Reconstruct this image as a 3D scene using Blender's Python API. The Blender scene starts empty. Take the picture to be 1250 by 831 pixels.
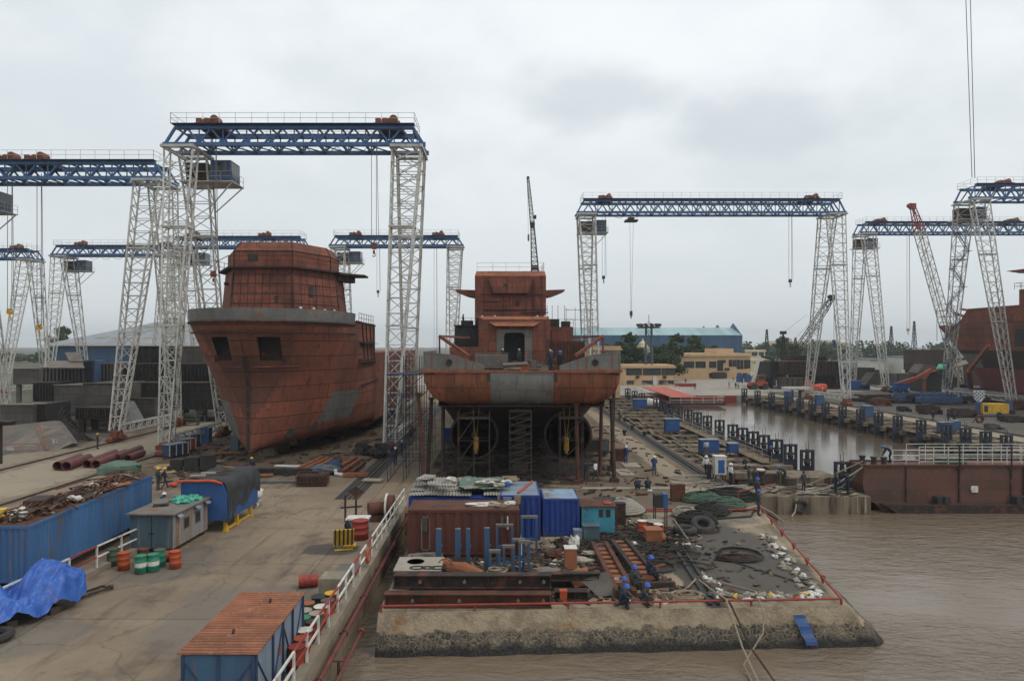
import bpy, bmesh, math, random
from mathutils import Vector, Matrix, noise
RD = random.Random(11)
V = Vector
PI = math.pi
scene = bpy.context.scene
COL = scene.collection
# camera constants: level camera 11.5 m above the yard, 24 mm lens
FX, CX, CY, HC = 833.0, 612.0, 421.5, 11.5
def G(px, py, z=0.0):
    y = (HC - z) * FX / (py - CY)
    return V(((px - CX) * y / FX, y, z))
def D(px, py, y):
    return V(((px - CX) * y / FX, y, HC - (py - CY) * y / FX))
def lerp(a, b, t): return a + (b - a) * t
ORD = 'first second third fourth fifth sixth seventh eighth ninth tenth eleventh twelfth thirteenth fourteenth fifteenth sixteenth seventeenth eighteenth nineteenth twentieth'.split()

class MB:
    def __init__(s):
        s.v = []; s.f = []; s.m = []; s.mi = 0; s.uv = None
    def add(s, vs, fs):
        o = len(s.v)
        s.v += [tuple(p) for p in vs]
        for f in fs:
            s.f.append([i + o for i in f]); s.m.append(s.mi)
    def box(s, x0, y0, z0, x1, y1, z1):
        s.add([(x0,y0,z0),(x1,y0,z0),(x1,y1,z0),(x0,y1,z0),(x0,y0,z1),(x1,y0,z1),(x1,y1,z1),(x0,y1,z1)],
              [(0,3,2,1),(4,5,6,7),(0,1,5,4),(1,2,6,5),(2,3,7,6),(3,0,4,7)])
        return s
    def obox(s, c, size, rz=0, rx=0, ry=0):
        m = Matrix.Rotation(rz,3,'Z') @ Matrix.Rotation(ry,3,'Y') @ Matrix.Rotation(rx,3,'X')
        a, b, d = size[0]/2, size[1]/2, size[2]/2
        c = V(c)
        s.add([c + m @ V(p) for p in [(-a,-b,-d),(a,-b,-d),(a,b,-d),(-a,b,-d),(-a,-b,d),(a,-b,d),(a,b,d),(-a,b,d)]],
              [(0,3,2,1),(4,5,6,7),(0,1,5,4),(1,2,6,5),(2,3,7,6),(3,0,4,7)])
        return s
    def frame(s, p, q):
        d = (V(q) - V(p)).normalized()
        u = d.cross(V((0,0,1)))
        if u.length < 1e-3: u = V((1,0,0))
        u.normalize(); w = u.cross(d).normalized()
        return u, w
    def bar(s, p, q, a, b=None):
        b = b or a
        p = V(p); q = V(q)
        if (q-p).length < 1e-5: return s
        u, w = s.frame(p, q); u = u*a/2; w = w*b/2
        s.add([p-u-w,p+u-w,p+u+w,p-u+w,q-u-w,q+u-w,q+u+w,q-u+w],
              [(0,3,2,1),(4,5,6,7),(0,1,5,4),(1,2,6,5),(2,3,7,6),(3,0,4,7)])
        return s
    def tube(s, p, q, r, r2=None, n=8, caps=True):
        r2 = r if r2 is None else r2
        p = V(p); q = V(q); u, w = s.frame(p, q)
        vs = []
        for c, rr in ((p, r), (q, r2)):
            for k in range(n):
                a = 2*PI*k/n
                vs.append(c + u*math.cos(a)*rr + w*math.sin(a)*rr)
        fs = [(k, (k+1)%n, n+(k+1)%n, n+k) for k in range(n)]
        if caps: fs += [tuple(range(n-1,-1,-1)), tuple(range(n,2*n))]
        s.add(vs, fs); return s
    def path(s, pts, r, n=5, closed=False):
        pts = [V(p) for p in pts]; N = len(pts); vs = []
        for i, p in enumerate(pts):
            a = pts[i-1] if i > 0 else (pts[-1] if closed else p)
            b = pts[i+1] if i < N-1 else (pts[0] if closed else p)
            d = (b-a)
            if d.length < 1e-6: d = V((1,0,0))
            u, w = s.frame(V((0,0,0)), d)
            for k in range(n):
                t = 2*PI*k/n
                vs.append(p + u*math.cos(t)*r + w*math.sin(t)*r)
        fs = []
        for i in range(N if closed else N-1):
            j = (i+1) % N
            for k in range(n):
                fs.append((i*n+k, i*n+(k+1)%n, j*n+(k+1)%n, j*n+k))
        if not closed:
            fs += [tuple(range(n-1,-1,-1)), tuple((N-1)*n+k for k in range(n))]
        s.add(vs, fs); return s
    def prism(s, poly, vec):
        poly = [V(p) for p in poly]; vec = V(vec); n = len(poly)
        s.add(poly + [p+vec for p in poly],
              [tuple(range(n-1,-1,-1)), tuple(range(n,2*n))] + [(i,(i+1)%n,n+(i+1)%n,n+i) for i in range(n)])
        return s
    def slab(s, poly, z0, z1):
        return s.prism([(p[0],p[1],z0) for p in poly], (0,0,z1-z0))
    def torus(s, c, R, r, axis='Z', n=24, m=6, sy=1.0):
        c = V(c); vs = []
        for i in range(n):
            a = 2*PI*i/n
            for k in range(m):
                b = 2*PI*k/m
                x = (R + r*math.cos(b))*math.cos(a); y = (R + r*math.cos(b))*math.sin(a)*sy; z = r*math.sin(b)
                vs.append(c + (V((x,y,z)) if axis=='Z' else V((x,z,y)) if axis=='Y' else V((z,x,y))))
        s.add(vs, [(i*m+k, ((i+1)%n)*m+k, ((i+1)%n)*m+(k+1)%m, i*m+(k+1)%m) for i in range(n) for k in range(m)])
        return s
    def lathe(s, prof, c=(0,0,0), n=16, axis='Z'):
        c = V(c); vs = []; N = len(prof)
        for r, z in prof:
            for k in range(n):
                a = 2*PI*k/n
                p = V((r*math.cos(a), r*math.sin(a), z))
                if axis == 'Y': p = V((p.x, p.z, p.y))
                if axis == 'X': p = V((p.z, p.x, p.y))
                vs.append(c + p)
        fs = [(i*n+k, i*n+(k+1)%n, (i+1)*n+(k+1)%n, (i+1)*n+k) for i in range(N-1) for k in range(n)]
        fs += [tuple(range(n-1,-1,-1)), tuple((N-1)*n+k for k in range(n))]
        s.add(vs, fs); return s
    def ball(s, c, r, n=8, m=6, jit=0, seed=0):
        c = V(c); r = V(r) if not isinstance(r,(int,float)) else V((r,r,r))
        vs = []
        for i in range(m+1):
            t = PI*i/m
            for k in range(n):
                a = 2*PI*k/n
                d = V((math.sin(t)*math.cos(a), math.sin(t)*math.sin(a), math.cos(t)))
                f = 1 + (jit*noise.noise(d*1.7 + V((seed,seed*.7,0))) if jit else 0)
                vs.append(c + V((d.x*r.x, d.y*r.y, d.z*r.z))*f)
        s.add(vs, [(i*n+k, (i+1)*n+k, (i+1)*n+(k+1)%n, i*n+(k+1)%n) for i in range(m) for k in range(n)])
        return s
    def corr(s, p, q, z0, z1, pitch=0.28, depth=0.045):
        """corrugated upright sheet from p to q; the outside is on the right-hand side walking p->q"""
        p = V((p[0],p[1],0)); q = V((q[0],q[1],0)); d = q-p; L = d.length; d.normalize()
        nrm = V((d.y,-d.x,0)); n = max(2, round(L/pitch)); pt = L/n
        pl = []
        for k in range(n):
            for t, o in ((0,0),(.32,0),(.5,1),(.82,1)):
                pl.append(p + d*(k+t)*pt - nrm*depth*o)
        pl.append(q)
        N = len(pl)
        s.add([(a.x,a.y,z0) for a in pl]+[(a.x,a.y,z1) for a in pl], [(i,i+1,N+i+1,N+i) for i in range(N-1)])
        return s
    def grid(s, rows, closed=False):
        """rows: lists of points of equal length"""
        n = len(rows[0]); vs = [p for r in rows for p in r]
        s.add(vs, [(i*n+k, i*n+k+1, (i+1)*n+k+1, (i+1)*n+k) for i in range(len(rows)-1) for k in range(n-1)])
        return s
    def build(s, name, mats, parent=None, smooth=False, label=None):
        if not isinstance(mats, (list,tuple)): mats = [mats]
        off = V((0,0,0))
        if parent is not None:
            pp = parent
            while pp is not None: off += pp.location; pp = pp.parent
        me = bpy.data.meshes.new(name)
        me.from_pydata([(p[0]-off.x,p[1]-off.y,p[2]-off.z) for p in s.v], [], s.f)
        for m in mats: me.materials.append(m)
        me.polygons.foreach_set('material_index', s.m)
        if smooth: me.polygons.foreach_set('use_smooth', [True]*len(s.f))
        if s.uv:
            ul = me.uv_layers.new(name='UVMap')
            for lp in me.loops: ul.data[lp.index].uv = s.uv[lp.vertex_index] if lp.vertex_index < len(s.uv) else (0,0)
        me.update()
        o = bpy.data.objects.new(name, me); COL.objects.link(o)
        if parent is not None: o.parent = parent
        if label: o['label'] = label
        return o

def tag(o, label, cat, group=None):
    o['label'] = label; o['category'] = cat
    if group: o['group'] = group
    return o
def thing(name, label, cat, loc=(0,0,0), group=None):
    o = bpy.data.objects.new(name, None); COL.objects.link(o); o.location = loc
    o.empty_display_size = .3
    return tag(o, label, cat, group)
def place(o, loc, rz=0, rx=0, ry=0, s=None):
    o.location = loc; o.rotation_euler = (rx, ry, rz)
    if s: o.scale = (s,s,s) if isinstance(s,(int,float)) else s
    return o
def structure(o): o['kind'] = 'structure'; return o
def stuff(o): o['kind'] = 'stuff'; return o
KIDS = {}
def copy_tree(o, parent=None):
    c = o.copy(); COL.objects.link(c); c.parent = parent
    for ch in list(o.children): copy_tree(ch, c)
    return c

# ------------------------------------------------------------------ materials
MATS = {}
def mat(name, c1, c2=None, scale=1.5, rough=.75, metal=0.0, bump=0.0, bscale=18, rust=0.0, rscale=1.2, rcol=(.10,.042,.02), streak=False,
        seam=None, uv=False, dirt=.25, spec=.35, detail=6, marks=0, ribs=0):
    if name in MATS: return MATS[name]
    m = bpy.data.materials.new(name); m.use_nodes = True; MATS[name] = m
    nt = m.node_tree; N = nt.nodes; L = nt.links
    bs = N['Principled BSDF']
    tc = N.new('ShaderNodeTexCoord'); src = tc.outputs['Object']
    def noise_(sc, vec=src, det=detail, ro=.6):
        n = N.new('ShaderNodeTexNoise'); n.inputs['Scale'].default_value = sc; n.inputs['Detail'].default_value = det; n.inputs['Roughness'].default_value = ro
        L.new(vec, n.inputs['Vector']); return n.outputs['Fac']
    def ramp(fac, a, b):
        r = N.new('ShaderNodeMapRange'); r.inputs['From Min'].default_value = a; r.inputs['From Max'].default_value = b; r.interpolation_type = 'SMOOTHSTEP'
        L.new(fac, r.inputs['Value']); return r.outputs['Result']
    def mix(fac, a, b, mode='MIX'):
        x = N.new('ShaderNodeMix'); x.data_type = 'RGBA'; x.blend_type = mode
        for k, val in ((0, fac), (6, a), (7, b)):
            if isinstance(val, (int,float)): x.inputs[k].default_value = val
            elif isinstance(val, tuple): x.inputs[k].default_value = (*val, 1)
            else: L.new(val, x.inputs[k])
        return x.outputs[2]
    c2 = c2 or tuple(v*.72 for v in c1)
    vec = src
    if streak:
        mp = N.new('ShaderNodeMapping'); mp.inputs['Scale'].default_value = (1,1,.12); L.new(src, mp.inputs['Vector']); vec = mp.outputs['Vector']
    col = mix(ramp(noise_(scale, vec), .35, .68), c1, c2)
    if dirt:
        col = mix(ramp(noise_(scale*6.3, src, 4), .52, .8), col, tuple(v*(1-dirt) for v in c1))
    if seam:
        du, dv, wd, dark = seam[:4]; ax = seam[4] if len(seam) > 4 else 'yz'
        if uv: sv = tc.outputs['UV']
        else:
            sp = N.new('ShaderNodeSeparateXYZ'); L.new(src, sp.inputs[0]); cb = N.new('ShaderNodeCombineXYZ')
            L.new(sp.outputs['xyz'.index(ax[0])], cb.inputs[0]); L.new(sp.outputs['xyz'.index(ax[1])], cb.inputs[1]); sv = cb.outputs[0]
        bt = N.new('ShaderNodeTexBrick'); bt.offset = .37; bt.inputs['Scale'].default_value = 1
        bt.inputs['Brick Width'].default_value = du; bt.inputs['Row Height'].default_value = dv
        bt.inputs['Mortar Size'].default_value = wd; bt.inputs['Mortar Smooth'].default_value = .4
        bt.inputs['Color1'].default_value = (1.08,1.05,1.05,1); bt.inputs['Color2'].default_value = (.76,.78,.80,1); bt.inputs['Mortar'].default_value = (dark,dark,dark,1)
        dn = N.new('ShaderNodeTexNoise'); dn.inputs['Scale'].default_value = .9; L.new(sv, dn.inputs['Vector'])
        va = N.new('ShaderNodeVectorMath'); va.operation = 'MULTIPLY_ADD'; L.new(dn.outputs['Color'], va.inputs[0]); va.inputs[1].default_value = (.12,.10,0); L.new(sv, va.inputs[2])
        L.new(va.outputs[0], bt.inputs['Vector'])
        col = mix(1.0, col, bt.outputs['Color'], 'MULTIPLY')
        if ribs:
            b2 = N.new('ShaderNodeTexBrick'); b2.offset = 0; b2.inputs['Scale'].default_value = 1; b2.inputs['Brick Width'].default_value = ribs; b2.inputs['Row Height'].default_value = 400
            b2.inputs['Mortar Size'].default_value = .05; b2.inputs['Mortar Smooth'].default_value = .9; b2.inputs['Color1'].default_value = (1,1,1,1); b2.inputs['Color2'].default_value = (.93,.93,.95,1); b2.inputs['Mortar'].default_value = (.6,.58,.58,1)
            L.new(va.outputs[0], b2.inputs['Vector']); col = mix(.7, col, b2.outputs['Color'], 'MULTIPLY')
    if marks:
        mp2 = N.new('ShaderNodeMapping'); mp2.inputs['Scale'].default_value = (5.5,5.5,1.1); L.new(src, mp2.inputs['Vector'])
        col = mix(ramp(noise_(1.0, mp2.outputs['Vector'], 3, .55), .60, .70), col, mix(marks, col, tuple(v*.35 for v in c1)))
        mp3 = N.new('ShaderNodeMapping'); mp3.inputs['Scale'].default_value = (1.3,1.3,.10); L.new(src, mp3.inputs['Vector'])
        col = mix(ramp(noise_(1.0, mp3.outputs['Vector'], 7, .65), .50, .70), col, mix(marks*.8, col, tuple(v*.45 for v in c2)))
    if rust:
        rr = ramp(noise_(rscale, vec, 9, .68), .62-rust*.45, .72-rust*.3)
        col = mix(rr, col, rcol); 
        col = mix(ramp(noise_(rscale*3.1, vec, 6), .55, .75), col, mix(.5, col, tuple(v*1.9 for v in rcol)))
    L.new(col, bs.inputs['Base Color'])
    bs.inputs['Roughness'].default_value = rough; bs.inputs['Metallic'].default_value = metal
    bs.inputs['Specular IOR Level'].default_value = spec
    if bump:
        b = N.new('ShaderNodeBump'); b.inputs['Strength'].default_value = bump; b.inputs['Distance'].default_value = .05
        L.new(noise_(bscale), b.inputs['Height']); L.new(b.outputs[0], bs.inputs['Normal'])
    return m

RUSTC = (.16,.062,.032)
m_white  = mat('crane_white', (.50,.50,.47), (.38,.37,.33), .8, .6, rust=.17, rscale=.9, rcol=(.25,.17,.10))
m_blue   = mat('crane_blue', (.058,.14,.29), (.038,.092,.20), .7, .5, rust=.06)
m_dkblue = mat('crane_dark_blue', (.035,.06,.12), (.025,.04,.08), 1, .6)
m_orange = mat('hoist_orange', (.22,.068,.032), (.12,.042,.022), 2, .65, rust=.2)
m_rope   = mat('steel_rope', (.16,.16,.16), None, 5, .6)
m_yellow = mat('yellow_paint', (.60,.36,.03), (.42,.24,.03), 2, .6, rust=.1)
m_cabin  = mat('cabin_blue', (.05,.105,.20), (.036,.073,.14), 1.2, .5, rust=.05)
m_glass  = mat('dark_glass', (.03,.04,.045), (.05,.06,.065), 1, .12, dirt=.1, spec=.6)
m_black  = mat('black_steel', (.022,.024,.028), (.04,.036,.032), 2, .7)
m_navy   = mat('frame_navy', (.022,.032,.055), (.032,.034,.042), 1.5, .6, rust=.12, rscale=3)
m_hull   = mat('hull_red_primer', (.24,.08,.046), (.15,.056,.037), .28, .8, marks=.9, rust=.14, rscale=1.6, rcol=(.09,.042,.03), seam=(15,1.5,.055,.26), ribs=.72, uv=True, dirt=.22, bump=.12, bscale=6)
m_hulld  = mat('hull_darker_primer', (.155,.058,.037), (.10,.044,.031), .35, .85, rust=.2, rcol=(.07,.036,.03), seam=(13,1.5,.06,.35), ribs=.72, uv=True, bump=.15, bscale=6)  # darker primer tone for the bow chevron
m_hullg  = mat('hull_grey_primer', (.15,.155,.145), (.105,.107,.10), .4, .7, marks=.5, rust=.14, rscale=1.0, rcol=(.20,.085,.04), seam=(3.6,1.5,.04,.5), uv=True)
m_hulldk = mat('hull_bottom_dark', (.036,.021,.018), (.022,.016,.015), .4, .9, rust=.15)  # near-black, chiefly to paint the deep shade under the stern ship
m_prim   = mat('red_primer_plate', (.235,.077,.045), (.135,.048,.033), .45, .8, marks=.95, rust=.16, rscale=1.4, rcol=(.10,.045,.033), seam=(2.4,1.35,.035,.4,'xz'), bump=.1, bscale=6)
m_primo  = mat('orange_primer_plate', (.32,.115,.055), (.24,.082,.042), .5, .8, rust=.22, rcol=(.12,.055,.035), seam=(2.6,1.6,.04,.45,'xz'))
m_primy  = mat('red_primer_side', (.225,.074,.043), (.135,.048,.033), .4, .8, marks=.9, rust=.12, rscale=1.4, rcol=(.10,.045,.033), seam=(2.6,1.35,.035,.4,'yz'))
m_grey   = mat('grey_primer_plate', (.175,.175,.16), (.12,.118,.108), .5, .7, rust=.14, rscale=.9, rcol=(.23,.095,.045), seam=(2.0,1.8,.035,.45,'xz'))
m_rust   = mat('rusty_steel', (.115,.045,.026), (.062,.029,.02), 1.2, .9, rust=.2, rcol=(.05,.03,.022), bump=.3, bscale=14)
m_rusto  = mat('orange_rust', (.26,.098,.045), (.16,.062,.034), 1.5, .9, rust=.1, bump=.2)
m_rustd  = mat('dark_rusty_steel', (.040,.029,.024), (.023,.019,.018), 1.0, .85, rust=.25, rcol=(.10,.04,.024), bump=.25)
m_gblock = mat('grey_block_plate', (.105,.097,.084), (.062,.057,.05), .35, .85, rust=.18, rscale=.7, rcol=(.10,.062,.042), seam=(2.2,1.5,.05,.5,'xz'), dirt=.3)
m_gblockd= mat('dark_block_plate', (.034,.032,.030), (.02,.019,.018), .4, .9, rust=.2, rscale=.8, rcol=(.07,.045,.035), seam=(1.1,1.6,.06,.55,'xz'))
m_gblockl= mat('light_block_plate', (.165,.15,.128), (.115,.103,.088), .5, .8, rust=.22, rscale=.8, rcol=(.17,.09,.055), seam=(3.0,2.0,.03,.6,'xz'))
m_brown  = mat('brown_plate', (.062,.04,.03), (.042,.029,.024), .5, .85, rust=.2, rcol=(.06,.035,.028), seam=(.9,3,.06,.6,'xz'))
m_conc   = mat('old_concrete', (.25,.21,.155), (.175,.147,.11), .9, .9, bump=.35, bscale=9, rust=.12, rscale=.8, rcol=(.17,.125,.085))
m_cblue  = mat('container_blue', (.05,.135,.285), (.036,.095,.205), .6, .6, rust=.16, rscale=1.1, rcol=(.11,.075,.05), streak=True, dirt=.2)
m_cblue2 = mat('container_royal_blue', (.018,.05,.23), (.014,.036,.155), .8, .5, rust=.08, rscale=1.5, rcol=(.08,.06,.06), streak=True)
m_cblue3 = mat('painted_blue_panel', (.03,.09,.25), (.024,.07,.19), .9, .55, rust=.05)
m_cbrown = mat('container_brown', (.105,.034,.022), (.07,.026,.019), .8, .7, rust=.15, rcol=(.07,.03,.02), streak=True)
m_rroof  = mat('rusty_sheet_roof', (.29,.115,.06), (.20,.083,.046), 1.6, .8, rust=.05, rscale=.9, rcol=(.20,.11,.09), dirt=.35, seam=(40,.2,.028,.55,'xy'))  # dark lines paint the shade between the sheet ribs
m_gblue  = mat('faded_blue_steel', (.075,.115,.14), (.052,.083,.103), .9, .6, rust=.14, rscale=.8, rcol=(.19,.15,.12), streak=True)
m_gblue2 = mat('grey_blue_sheet', (.20,.245,.295), (.145,.182,.225), .9, .6, rust=.10, rscale=.8, rcol=(.16,.11,.08), streak=True)
m_cabinp = mat('peeling_cabin_wall', (.25,.27,.28), (.20,.19,.17), .9, .7, rust=.36, rscale=1.3, rcol=(.20,.095,.048), streak=True)
m_cyan   = mat('cyan_paint', (.05,.26,.34), (.04,.20,.265), 1.2, .6, rust=.08, rscale=2)
m_tarpb  = mat('blue_tarpaulin', (.045,.14,.48), (.024,.08,.33), 2.2, .36, rust=.10, rscale=3, rcol=(.10,.13,.22), bump=.9, bscale=3.2, dirt=.35)
m_tarpk  = mat('dark_tarpaulin', (.042,.044,.047), (.026,.027,.03), 1.5, .75, bump=.3, bscale=5)
m_tarpg  = mat('green_tarpaulin', (.11,.17,.125), (.08,.125,.10), 1.5, .7, bump=.3, bscale=6)
m_tarpo  = mat('orange_tarpaulin', (.50,.075,.03), (.38,.06,.028), 2, .6)
m_net    = mat('green_net', (.10,.42,.30), (.07,.33,.24), 5, .8, bump=.8, bscale=25)
m_redp   = mat('red_paint', (.29,.040,.028), (.20,.034,.025), 2, .55, rust=.12, rcol=(.13,.05,.03))
m_redo   = mat('orange_red_paint', (.42,.078,.028), (.30,.058,.024), 2, .55, rust=.12)
m_green  = mat('drum_green', (.035,.22,.13), (.028,.16,.10), 2, .5, rust=.12)
m_olive  = mat('drum_olive', (.075,.105,.065), (.055,.075,.05), 2, .6, rust=.15)
m_dwhite = mat('dirty_white', (.62,.60,.55), (.48,.46,.41), 3, .8, rust=.08)
m_pipe   = mat('red_oxide_pipe', (.15,.042,.038), (.10,.034,.03), 1.5, .6, rust=.12, rcol=(.08,.04,.034))
m_wood   = mat('weathered_timber', (.21,.155,.10), (.135,.10,.068), 1.6, .9, rust=.12, rcol=(.10,.075,.055), bump=.3)
m_woodd  = mat('dark_timber', (.085,.062,.045), (.055,.042,.034), 1.6, .9, bump=.3)
m_ply    = mat('pale_board', (.31,.275,.22), (.25,.22,.175), 1.2, .8, rust=.06, rcol=(.15,.12,.09))
m_cream  = mat('cream_render', (.56,.385,.215), (.49,.335,.19), .5, .85, rust=.07, rscale=.6, rcol=(.33,.24,.15))
m_cream2 = mat('pale_render', (.60,.52,.36), (.5,.43,.3), .5, .85)
m_shedb  = mat('shed_blue_cladding', (.036,.088,.16), (.03,.074,.132), .1, .6, seam=(1.2,30,.06,.8,'xz'))
m_shedy  = mat('shed_blue_cladding_lit', (.055,.125,.205), (.04,.10,.17), .1, .6, seam=(1.2,30,.06,.8,'yz'))  # lighter copy of the cladding, light on the end wall painted in
m_roofg  = mat('grey_sheet_roof', (.22,.24,.26), (.18,.20,.22), .12, .5, seam=(3,60,.05,.88,'xy'))
m_roofc  = mat('aqua_sheet_roof', (.28,.41,.42), (.23,.35,.36), .12, .5, seam=(3,60,.05,.88,'xy'))
m_asb    = mat('fibre_cement_sheet', (.33,.31,.275), (.17,.155,.135), 1.3, .9, rust=.1, rcol=(.13,.11,.09))
m_tyre   = mat('old_tyre', (.028,.028,.028), (.05,.048,.045), 3, .85, bump=.3)
m_skin   = mat('skin', (.16,.085,.055), None, 3, .6, dirt=0)
m_cov    = mat('blue_coverall', (.035,.075,.20), (.028,.055,.15), 5, .9, dirt=.2)
m_covd   = mat('navy_coverall', (.018,.026,.048), (.024,.028,.042), 5, .9, dirt=.2)
m_covg   = mat('grey_work_clothes', (.05,.058,.06), (.035,.04,.042), 5, .9, dirt=.2)
m_shirt  = mat('white_shirt', (.66,.67,.68), (.56,.57,.58), 5, .9, dirt=.1)
m_khaki  = mat('khaki_trousers', (.17,.125,.085), None, 5, .9, dirt=.1)
m_trou   = mat('dark_trousers', (.022,.022,.026), None, 5, .9)
m_boot   = mat('boots', (.015,.014,.013), None, 5, .8)
m_helb   = mat('blue_helmet', (.03,.10,.42), None, 3, .35, dirt=.05)
m_helw   = mat('white_helmet', (.75,.75,.74), None, 3, .35, dirt=.05)
m_hely   = mat('yellow_helmet', (.68,.42,.04), None, 3, .35, dirt=.05)
m_ropew  = mat('pale_rope', (.34,.31,.26), (.22,.2,.165), 8, .9, bump=.5, bscale=60)
m_ropet  = mat('tan_rope', (.31,.25,.175), (.22,.175,.12), 8, .9, bump=.5, bscale=60)
m_ropeg  = mat('green_rope', (.095,.15,.105), (.06,.10,.075), 8, .9, bump=.5, bscale=60)
m_ropek  = mat('dark_rope', (.028,.028,.025), (.045,.042,.036), 8, .9, bump=.5, bscale=60)
m_leaf   = [mat('leaf_dark', (.026,.045,.016), (.038,.062,.022), .6, .8, dirt=.2), mat('leaf_mid', (.046,.084,.028), (.06,.098,.034), .6, .8, dirt=.2), mat('leaf_light', (.062,.096,.03), (.048,.078,.028), .6, .8, dirt=.2)]
m_bark   = mat('bark', (.09,.07,.05), None, 2, .9)
m_rail   = mat('rail_steel', (.06,.05,.045), (.10,.085,.07), 2, .5, metal=.3)
m_scaf   = mat('scaffold_tube', (.045,.04,.036), (.03,.026,.024), 2, .7, rust=.2)
m_scafb  = mat('scaffold_blue', (.022,.04,.09), (.02,.028,.05), 2, .7, rust=.15)
# ------------------------------------------------------------------ camera, sky, sun
cam = bpy.data.cameras.new('camera'); co = bpy.data.objects.new('camera', cam); COL.objects.link(co)
co.location = (0,0,HC); co.rotation_euler = (PI/2,0,0)
cam.sensor_width = 36; cam.lens = 36*FX/1250; cam.shift_x = (625-CX)/1250; cam.shift_y = -(415.5-CY)/1250
cam.clip_end = 9000; cam.clip_start = .3
scene.camera = co
scene.view_settings.view_transform = 'Standard'; scene.view_settings.look = 'None'
scene.view_settings.gamma = 1; scene.view_settings.use_curve_mapping = False
scene.view_settings.exposure = 0.42
SUN_EL, SUN_AZ = math.radians(52), math.radians(112)     # azimuth measured from +Y towards +X
w = bpy.data.worlds.new('World'); scene.world = w; w.use_nodes = True
nt = w.node_tree; N = nt.nodes; L = nt.links
bg = N['Background']; bg.inputs['Strength'].default_value = .1
sky = N.new('ShaderNodeTexSky'); sky.sky_type = 'NISHITA'; sky.sun_disc = False; sky.sun_elevation = SUN_EL; sky.sun_rotation = SUN_AZ
sky.air_density = 1.5; sky.dust_density = 3
tc = N.new('ShaderNodeTexCoord')
sp = N.new('ShaderNodeSeparateXYZ'); L.new(tc.outputs['Generated'], sp.inputs[0])
def wmath(op, a, b=None, clamp=False):
    n = N.new('ShaderNodeMath'); n.operation = op; n.use_clamp = clamp
    for i, val in enumerate((a, b)):
        if val is None: continue
        if isinstance(val,(int,float)): n.inputs[i].default_value = val
        else: L.new(val, n.inputs[i])
    return n.outputs[0]
def wmr(f, a, b, c=0., d=1.):
    r = N.new('ShaderNodeMapRange'); r.interpolation_type = 'SMOOTHSTEP'
    for k, val in (('From Min',a),('From Max',b),('To Min',c),('To Max',d)): r.inputs[k].default_value = val
    L.new(f, r.inputs['Value']); return r.outputs[0]
zc = wmath('ADD', wmath('MAXIMUM', sp.outputs[2], 0.0), .32)
cb = N.new('ShaderNodeCombineXYZ'); L.new(wmath('DIVIDE', sp.outputs[0], zc), cb.inputs[0]); L.new(wmath('DIVIDE', sp.outputs[1], zc), cb.inputs[1])
def wnoise(sc, det=7, ro=.55, off=(0,0,0)):
    mp = N.new('ShaderNodeMapping'); mp.inputs['Location'].default_value = off; L.new(cb.outputs[0], mp.inputs['Vector'])
    n = N.new('ShaderNodeTexNoise'); n.inputs['Scale'].default_value = sc; n.inputs['Detail'].default_value = det; n.inputs['Roughness'].default_value = ro
    L.new(mp.outputs[0], n.inputs['Vector']); return n.outputs['Fac']
n1 = wnoise(1.1, 6, .5, (3.1,1.7,0)); n2 = wnoise(3.2, 7, .55, (.4,5.2,0))
cloud = wmath('ADD', wmath('MULTIPLY', n1, .65), wmath('MULTIPLY', n2, .35))
val = wmr(cloud, .36, .62)
# the two darker cloud masses that hang over the middle of the yard
def blob(px, py, rx, ry):
    d = V(((px-CX)/FX, 1, -(py-CY)/FX)).normalized(); z = max(d.z,0)+.32
    u, v_ = d.x/z, d.y/z
    a = wmath('DIVIDE', wmath('SUBTRACT', wmath('DIVIDE', sp.outputs[0], zc), u), rx)
    b = wmath('DIVIDE', wmath('SUBTRACT', wmath('DIVIDE', sp.outputs[1], zc), v_), ry)
    r = wmath('SQRT', wmath('ADD', wmath('MULTIPLY', a, a), wmath('MULTIPLY', b, b)))
    r = wmath('ADD', r, wmath('MULTIPLY', wmath('SUBTRACT', n2, .5), 1.6))
    return wmr(r, .25, 1.05, 1., 0.)
bl = wmath('MAXIMUM', blob(728,118,.19,.17), blob(958,150,.24,.19))
tint = N.new('ShaderNodeMix'); tint.data_type = 'RGBA'
tint.inputs[6].default_value = (5.7,6.1,6.4,1); tint.inputs[7].default_value = (7.3,7.6,7.75,1); L.new(val, tint.inputs[0])
tb = N.new('ShaderNodeMix'); tb.data_type = 'RGBA'; tb.inputs[7].default_value = (4.6,5.0,5.4,1); L.new(tint.outputs[2], tb.inputs[6]); L.new(wmath('MULTIPLY', bl, .62), tb.inputs[0])
hz = N.new('ShaderNodeMix'); hz.data_type = 'RGBA'; hz.inputs[7].default_value = (5.4,5.8,6.0,1); L.new(tb.outputs[2], hz.inputs[6]); L.new(wmr(sp.outputs[2], .0, .42, .92, 0.), hz.inputs[0])
fin = N.new('ShaderNodeMix'); fin.data_type = 'RGBA'; fin.inputs[0].default_value = .95; L.new(sky.outputs[0], fin.inputs[6]); L.new(hz.outputs[2], fin.inputs[7])
L.new(fin.outputs[2], bg.inputs['Color'])
sl = bpy.data.lights.new('sun', 'SUN'); sl.energy = .9; sl.angle = math.radians(25); sl.color = (1,.95,.88)
so = bpy.data.objects.new('sun', sl); COL.objects.link(so)
sd = V((math.cos(SUN_EL)*math.sin(SUN_AZ), math.cos(SUN_EL)*math.cos(SUN_AZ), math.sin(SUN_EL)))
so.rotation_euler = sd.to_track_quat('Z','Y').to_euler(); so.location = (60,-40,120)

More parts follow.
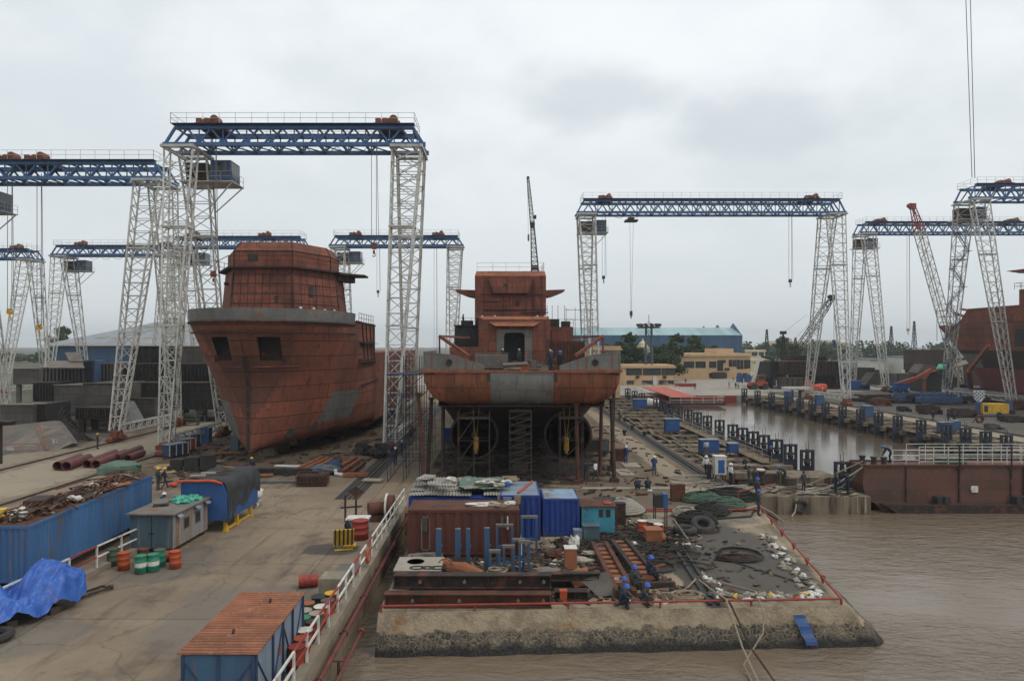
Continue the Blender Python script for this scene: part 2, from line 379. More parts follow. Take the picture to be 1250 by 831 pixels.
# ------------------------------------------------------------------ ground
def ground_mat(name, c1, c2, c3, scale=.12, joints=None, blobs=(), cracks=True, streakdir=None):
    m = bpy.data.materials.new(name); m.use_nodes = True
    nt = m.node_tree; N = nt.nodes; L = nt.links; bs = N['Principled BSDF']
    tc = N.new('ShaderNodeTexCoord'); src = tc.outputs['Object']
    def noise_(sc, det=8, ro=.62, vec=src):
        n = N.new('ShaderNodeTexNoise'); n.inputs['Scale'].default_value = sc; n.inputs['Detail'].default_value = det; n.inputs['Roughness'].default_value = ro
        L.new(vec, n.inputs['Vector']); return n.outputs['Fac']
    def mr(f, a, b, c=0., d=1.):
        r = N.new('ShaderNodeMapRange'); r.interpolation_type = 'SMOOTHSTEP'
        for k, val in (('From Min',a),('From Max',b),('To Min',c),('To Max',d)): r.inputs[k].default_value = val
        L.new(f, r.inputs['Value']); return r.outputs[0]
    def mix(fac, a, b, mode='MIX'):
        x = N.new('ShaderNodeMix'); x.data_type = 'RGBA'; x.blend_type = mode
        for k, val in ((0, fac), (6, a), (7, b)):
            if isinstance(val,(int,float)): x.inputs[k].default_value = val
            elif isinstance(val, tuple): x.inputs[k].default_value = (*val,1)
            else: L.new(val, x.inputs[k])
        return x.outputs[2]
    def ma(op, a, b):
        n = N.new('ShaderNodeMath'); n.operation = op
        for i, val in enumerate((a,b)):
            if isinstance(val,(int,float)): n.inputs[i].default_value = val
            else: L.new(val, n.inputs[i])
        return n.outputs[0]
    col = mix(mr(noise_(scale), .36, .64), c1, c2)
    mp = N.new('ShaderNodeMapping'); mp.inputs['Scale'].default_value = streakdir or (1,.22,1); L.new(src, mp.inputs['Vector'])
    col = mix(ma('MULTIPLY', mr(noise_(.75, 9, .7, mp.outputs[0]), .5, .72), .75), col, c3)
    col = mix(ma('MULTIPLY', mr(noise_(.33, 9, .72), .50, .66), .6), col, tuple(v*.72 for v in c3))
    mpt = N.new('ShaderNodeMapping'); mpt.inputs['Scale'].default_value = (1.6,.07,1); mpt.inputs['Rotation'].default_value = (0,0,.12); L.new(src, mpt.inputs['Vector'])
    col = mix(ma('MULTIPLY', mr(noise_(1.0, 6, .6, mpt.outputs[0]), .54, .68), .5), col, tuple(v*.55 for v in c3))
    col = mix(ma('MULTIPLY', mr(noise_(18, 3, .5), .66, .74), .6), col, tuple(v*.4 for v in c3))
    col = mix(ma('MULTIPLY', mr(noise_(2.2, 8, .7), .53, .70), .65), col, tuple(v*.62 for v in c2))
    col = mix(ma('MULTIPLY', mr(noise_(9, 4), .6, .8), .35), col, tuple(min(1,v*1.35) for v in c1))
    sep = N.new('ShaderNodeSeparateXYZ'); L.new(src, sep.inputs[0])
    wob = noise_(.55, 7, .65)
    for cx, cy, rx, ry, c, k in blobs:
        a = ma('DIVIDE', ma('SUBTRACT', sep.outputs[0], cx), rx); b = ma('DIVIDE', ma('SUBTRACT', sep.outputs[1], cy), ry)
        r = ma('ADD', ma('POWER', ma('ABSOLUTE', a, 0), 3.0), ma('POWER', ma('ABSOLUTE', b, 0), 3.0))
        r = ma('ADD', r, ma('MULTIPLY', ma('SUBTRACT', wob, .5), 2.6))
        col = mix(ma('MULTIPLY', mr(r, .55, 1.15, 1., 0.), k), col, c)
    if joints:
        bt = N.new('ShaderNodeTexBrick'); bt.offset = 0; bt.inputs['Scale'].default_value = 1; bt.inputs['Brick Width'].default_value = joints[0]; bt.inputs['Row Height'].default_value = joints[1]
        bt.inputs['Mortar Size'].default_value = .035; bt.inputs['Mortar Smooth'].default_value = .6
        bt.inputs['Color1'].default_value = (1,1,1,1); bt.inputs['Color2'].default_value = (.88,.88,.9,1); bt.inputs['Mortar'].default_value = (.38,.36,.34,1)
        dn = N.new('ShaderNodeTexNoise'); dn.inputs['Scale'].default_value = .5; L.new(src, dn.inputs['Vector'])
        va = N.new('ShaderNodeVectorMath'); va.operation = 'MULTIPLY_ADD'; L.new(dn.outputs['Color'], va.inputs[0]); va.inputs[1].default_value = (.2,.2,0); L.new(src, va.inputs[2])
        L.new(va.outputs[0], bt.inputs['Vector']); col = mix(1., col, bt.outputs['Color'], 'MULTIPLY')
    if cracks:
        vo = N.new('ShaderNodeTexVoronoi'); vo.feature = 'DISTANCE_TO_EDGE'; vo.inputs['Scale'].default_value = .16
        dn = N.new('ShaderNodeTexNoise'); dn.inputs['Scale'].default_value = .8; L.new(src, dn.inputs['Vector'])
        va = N.new('ShaderNodeVectorMath'); va.operation = 'MULTIPLY_ADD'; L.new(dn.outputs['Color'], va.inputs[0]); va.inputs[1].default_value = (1.4,1.4,0); L.new(src, va.inputs[2])
        L.new(va.outputs[0], vo.inputs['Vector'])
        col = mix(ma('MULTIPLY', mr(vo.outputs['Distance'], .0, .012, 1., 0.), .38), col, (.06,.05,.04))
    L.new(col, bs.inputs['Base Color']); bs.inputs['Roughness'].default_value = .9; bs.inputs['Specular IOR Level'].default_value = .25
    b = N.new('ShaderNodeBump'); b.inputs['Strength'].default_value = .35; b.inputs['Distance'].default_value = .08; L.new(noise_(3.5, 8, .7), b.inputs['Height']); L.new(b.outputs[0], bs.inputs['Normal'])
    return m
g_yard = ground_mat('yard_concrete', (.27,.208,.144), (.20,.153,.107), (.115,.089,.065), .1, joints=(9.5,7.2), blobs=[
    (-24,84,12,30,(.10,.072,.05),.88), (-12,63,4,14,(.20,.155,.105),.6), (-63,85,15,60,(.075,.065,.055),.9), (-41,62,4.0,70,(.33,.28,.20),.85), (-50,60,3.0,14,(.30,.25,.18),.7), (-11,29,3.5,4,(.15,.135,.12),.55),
    (-17.5,36,2.4,3,(.12,.11,.10),.5), (-20,27,3.5,2.2,(.13,.12,.105),.6), (-9.6,38.5,1.6,1.1,(.06,.055,.05),.85)])
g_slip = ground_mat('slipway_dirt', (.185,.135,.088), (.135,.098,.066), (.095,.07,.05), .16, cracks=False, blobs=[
    (1.7,79,9,25,(.02,.017,.015),.95), (-9,62,2.2,30,(.27,.215,.15),.8), (15.4,70,1.1,60,(.30,.245,.175),.75), (8,49.5,9,2.2,(.12,.092,.068),.8)])  # the near-black blob paints the deep shadow under the stern ship
g_quay = ground_mat('quay_head_surface', (.33,.265,.18), (.225,.18,.125), (.135,.108,.08), .3, cracks=True, streakdir=(.4,1,1), blobs=[
    (12.6,37.4,3.4,7.0,(.072,.066,.06),.92), (7.6,39.4,3.6,4.6,(.022,.02,.019),.92), (9.5,33.3,.8,3.6,(.04,.038,.036),.85), (-2,37.5,5,3.4,(.09,.078,.064),.75), (5,44.5,8,2.2,(.14,.11,.08),.8), (14,45.5,3,1.6,(.10,.095,.085),.6)])
g_right = ground_mat('right_yard_surface', (.13,.112,.094), (.10,.087,.075), (.075,.065,.057), .1, blobs=[(63.5,95,1.6,90,(.30,.25,.18),.85), (80,130,12,30,(.085,.075,.068),.7)])
g_far = ground_mat('far_land_surface', (.085,.088,.055), (.12,.105,.075), (.06,.07,.04), .012, cracks=False)
g_road = ground_mat('far_yard_concrete', (.36,.325,.27), (.31,.28,.235), (.27,.24,.2), .08, joints=(12,9))
def ground(name, poly, m, z1=0, z0=-7):
    return structure(MB().slab(poly, z0, z1).build(name, m))
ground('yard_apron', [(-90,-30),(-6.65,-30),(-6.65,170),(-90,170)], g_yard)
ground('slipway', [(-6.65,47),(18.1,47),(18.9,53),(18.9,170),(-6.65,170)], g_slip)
ground('far_quay', [(18.9,157),(62,157),(62,170),(18.9,170)], g_road)
ground('right_yard', [(62,40),(400,40),(400,170),(62,170)], g_right)
ground('inland_yard', [(-90,170),(120,170),(120,330),(-90,330)], g_road)
fm = MB()
for x0,y0,x1,y1 in ((-3000,-30,-90,330),(400,40,3000,170),(120,170,3000,330),(-3000,330,3000,3600)):
    fm.slab([(x0,y0),(x1,y0),(x1,y1),(x0,y1)], -7, 0)
structure(fm.build('far_ground', g_far))

# masonry of the quay head: cap of concrete, stones below, wet dark foot
def stone_mat():
    m = bpy.data.materials.new('quay_masonry'); m.use_nodes = True
    nt = m.node_tree; N = nt.nodes; L = nt.links; bs = N['Principled BSDF']
    tc = N.new('ShaderNodeTexCoord'); src = tc.outputs['Object']
    def noise_(sc, det=8, ro=.65):
        n = N.new('ShaderNodeTexNoise'); n.inputs['Scale'].default_value = sc; n.inputs['Detail'].default_value = det; n.inputs['Roughness'].default_value = ro
        L.new(src, n.inputs['Vector']); return n
    def mr(f, a, b, c=0., d=1.):
        r = N.new('ShaderNodeMapRange'); r.interpolation_type = 'SMOOTHSTEP'
        for k, val in (('From Min',a),('From Max',b),('To Min',c),('To Max',d)): r.inputs[k].default_value = val
        L.new(f, r.inputs['Value']); return r.outputs[0]
    def mix(fac, a, b):
        x = N.new('ShaderNodeMix'); x.data_type = 'RGBA'
        for k, val in ((0, fac), (6, a), (7, b)):
            if isinstance(val,(int,float)): x.inputs[k].default_value = val
            elif isinstance(val, tuple): x.inputs[k].default_value = (*val,1)
            else: L.new(val, x.inputs[k])
        return x.outputs[2]
    dn = noise_(3)
    va = N.new('ShaderNodeVectorMath'); va.operation = 'MULTIPLY_ADD'; L.new(dn.outputs['Color'], va.inputs[0]); va.inputs[1].default_value = (.3,.3,.3); L.new(src, va.inputs[2])
    v1 = N.new('ShaderNodeTexVoronoi'); v1.inputs['Scale'].default_value = 4.6; L.new(va.outputs[0], v1.inputs['Vector'])
    v2 = N.new('ShaderNodeTexVoronoi'); v2.feature = 'DISTANCE_TO_EDGE'; v2.inputs['Scale'].default_value = 4.6; L.new(va.outputs[0], v2.inputs['Vector'])
    sc = N.new('ShaderNodeSeparateColor'); L.new(v1.outputs['Color'], sc.inputs[0])
    st = mix(sc.outputs[0], (.03,.027,.025), (.115,.098,.078))
    gap = mr(v2.outputs['Distance'], .02, .16)
    wall = mix(gap, (.24,.195,.135), st)
    # mortar covers most of the stones in patches
    wall = mix(mr(noise_(.7,9,.72).outputs['Fac'], .53, .62), wall, (.235,.188,.125))
    conc = mix(mr(noise_(1.1).outputs['Fac'], .4, .65), (.33,.262,.175), (.20,.152,.10))
    conc = mix(mr(noise_(.35).outputs['Fac'], .56, .68), conc, (.23,.12,.06))
    sep = N.new('ShaderNodeSeparateXYZ'); L.new(src, sep.inputs[0])
    zz = N.new('ShaderNodeMath'); zz.operation = 'MULTIPLY_ADD'; L.new(noise_(1.3).outputs['Fac'], zz.inputs[0]); zz.inputs[1].default_value = .9; L.new(sep.outputs[2], zz.inputs[2])
    col = mix(mr(zz.outputs[0], -.34, -.20), wall, conc)
    col = mix(mr(zz.outputs[0], -1.0, -.62, 1., 0.), col, (.028,.026,.024))
    L.new(col, bs.inputs['Base Color']); bs.inputs['Roughness'].default_value = .85
    b = N.new('ShaderNodeBump'); b.inputs['Strength'].default_value = .9; b.inputs['Distance'].default_value = .12
    cm = N.new('ShaderNodeMath'); cm.operation = 'MULTIPLY'; L.new(mr(zz.outputs[0], -.34, -.20, 1., .08), cm.inputs[0]); L.new(gap, cm.inputs[1])
    ad = N.new('ShaderNodeMath'); ad.operation = 'ADD'; L.new(cm.outputs[0], ad.inputs[0]); L.new(noise_(6).outputs['Fac'], ad.inputs[1]); L.new(ad.outputs[0], b.inputs['Height']); L.new(b.outputs[0], bs.inputs['Normal'])
    return m
m_stone = stone_mat()
top = [(-5.3,29.3),(15.3,30.2),(18.1,47.0),(-5.3,47.0)]
qt = MB().slab(top, -3, 0)
structure(qt.build('quay_head', g_quay))
# battered wall strips around front and east side, subdivided and roughened
def batter(pa, pb, oa, ob, n, z1=-.01, z0=-3.2):
    mb = MB(); rows = []
    for i in range(9):
        t = i/8; row = []
        for k in range(n+1):
            s_ = k/n
            p = lerp(V(pa), V(pb), s_); q = lerp(V(oa), V(ob), s_)
            c = lerp(p, q, t); z = lerp(z1, z0, t)
            amp = .16*min(1, t*3)
            nn = noise.noise(V((c.x*1.3, c.y*1.3, z*1.6)))*amp
            d = (q-p); d = d.normalized() if d.length > .01 else V((0,-1))
            row.append((c.x + d.x*nn, c.y + d.y*nn, z))
        rows.append(row)
    mb.grid(rows); return mb
wl = batter((-5.3,29.297),(15.3,30.197),(-5.35,27.9),(17.6,29.2), 120)
tmp = batter((15.303,30.2),(18.103,47),(18.9,30.4),(20.6,47.2), 90); wl.add(tmp.v, tmp.f)
tmp = batter((15.3,30.197),(15.303,30.2),(17.6,29.2),(18.9,30.4), 10); wl.add(tmp.v, tmp.f)
tmp = batter((-5.303,47),(-5.303,29.3),(-5.45,47),(-5.35,27.9), 40); wl.add(tmp.v, tmp.f)
tag(wl.build('masonry_wall', m_stone, smooth=True), 'sloping stone and concrete retaining wall round the quay head, dark at the waterline', 'wall')

def water_mat(name, base, bump, sc1, sc2, rough):
    m = bpy.data.materials.new(name); m.use_nodes = True
    nt = m.node_tree; N = nt.nodes; L = nt.links; bs = N['Principled BSDF']
    tc = N.new('ShaderNodeTexCoord'); mp = N.new('ShaderNodeMapping'); mp.inputs['Scale'].default_value = (.75,1.5,1); mp.inputs['Rotation'].default_value = (0,0,.35); L.new(tc.outputs['Object'], mp.inputs['Vector'])
    def nz(sc, det, ro, vec):
        n = N.new('ShaderNodeTexNoise'); n.inputs['Scale'].default_value = sc; n.inputs['Detail'].default_value = det; n.inputs['Roughness'].default_value = ro; n.inputs['Distortion'].default_value = .6
        L.new(vec, n.inputs['Vector']); return n.outputs['Fac']
    a = nz(sc1, 3, .5, mp.outputs[0]); b_ = nz(sc2, 5, .6, mp.outputs[0]); c = nz(.10, 3, .5, tc.outputs['Object'])
    ad = N.new('ShaderNodeMath'); ad.operation = 'MULTIPLY_ADD'; L.new(b_, ad.inputs[0]); ad.inputs[1].default_value = .45; L.new(a, ad.inputs[2])
    mr = N.new('ShaderNodeMapRange'); mr.inputs['From Min'].default_value = .35; mr.inputs['From Max'].default_value = .65; mr.inputs['To Min'].default_value = bump*.2; mr.inputs['To Max'].default_value = bump*1.3; L.new(c, mr.inputs['Value'])
    b = N.new('ShaderNodeBump'); b.inputs['Distance'].default_value = .25; L.new(mr.outputs[0], b.inputs['Strength']); L.new(ad.outputs[0], b.inputs['Height']); L.new(b.outputs[0], bs.inputs['Normal'])
    x = N.new('ShaderNodeMix'); x.data_type = 'RGBA'; x.inputs[6].default_value = (*base,1); x.inputs[7].default_value = (*[v*.8 for v in base],1); L.new(c, x.inputs[0]); L.new(x.outputs[2], bs.inputs['Base Color'])
    bs.inputs['Roughness'].default_value = rough; bs.inputs['IOR'].default_value = 1.5
    return m
WZ = -1.6
structure(MB().box(-2500,-400,WZ-3,2500,56.4,WZ).build('river_water', water_mat('muddy_river', (.175,.133,.092), .75, .75, 2.6, .12)))
structure(MB().box(18.5,56.4,WZ-3,62.5,158,WZ).build('basin_water', water_mat('muddy_basin', (.13,.10,.072), .10, .8, 2.5, .13)))
# ------------------------------------------------------------------ gantry cranes
def lattice(mb, B, T, n, wc, wl, style=0):
    B = [V(p) for p in B]; T = [V(p) for p in T]
    for i in range(4): mb.bar(B[i], T[i], wc)
    for k in range(n):
        t0, t1 = k/n, (k+1)/n
        for i in range(4):
            j = (i+1) % 4
            a0, a1, b0, b1 = lerp(B[i],T[i],t0), lerp(B[i],T[i],t1), lerp(B[j],T[j],t0), lerp(B[j],T[j],t1)
            mb.bar(a1, b1, wl)
            if style == 0: mb.bar(a0, b1, wl)
            elif style == 1: (mb.bar(a0, b1, wl) if (k+i) % 2 else mb.bar(b0, a1, wl))
            elif style == 2: mb.bar(a0, b1, wl); mb.bar(b0, a1, wl)
def handrail(mb, pts, h=1.1, gap=2.0, r=.03, mid=1):
    pts = [V(p) for p in pts]; up = V((0,0,1))
    for a, b in zip(pts, pts[1:]):
        n = max(1, round((b-a).length/gap))
        for k in range(n+1): mb.bar(lerp(a,b,k/n), lerp(a,b,k/n)+up*h, r*1.3)
        for q in range(mid+1): mb.bar(a+up*h*(q+1)/(mid+1), b+up*h*(q+1)/(mid+1), r*1.3)
def crane(label, xl, xr, yc, zt, hb=7.4, ht=1.75, depth=2.35, cab='l', trol=(.12,.88), hooks=(), stair=None, wl=.08, brk=None, flip=None):
    R_ = thing('gantry_crane', label, 'gantry crane', ((xl+xr)/2, yc, 0), 'gantry cranes over the building berths')
    zb = zt - depth; x0, x1 = xl-3.5, xr+3.5; w2 = .45
    for sx, xi in ((-1, xl), (1, xr)):
        for sy in (-1, 1):
            yb, yt = yc+sy*hb, yc+sy*ht
            mb = MB()
            B = [(xi,yb-.5,1.35),(xi+sx*1.15,yb-.5,1.35),(xi+sx*1.15,yb+.5,1.35),(xi,yb+.5,1.35)]
            T = [(xi,yt-.75,zb-.35),(xi+sx*3.2,yt-.75,zb-.35),(xi+sx*3.2,yt+.75,zb-.35),(xi,yt+.75,zb-.35)]
            lattice(mb, B, T, 19, .175, wl, 0 if sy < 0 else 1)
            for t in (.38,.72):
                c = [lerp(V(B[i]),V(T[i]),t) for i in range(4)]
                for i in range(4): mb.bar(c[i], c[(i+1)%4], .3, .2)
            lg = mb.build('leg', m_white, R_)
            mb = MB(); xm = xi+sx*.57
            mb.box(xm-.42,yb-1.6,.2,xm+.42,yb+1.6,.52)
            for dy in (-1.2,-.4,.4,1.2): mb.tube((xm-.3,yb+dy,.36),(xm+.3,yb+dy,.36),.34,n=12)
            mb.obox((xm,yb,.92),(.85,1.3,.8)); mb.obox((xm+sx*.65,yb+sy*.3,.8),(.45,.5,.5))
            mb.build('end_carriage', m_orange, R_)
        sb = MB(); xm = xi+sx*.57
        lattice(sb, [(xm-.3,yc-hb+.6,1.0),(xm+.3,yc-hb+.6,1.0),(xm+.3,yc-hb+.6,1.9),(xm-.3,yc-hb+.6,1.9)], [(xm-.3,yc+hb-.6,1.0),(xm+.3,yc+hb-.6,1.0),(xm+.3,yc+hb-.6,1.9),(xm-.3,yc+hb-.6,1.9)], 14, .13, .06, 1)
        sb.build('sill_beam', m_white, R_)
        cp = MB(); xa_, xb_ = min(xi,xi+sx*3.3), max(xi,xi+sx*3.3)
        for x_ in (xa_, xb_): cp.bar((x_,yc-ht-1.2,zb-.18),(x_,yc+ht+1.2,zb-.18),.34,.32)
        for y_ in (yc-ht-1.0,yc,yc+ht+1.0): cp.bar((xa_,y_,zb-.17),(xb_,y_,zb-.17),.3,.28)
        cp.build('cap_beam', m_white, R_)
    for sy in (-1, 1):
        y = yc+sy*ht; g = MB(); zm = zb+.24
        g.bar((x0+1.2,y,zt-.2),(x1-1.2,y,zt-.2),.5,.42)
        g.bar((x0-.2,y,zm),(x1+.2,y,zm),.42,.44)
        n = max(8, round((x1-x0)/1.55)); n += n % 2; dx = (x1-x0-2.4)/n
        for k in range(n):
            a, b = x0+1.2+k*dx, x0+1.2+(k+1)*dx
            if k % 2: g.bar((a,y,zt-.3),(b,y,zm+.2),.2)
            else: g.bar((a,y,zm+.2),(b,y,zt-.3),.2)
            if k % 2: g.bar((b,y,zm+.2),(b,y,zt-.3),.12)
        for xa, xb in ((x0+1.2,x0),(x1-1.2,x1)): g.bar((xa,y,zt-.2),(xb,y,zm),.26)
        g.build('girder_truss', m_blue, R_)
    g = MB(); n = round((x1-x0)/3)
    for k in range(n+1):
        x = lerp(x0+1.3, x1-1.3, k/n)
        g.bar((x,yc-ht,zt-.25),(x,yc+ht,zt-.25),.16); g.bar((x,yc-ht,zm),(x,yc+ht,zm),.16)
        if k < n: g.bar((x,yc-ht,zm),(lerp(x0+1.3,x1-1.3,(k+1)/n),yc+ht,zm),.12)
    g.build('cross_bracing', m_dkblue, R_)
    g = MB()
    for sy in (-1,1): g.box(x0+1.0,yc+sy*(ht+.25)-.55,zt+.03,x1-1.0,yc+sy*(ht+.25)+.55,zt+.09)
    g.build('walkway', m_dkblue, R_)
    g = MB()
    for sy in (-1,1): handrail(g, [(x0+1,yc+sy*(ht+.75),zt+.09),(x1-1,yc+sy*(ht+.75),zt+.09)], 1.15, 1.8, .03)
    for x in (x0+1,x1-1): handrail(g, [(x,yc-ht-.75,zt+.09),(x,yc+ht+.75,zt+.09)], 1.15, 1.8, .03)
    g.build('walkway_railing', m_white, R_)
    for k, t in enumerate(trol):
        x = lerp(xl-2, xr+2, t); g = MB()
        g.box(x-1.5,yc-ht-.3,zt+.095,x+1.5,yc+ht+.3,zt+.28); g.tube((x-.4,yc-1.4,zt+.65),(x-.4,yc+1.2,zt+.65),.4,n=10); g.tube((x+.7,yc-1.9,zt+.75),(x+.7,yc-.6,zt+.75),.48,n=10)
        g.obox((x-1.05,yc-1.5,zt+.55),(.6,.8,.55)); g.obox((x+.2,yc-1.9,zt+.5),(.6,.5,.45)); g.ball((x+1.15,yc-1.7,zt+.42),(.3,.4,.25))
        g.build('hoist_trolley', m_orange, R_)
    for x, zh, kind in hooks:
        g = MB(); y = yc-1.0
        for dx in (-.28,.28): g.bar((x+dx,y,zh+.9),(x+dx,y,zb+1.0 if kind != 'low' else zb-.3),.055)
        g.bar((x+.55,y,zh+.9),(x+.35,y,zb+.3),.05)
        g.build('hoist_rope', m_rope, R_)
        g = MB(); g.tube((x,y-.18,zh+.62),(x,y+.18,zh+.62),.33,n=12); g.obox((x,y,zh+.68),(.5,.38,.7)); g.tube((x,y,zh+.2),(x,y,zh-.25),.12,n=6)
        g.path([(x+.0,y,zh-.1),(x+.16,y,zh-.25),(x+.15,y,zh-.45),(x-.03,y,zh-.55),(x-.18,y,zh-.42)],.06,5)
        g.build('hook_block', m_orange if kind == 'o' else m_yellow if kind == 'y' else m_dkblue, R_)
    if cab:
        xi = xl if cab == 'l' else xr; s = 1 if cab == 'l' else -1
        y0 = yc+ht+1.0; zc = zb-3.2
        c = MB(); c.box(xi+s*.35 if s>0 else xi-2.75, y0-1.4, zc, xi+2.75 if s>0 else xi-.35, y0+1.4, zc+2.5)
        cb_ = c.build('operator_cabin', m_cabin, R_)
        c = MB(); xa, xb = sorted((xi+s*1.1, xi+s*2.4)); c.box(xa,y0-1.425,zc+1.0,xb,y0-1.402,zc+2.2)
        xq = xi+s*2.752; c.box(min(xq,xq+s*.02),y0-1.2,zc+.8,max(xq,xq+s*.02),y0+1.2,zc+2.3); c.build('window', m_glass, cb_)
        c = MB(); xa, xb = sorted((xi-s*3.1, xi+s*3.1)); c.box(xa,y0-1.9,zc-.15,xb,y0+1.9,zc-.02)
        c.bar((xi+s*3.0,y0-1.6,zc-.15),(xi,y0-1.0,zc-3.2),.12); c.bar((xi+s*3.0,y0+1.6,zc-.15),(xi,y0+1.0,zc-3.2),.12)
        handrail(c, [(xi+s*.4,y0-1.85,zc),(xi+s*3.05,y0-1.85,zc),(xi+s*3.05,y0+1.85,zc)],1.1,1.1,.03)
        c.build('platform', m_white, cb_)
        c = MB(); xa, xb = sorted((xi-s*2.7, xi-s*.2)); c.box(xa,y0-1.0,zc+.1,xb,y0+1.0,zc+2.3); c.build('winch_housing', m_rustd, R_)
    if stair:
        xi, sy, ss = stair; c = MB(); z = 2.0; d = 1
        while z < zb-6:
            t0, t1 = z/zb, (z+3.6)/zb
            y0_, y1_ = yc+sy*lerp(hb,ht,t0), yc+sy*lerp(hb,ht,t1)
            xa, xb = (xi+ss*.3, xi+ss*3.0) if d > 0 else (xi+ss*3.0, xi+ss*.3)
            for dy in (-1.2,-.6):
                c.bar((xa,y0_+dy,z),(xb,y1_+dy,z+3.6),.05,.11); c.bar((xa,y0_+dy,z+1),(xb,y1_+dy,z+4.6),.05)
            for k in range(9): c.bar(lerp(V((xa,y0_-1.2,z)),V((xb,y1_-1.2,z+3.6)),k/9), lerp(V((xa,y0_-.6,z)),V((xb,y1_-.6,z+3.6)),k/9), .16,.04)
            c.obox((xb,y1_-.9,z+3.62),(1.1,1.1,.07)); z += 3.6; d = -d
        c.build('stair', m_dkblue if stair[0] > 0 else m_white, R_)
    if brk:   # drooping festoon cable below the girder
        c = MB(); a, b, n = brk
        for k in range(n):
            xa, xb = lerp(a,b,k/n), lerp(a,b,(k+1)/n)
            c.path([(lerp(xa,xb,t), yc-ht-.35, zb-(.1+.9*(1-(2*t-1)**2))) for t in (0,.15,.35,.5,.65,.85,1)], .035, 4)
        c.build('festoon_cable', m_black, R_)
    return R_
crane('tallest blue gantry crane on white lattice legs straddling the ship shown bow first', -34.7, -12.3, 79.2, 36.4, trol=(.13,.9), hooks=[(-14.6,22.2,'o'),(-33.0,19.0,'o')], brk=(-33,-15,5))
crane('blue gantry crane cut by the picture edge, beside the tallest crane, dangling a chain', -69.4, -46.6, 89, 35, trol=(.3,.44), hooks=[(-63.4,15.2,'y'),(-59.6,13.2,'y')], cab='l')
crane('blue gantry crane at the picture edge showing one splayed leg pair and an orange hoist', -137.6, -114.8, 164, 34.4, cab=None, trol=(.5,.9))
crane('distant blue gantry crane with a blue cab, in front of the grey roofed shed', -103.5, -80.7, 164, 35.2, trol=(.2,.95), brk=(-98,-84,5))
crane('distant blue gantry crane whose girder runs behind the bow ship bridge', -69.4, -46.6, 152, 35.4, trol=(.13,.72), hooks=[])
crane('distant blue gantry crane spanning the gap between the two red ships', -35.3, -12.2, 156, 36.2, trol=(.16,.85), hooks=[(-28,23,'o'),(-15,2,'o')])
crane('widest blue gantry crane spanning the ship shown stern first and the wet basin', 18.8, 65.4, 138.5, 40.7, hb=8.0, ht=1.8, depth=2.8, trol=(.08,.90), hooks=[(20.6,24.5,'b'),(58.2,23.8,'b')], brk=(22,28,2))
crane('blue gantry crane beyond the lattice boom crane, overlapped by the widest crane legs', 96.3, 140, 178, 43.3, hb=8.0, ht=1.9, depth=2.9, trol=(.08,.8), hooks=[(105.5,14.8,'y')])
crane('blue gantry crane with dark zigzag stairs standing over the ship under repair', 96.0, 150, 137, 43.3, hb=9.4, ht=2.2, depth=2.9, trol=(.1,.8), hooks=[], stair=(96.0,1,-1))
# small underslung trolley with its own thin hook line below the widest girder
t = thing('underslung_hoist', 'small dark hoist with one thin hook line hanging below the widest gantry girder', 'hoist', (26.0,137,36.5))
MB().box(24.8,136,36.3,27.3,138,36.6).box(25.4,136.4,36.6,26.6,137.6,37.1).build('hoist_frame', m_rustd, t)
g = MB(); g.bar((25.8,137,36.3),(26.0,137,18.4),.05); g.bar((26.5,137,36.3),(26.1,137,18.4),.05); g.build('rope', m_rope, t)
g = MB(); g.obox((26.05,137,17.9),(.5,.4,1.0)); g.tube((26.05,137,17.4),(26.05,137,16.9),.12); g.build('hook', m_dkblue, t)

def railtrack(name, label, x, y0, y1, z=0.0, dbl=False):
    mb = MB()
    for dx in ((-.18,.18) if dbl else (0,)):
        mb.box(x+dx-.05,y0,z+.01,x+dx+.05,y1,z+.14)
        mb.box(x+dx-.11,y0,z+.006,x+dx+.11,y1,z+.03)
    return tag(mb.build(name, m_rail), label, 'rail', 'crane rails set in the yard')
railtrack('crane_rail', 'crane rail in the scrap side of the pale concrete strip', -46.03, 20, 168)
railtrack('crane_rail', 'crane rail between the rusty pipes and the bow ship', -35.9, 45, 168)
railtrack('crane_rail', 'sunken crane rail between the two red ships, ending on open concrete', -11.6, 51, 168, dbl=True)
railtrack('crane_rail', 'double crane rail running along the basin pier', 18.0, 56, 156, dbl=True)
railtrack('crane_rail', 'crane rail along the far bank of the basin', 66.0, 60, 168)
railtrack('crane_rail', 'crane rail beneath the ship under repair', 96.6, 80, 168)
m = MB()
m.box(-12.5,51,.006,-11.95,168,.012); m.box(-11.25,51,.006,-10.7,168,.012); m.box(17.2,55,.006,17.65,156,.012); m.box(18.35,56,.006,18.7,156,.012)
structure(m.build('rail_trench', m_black))

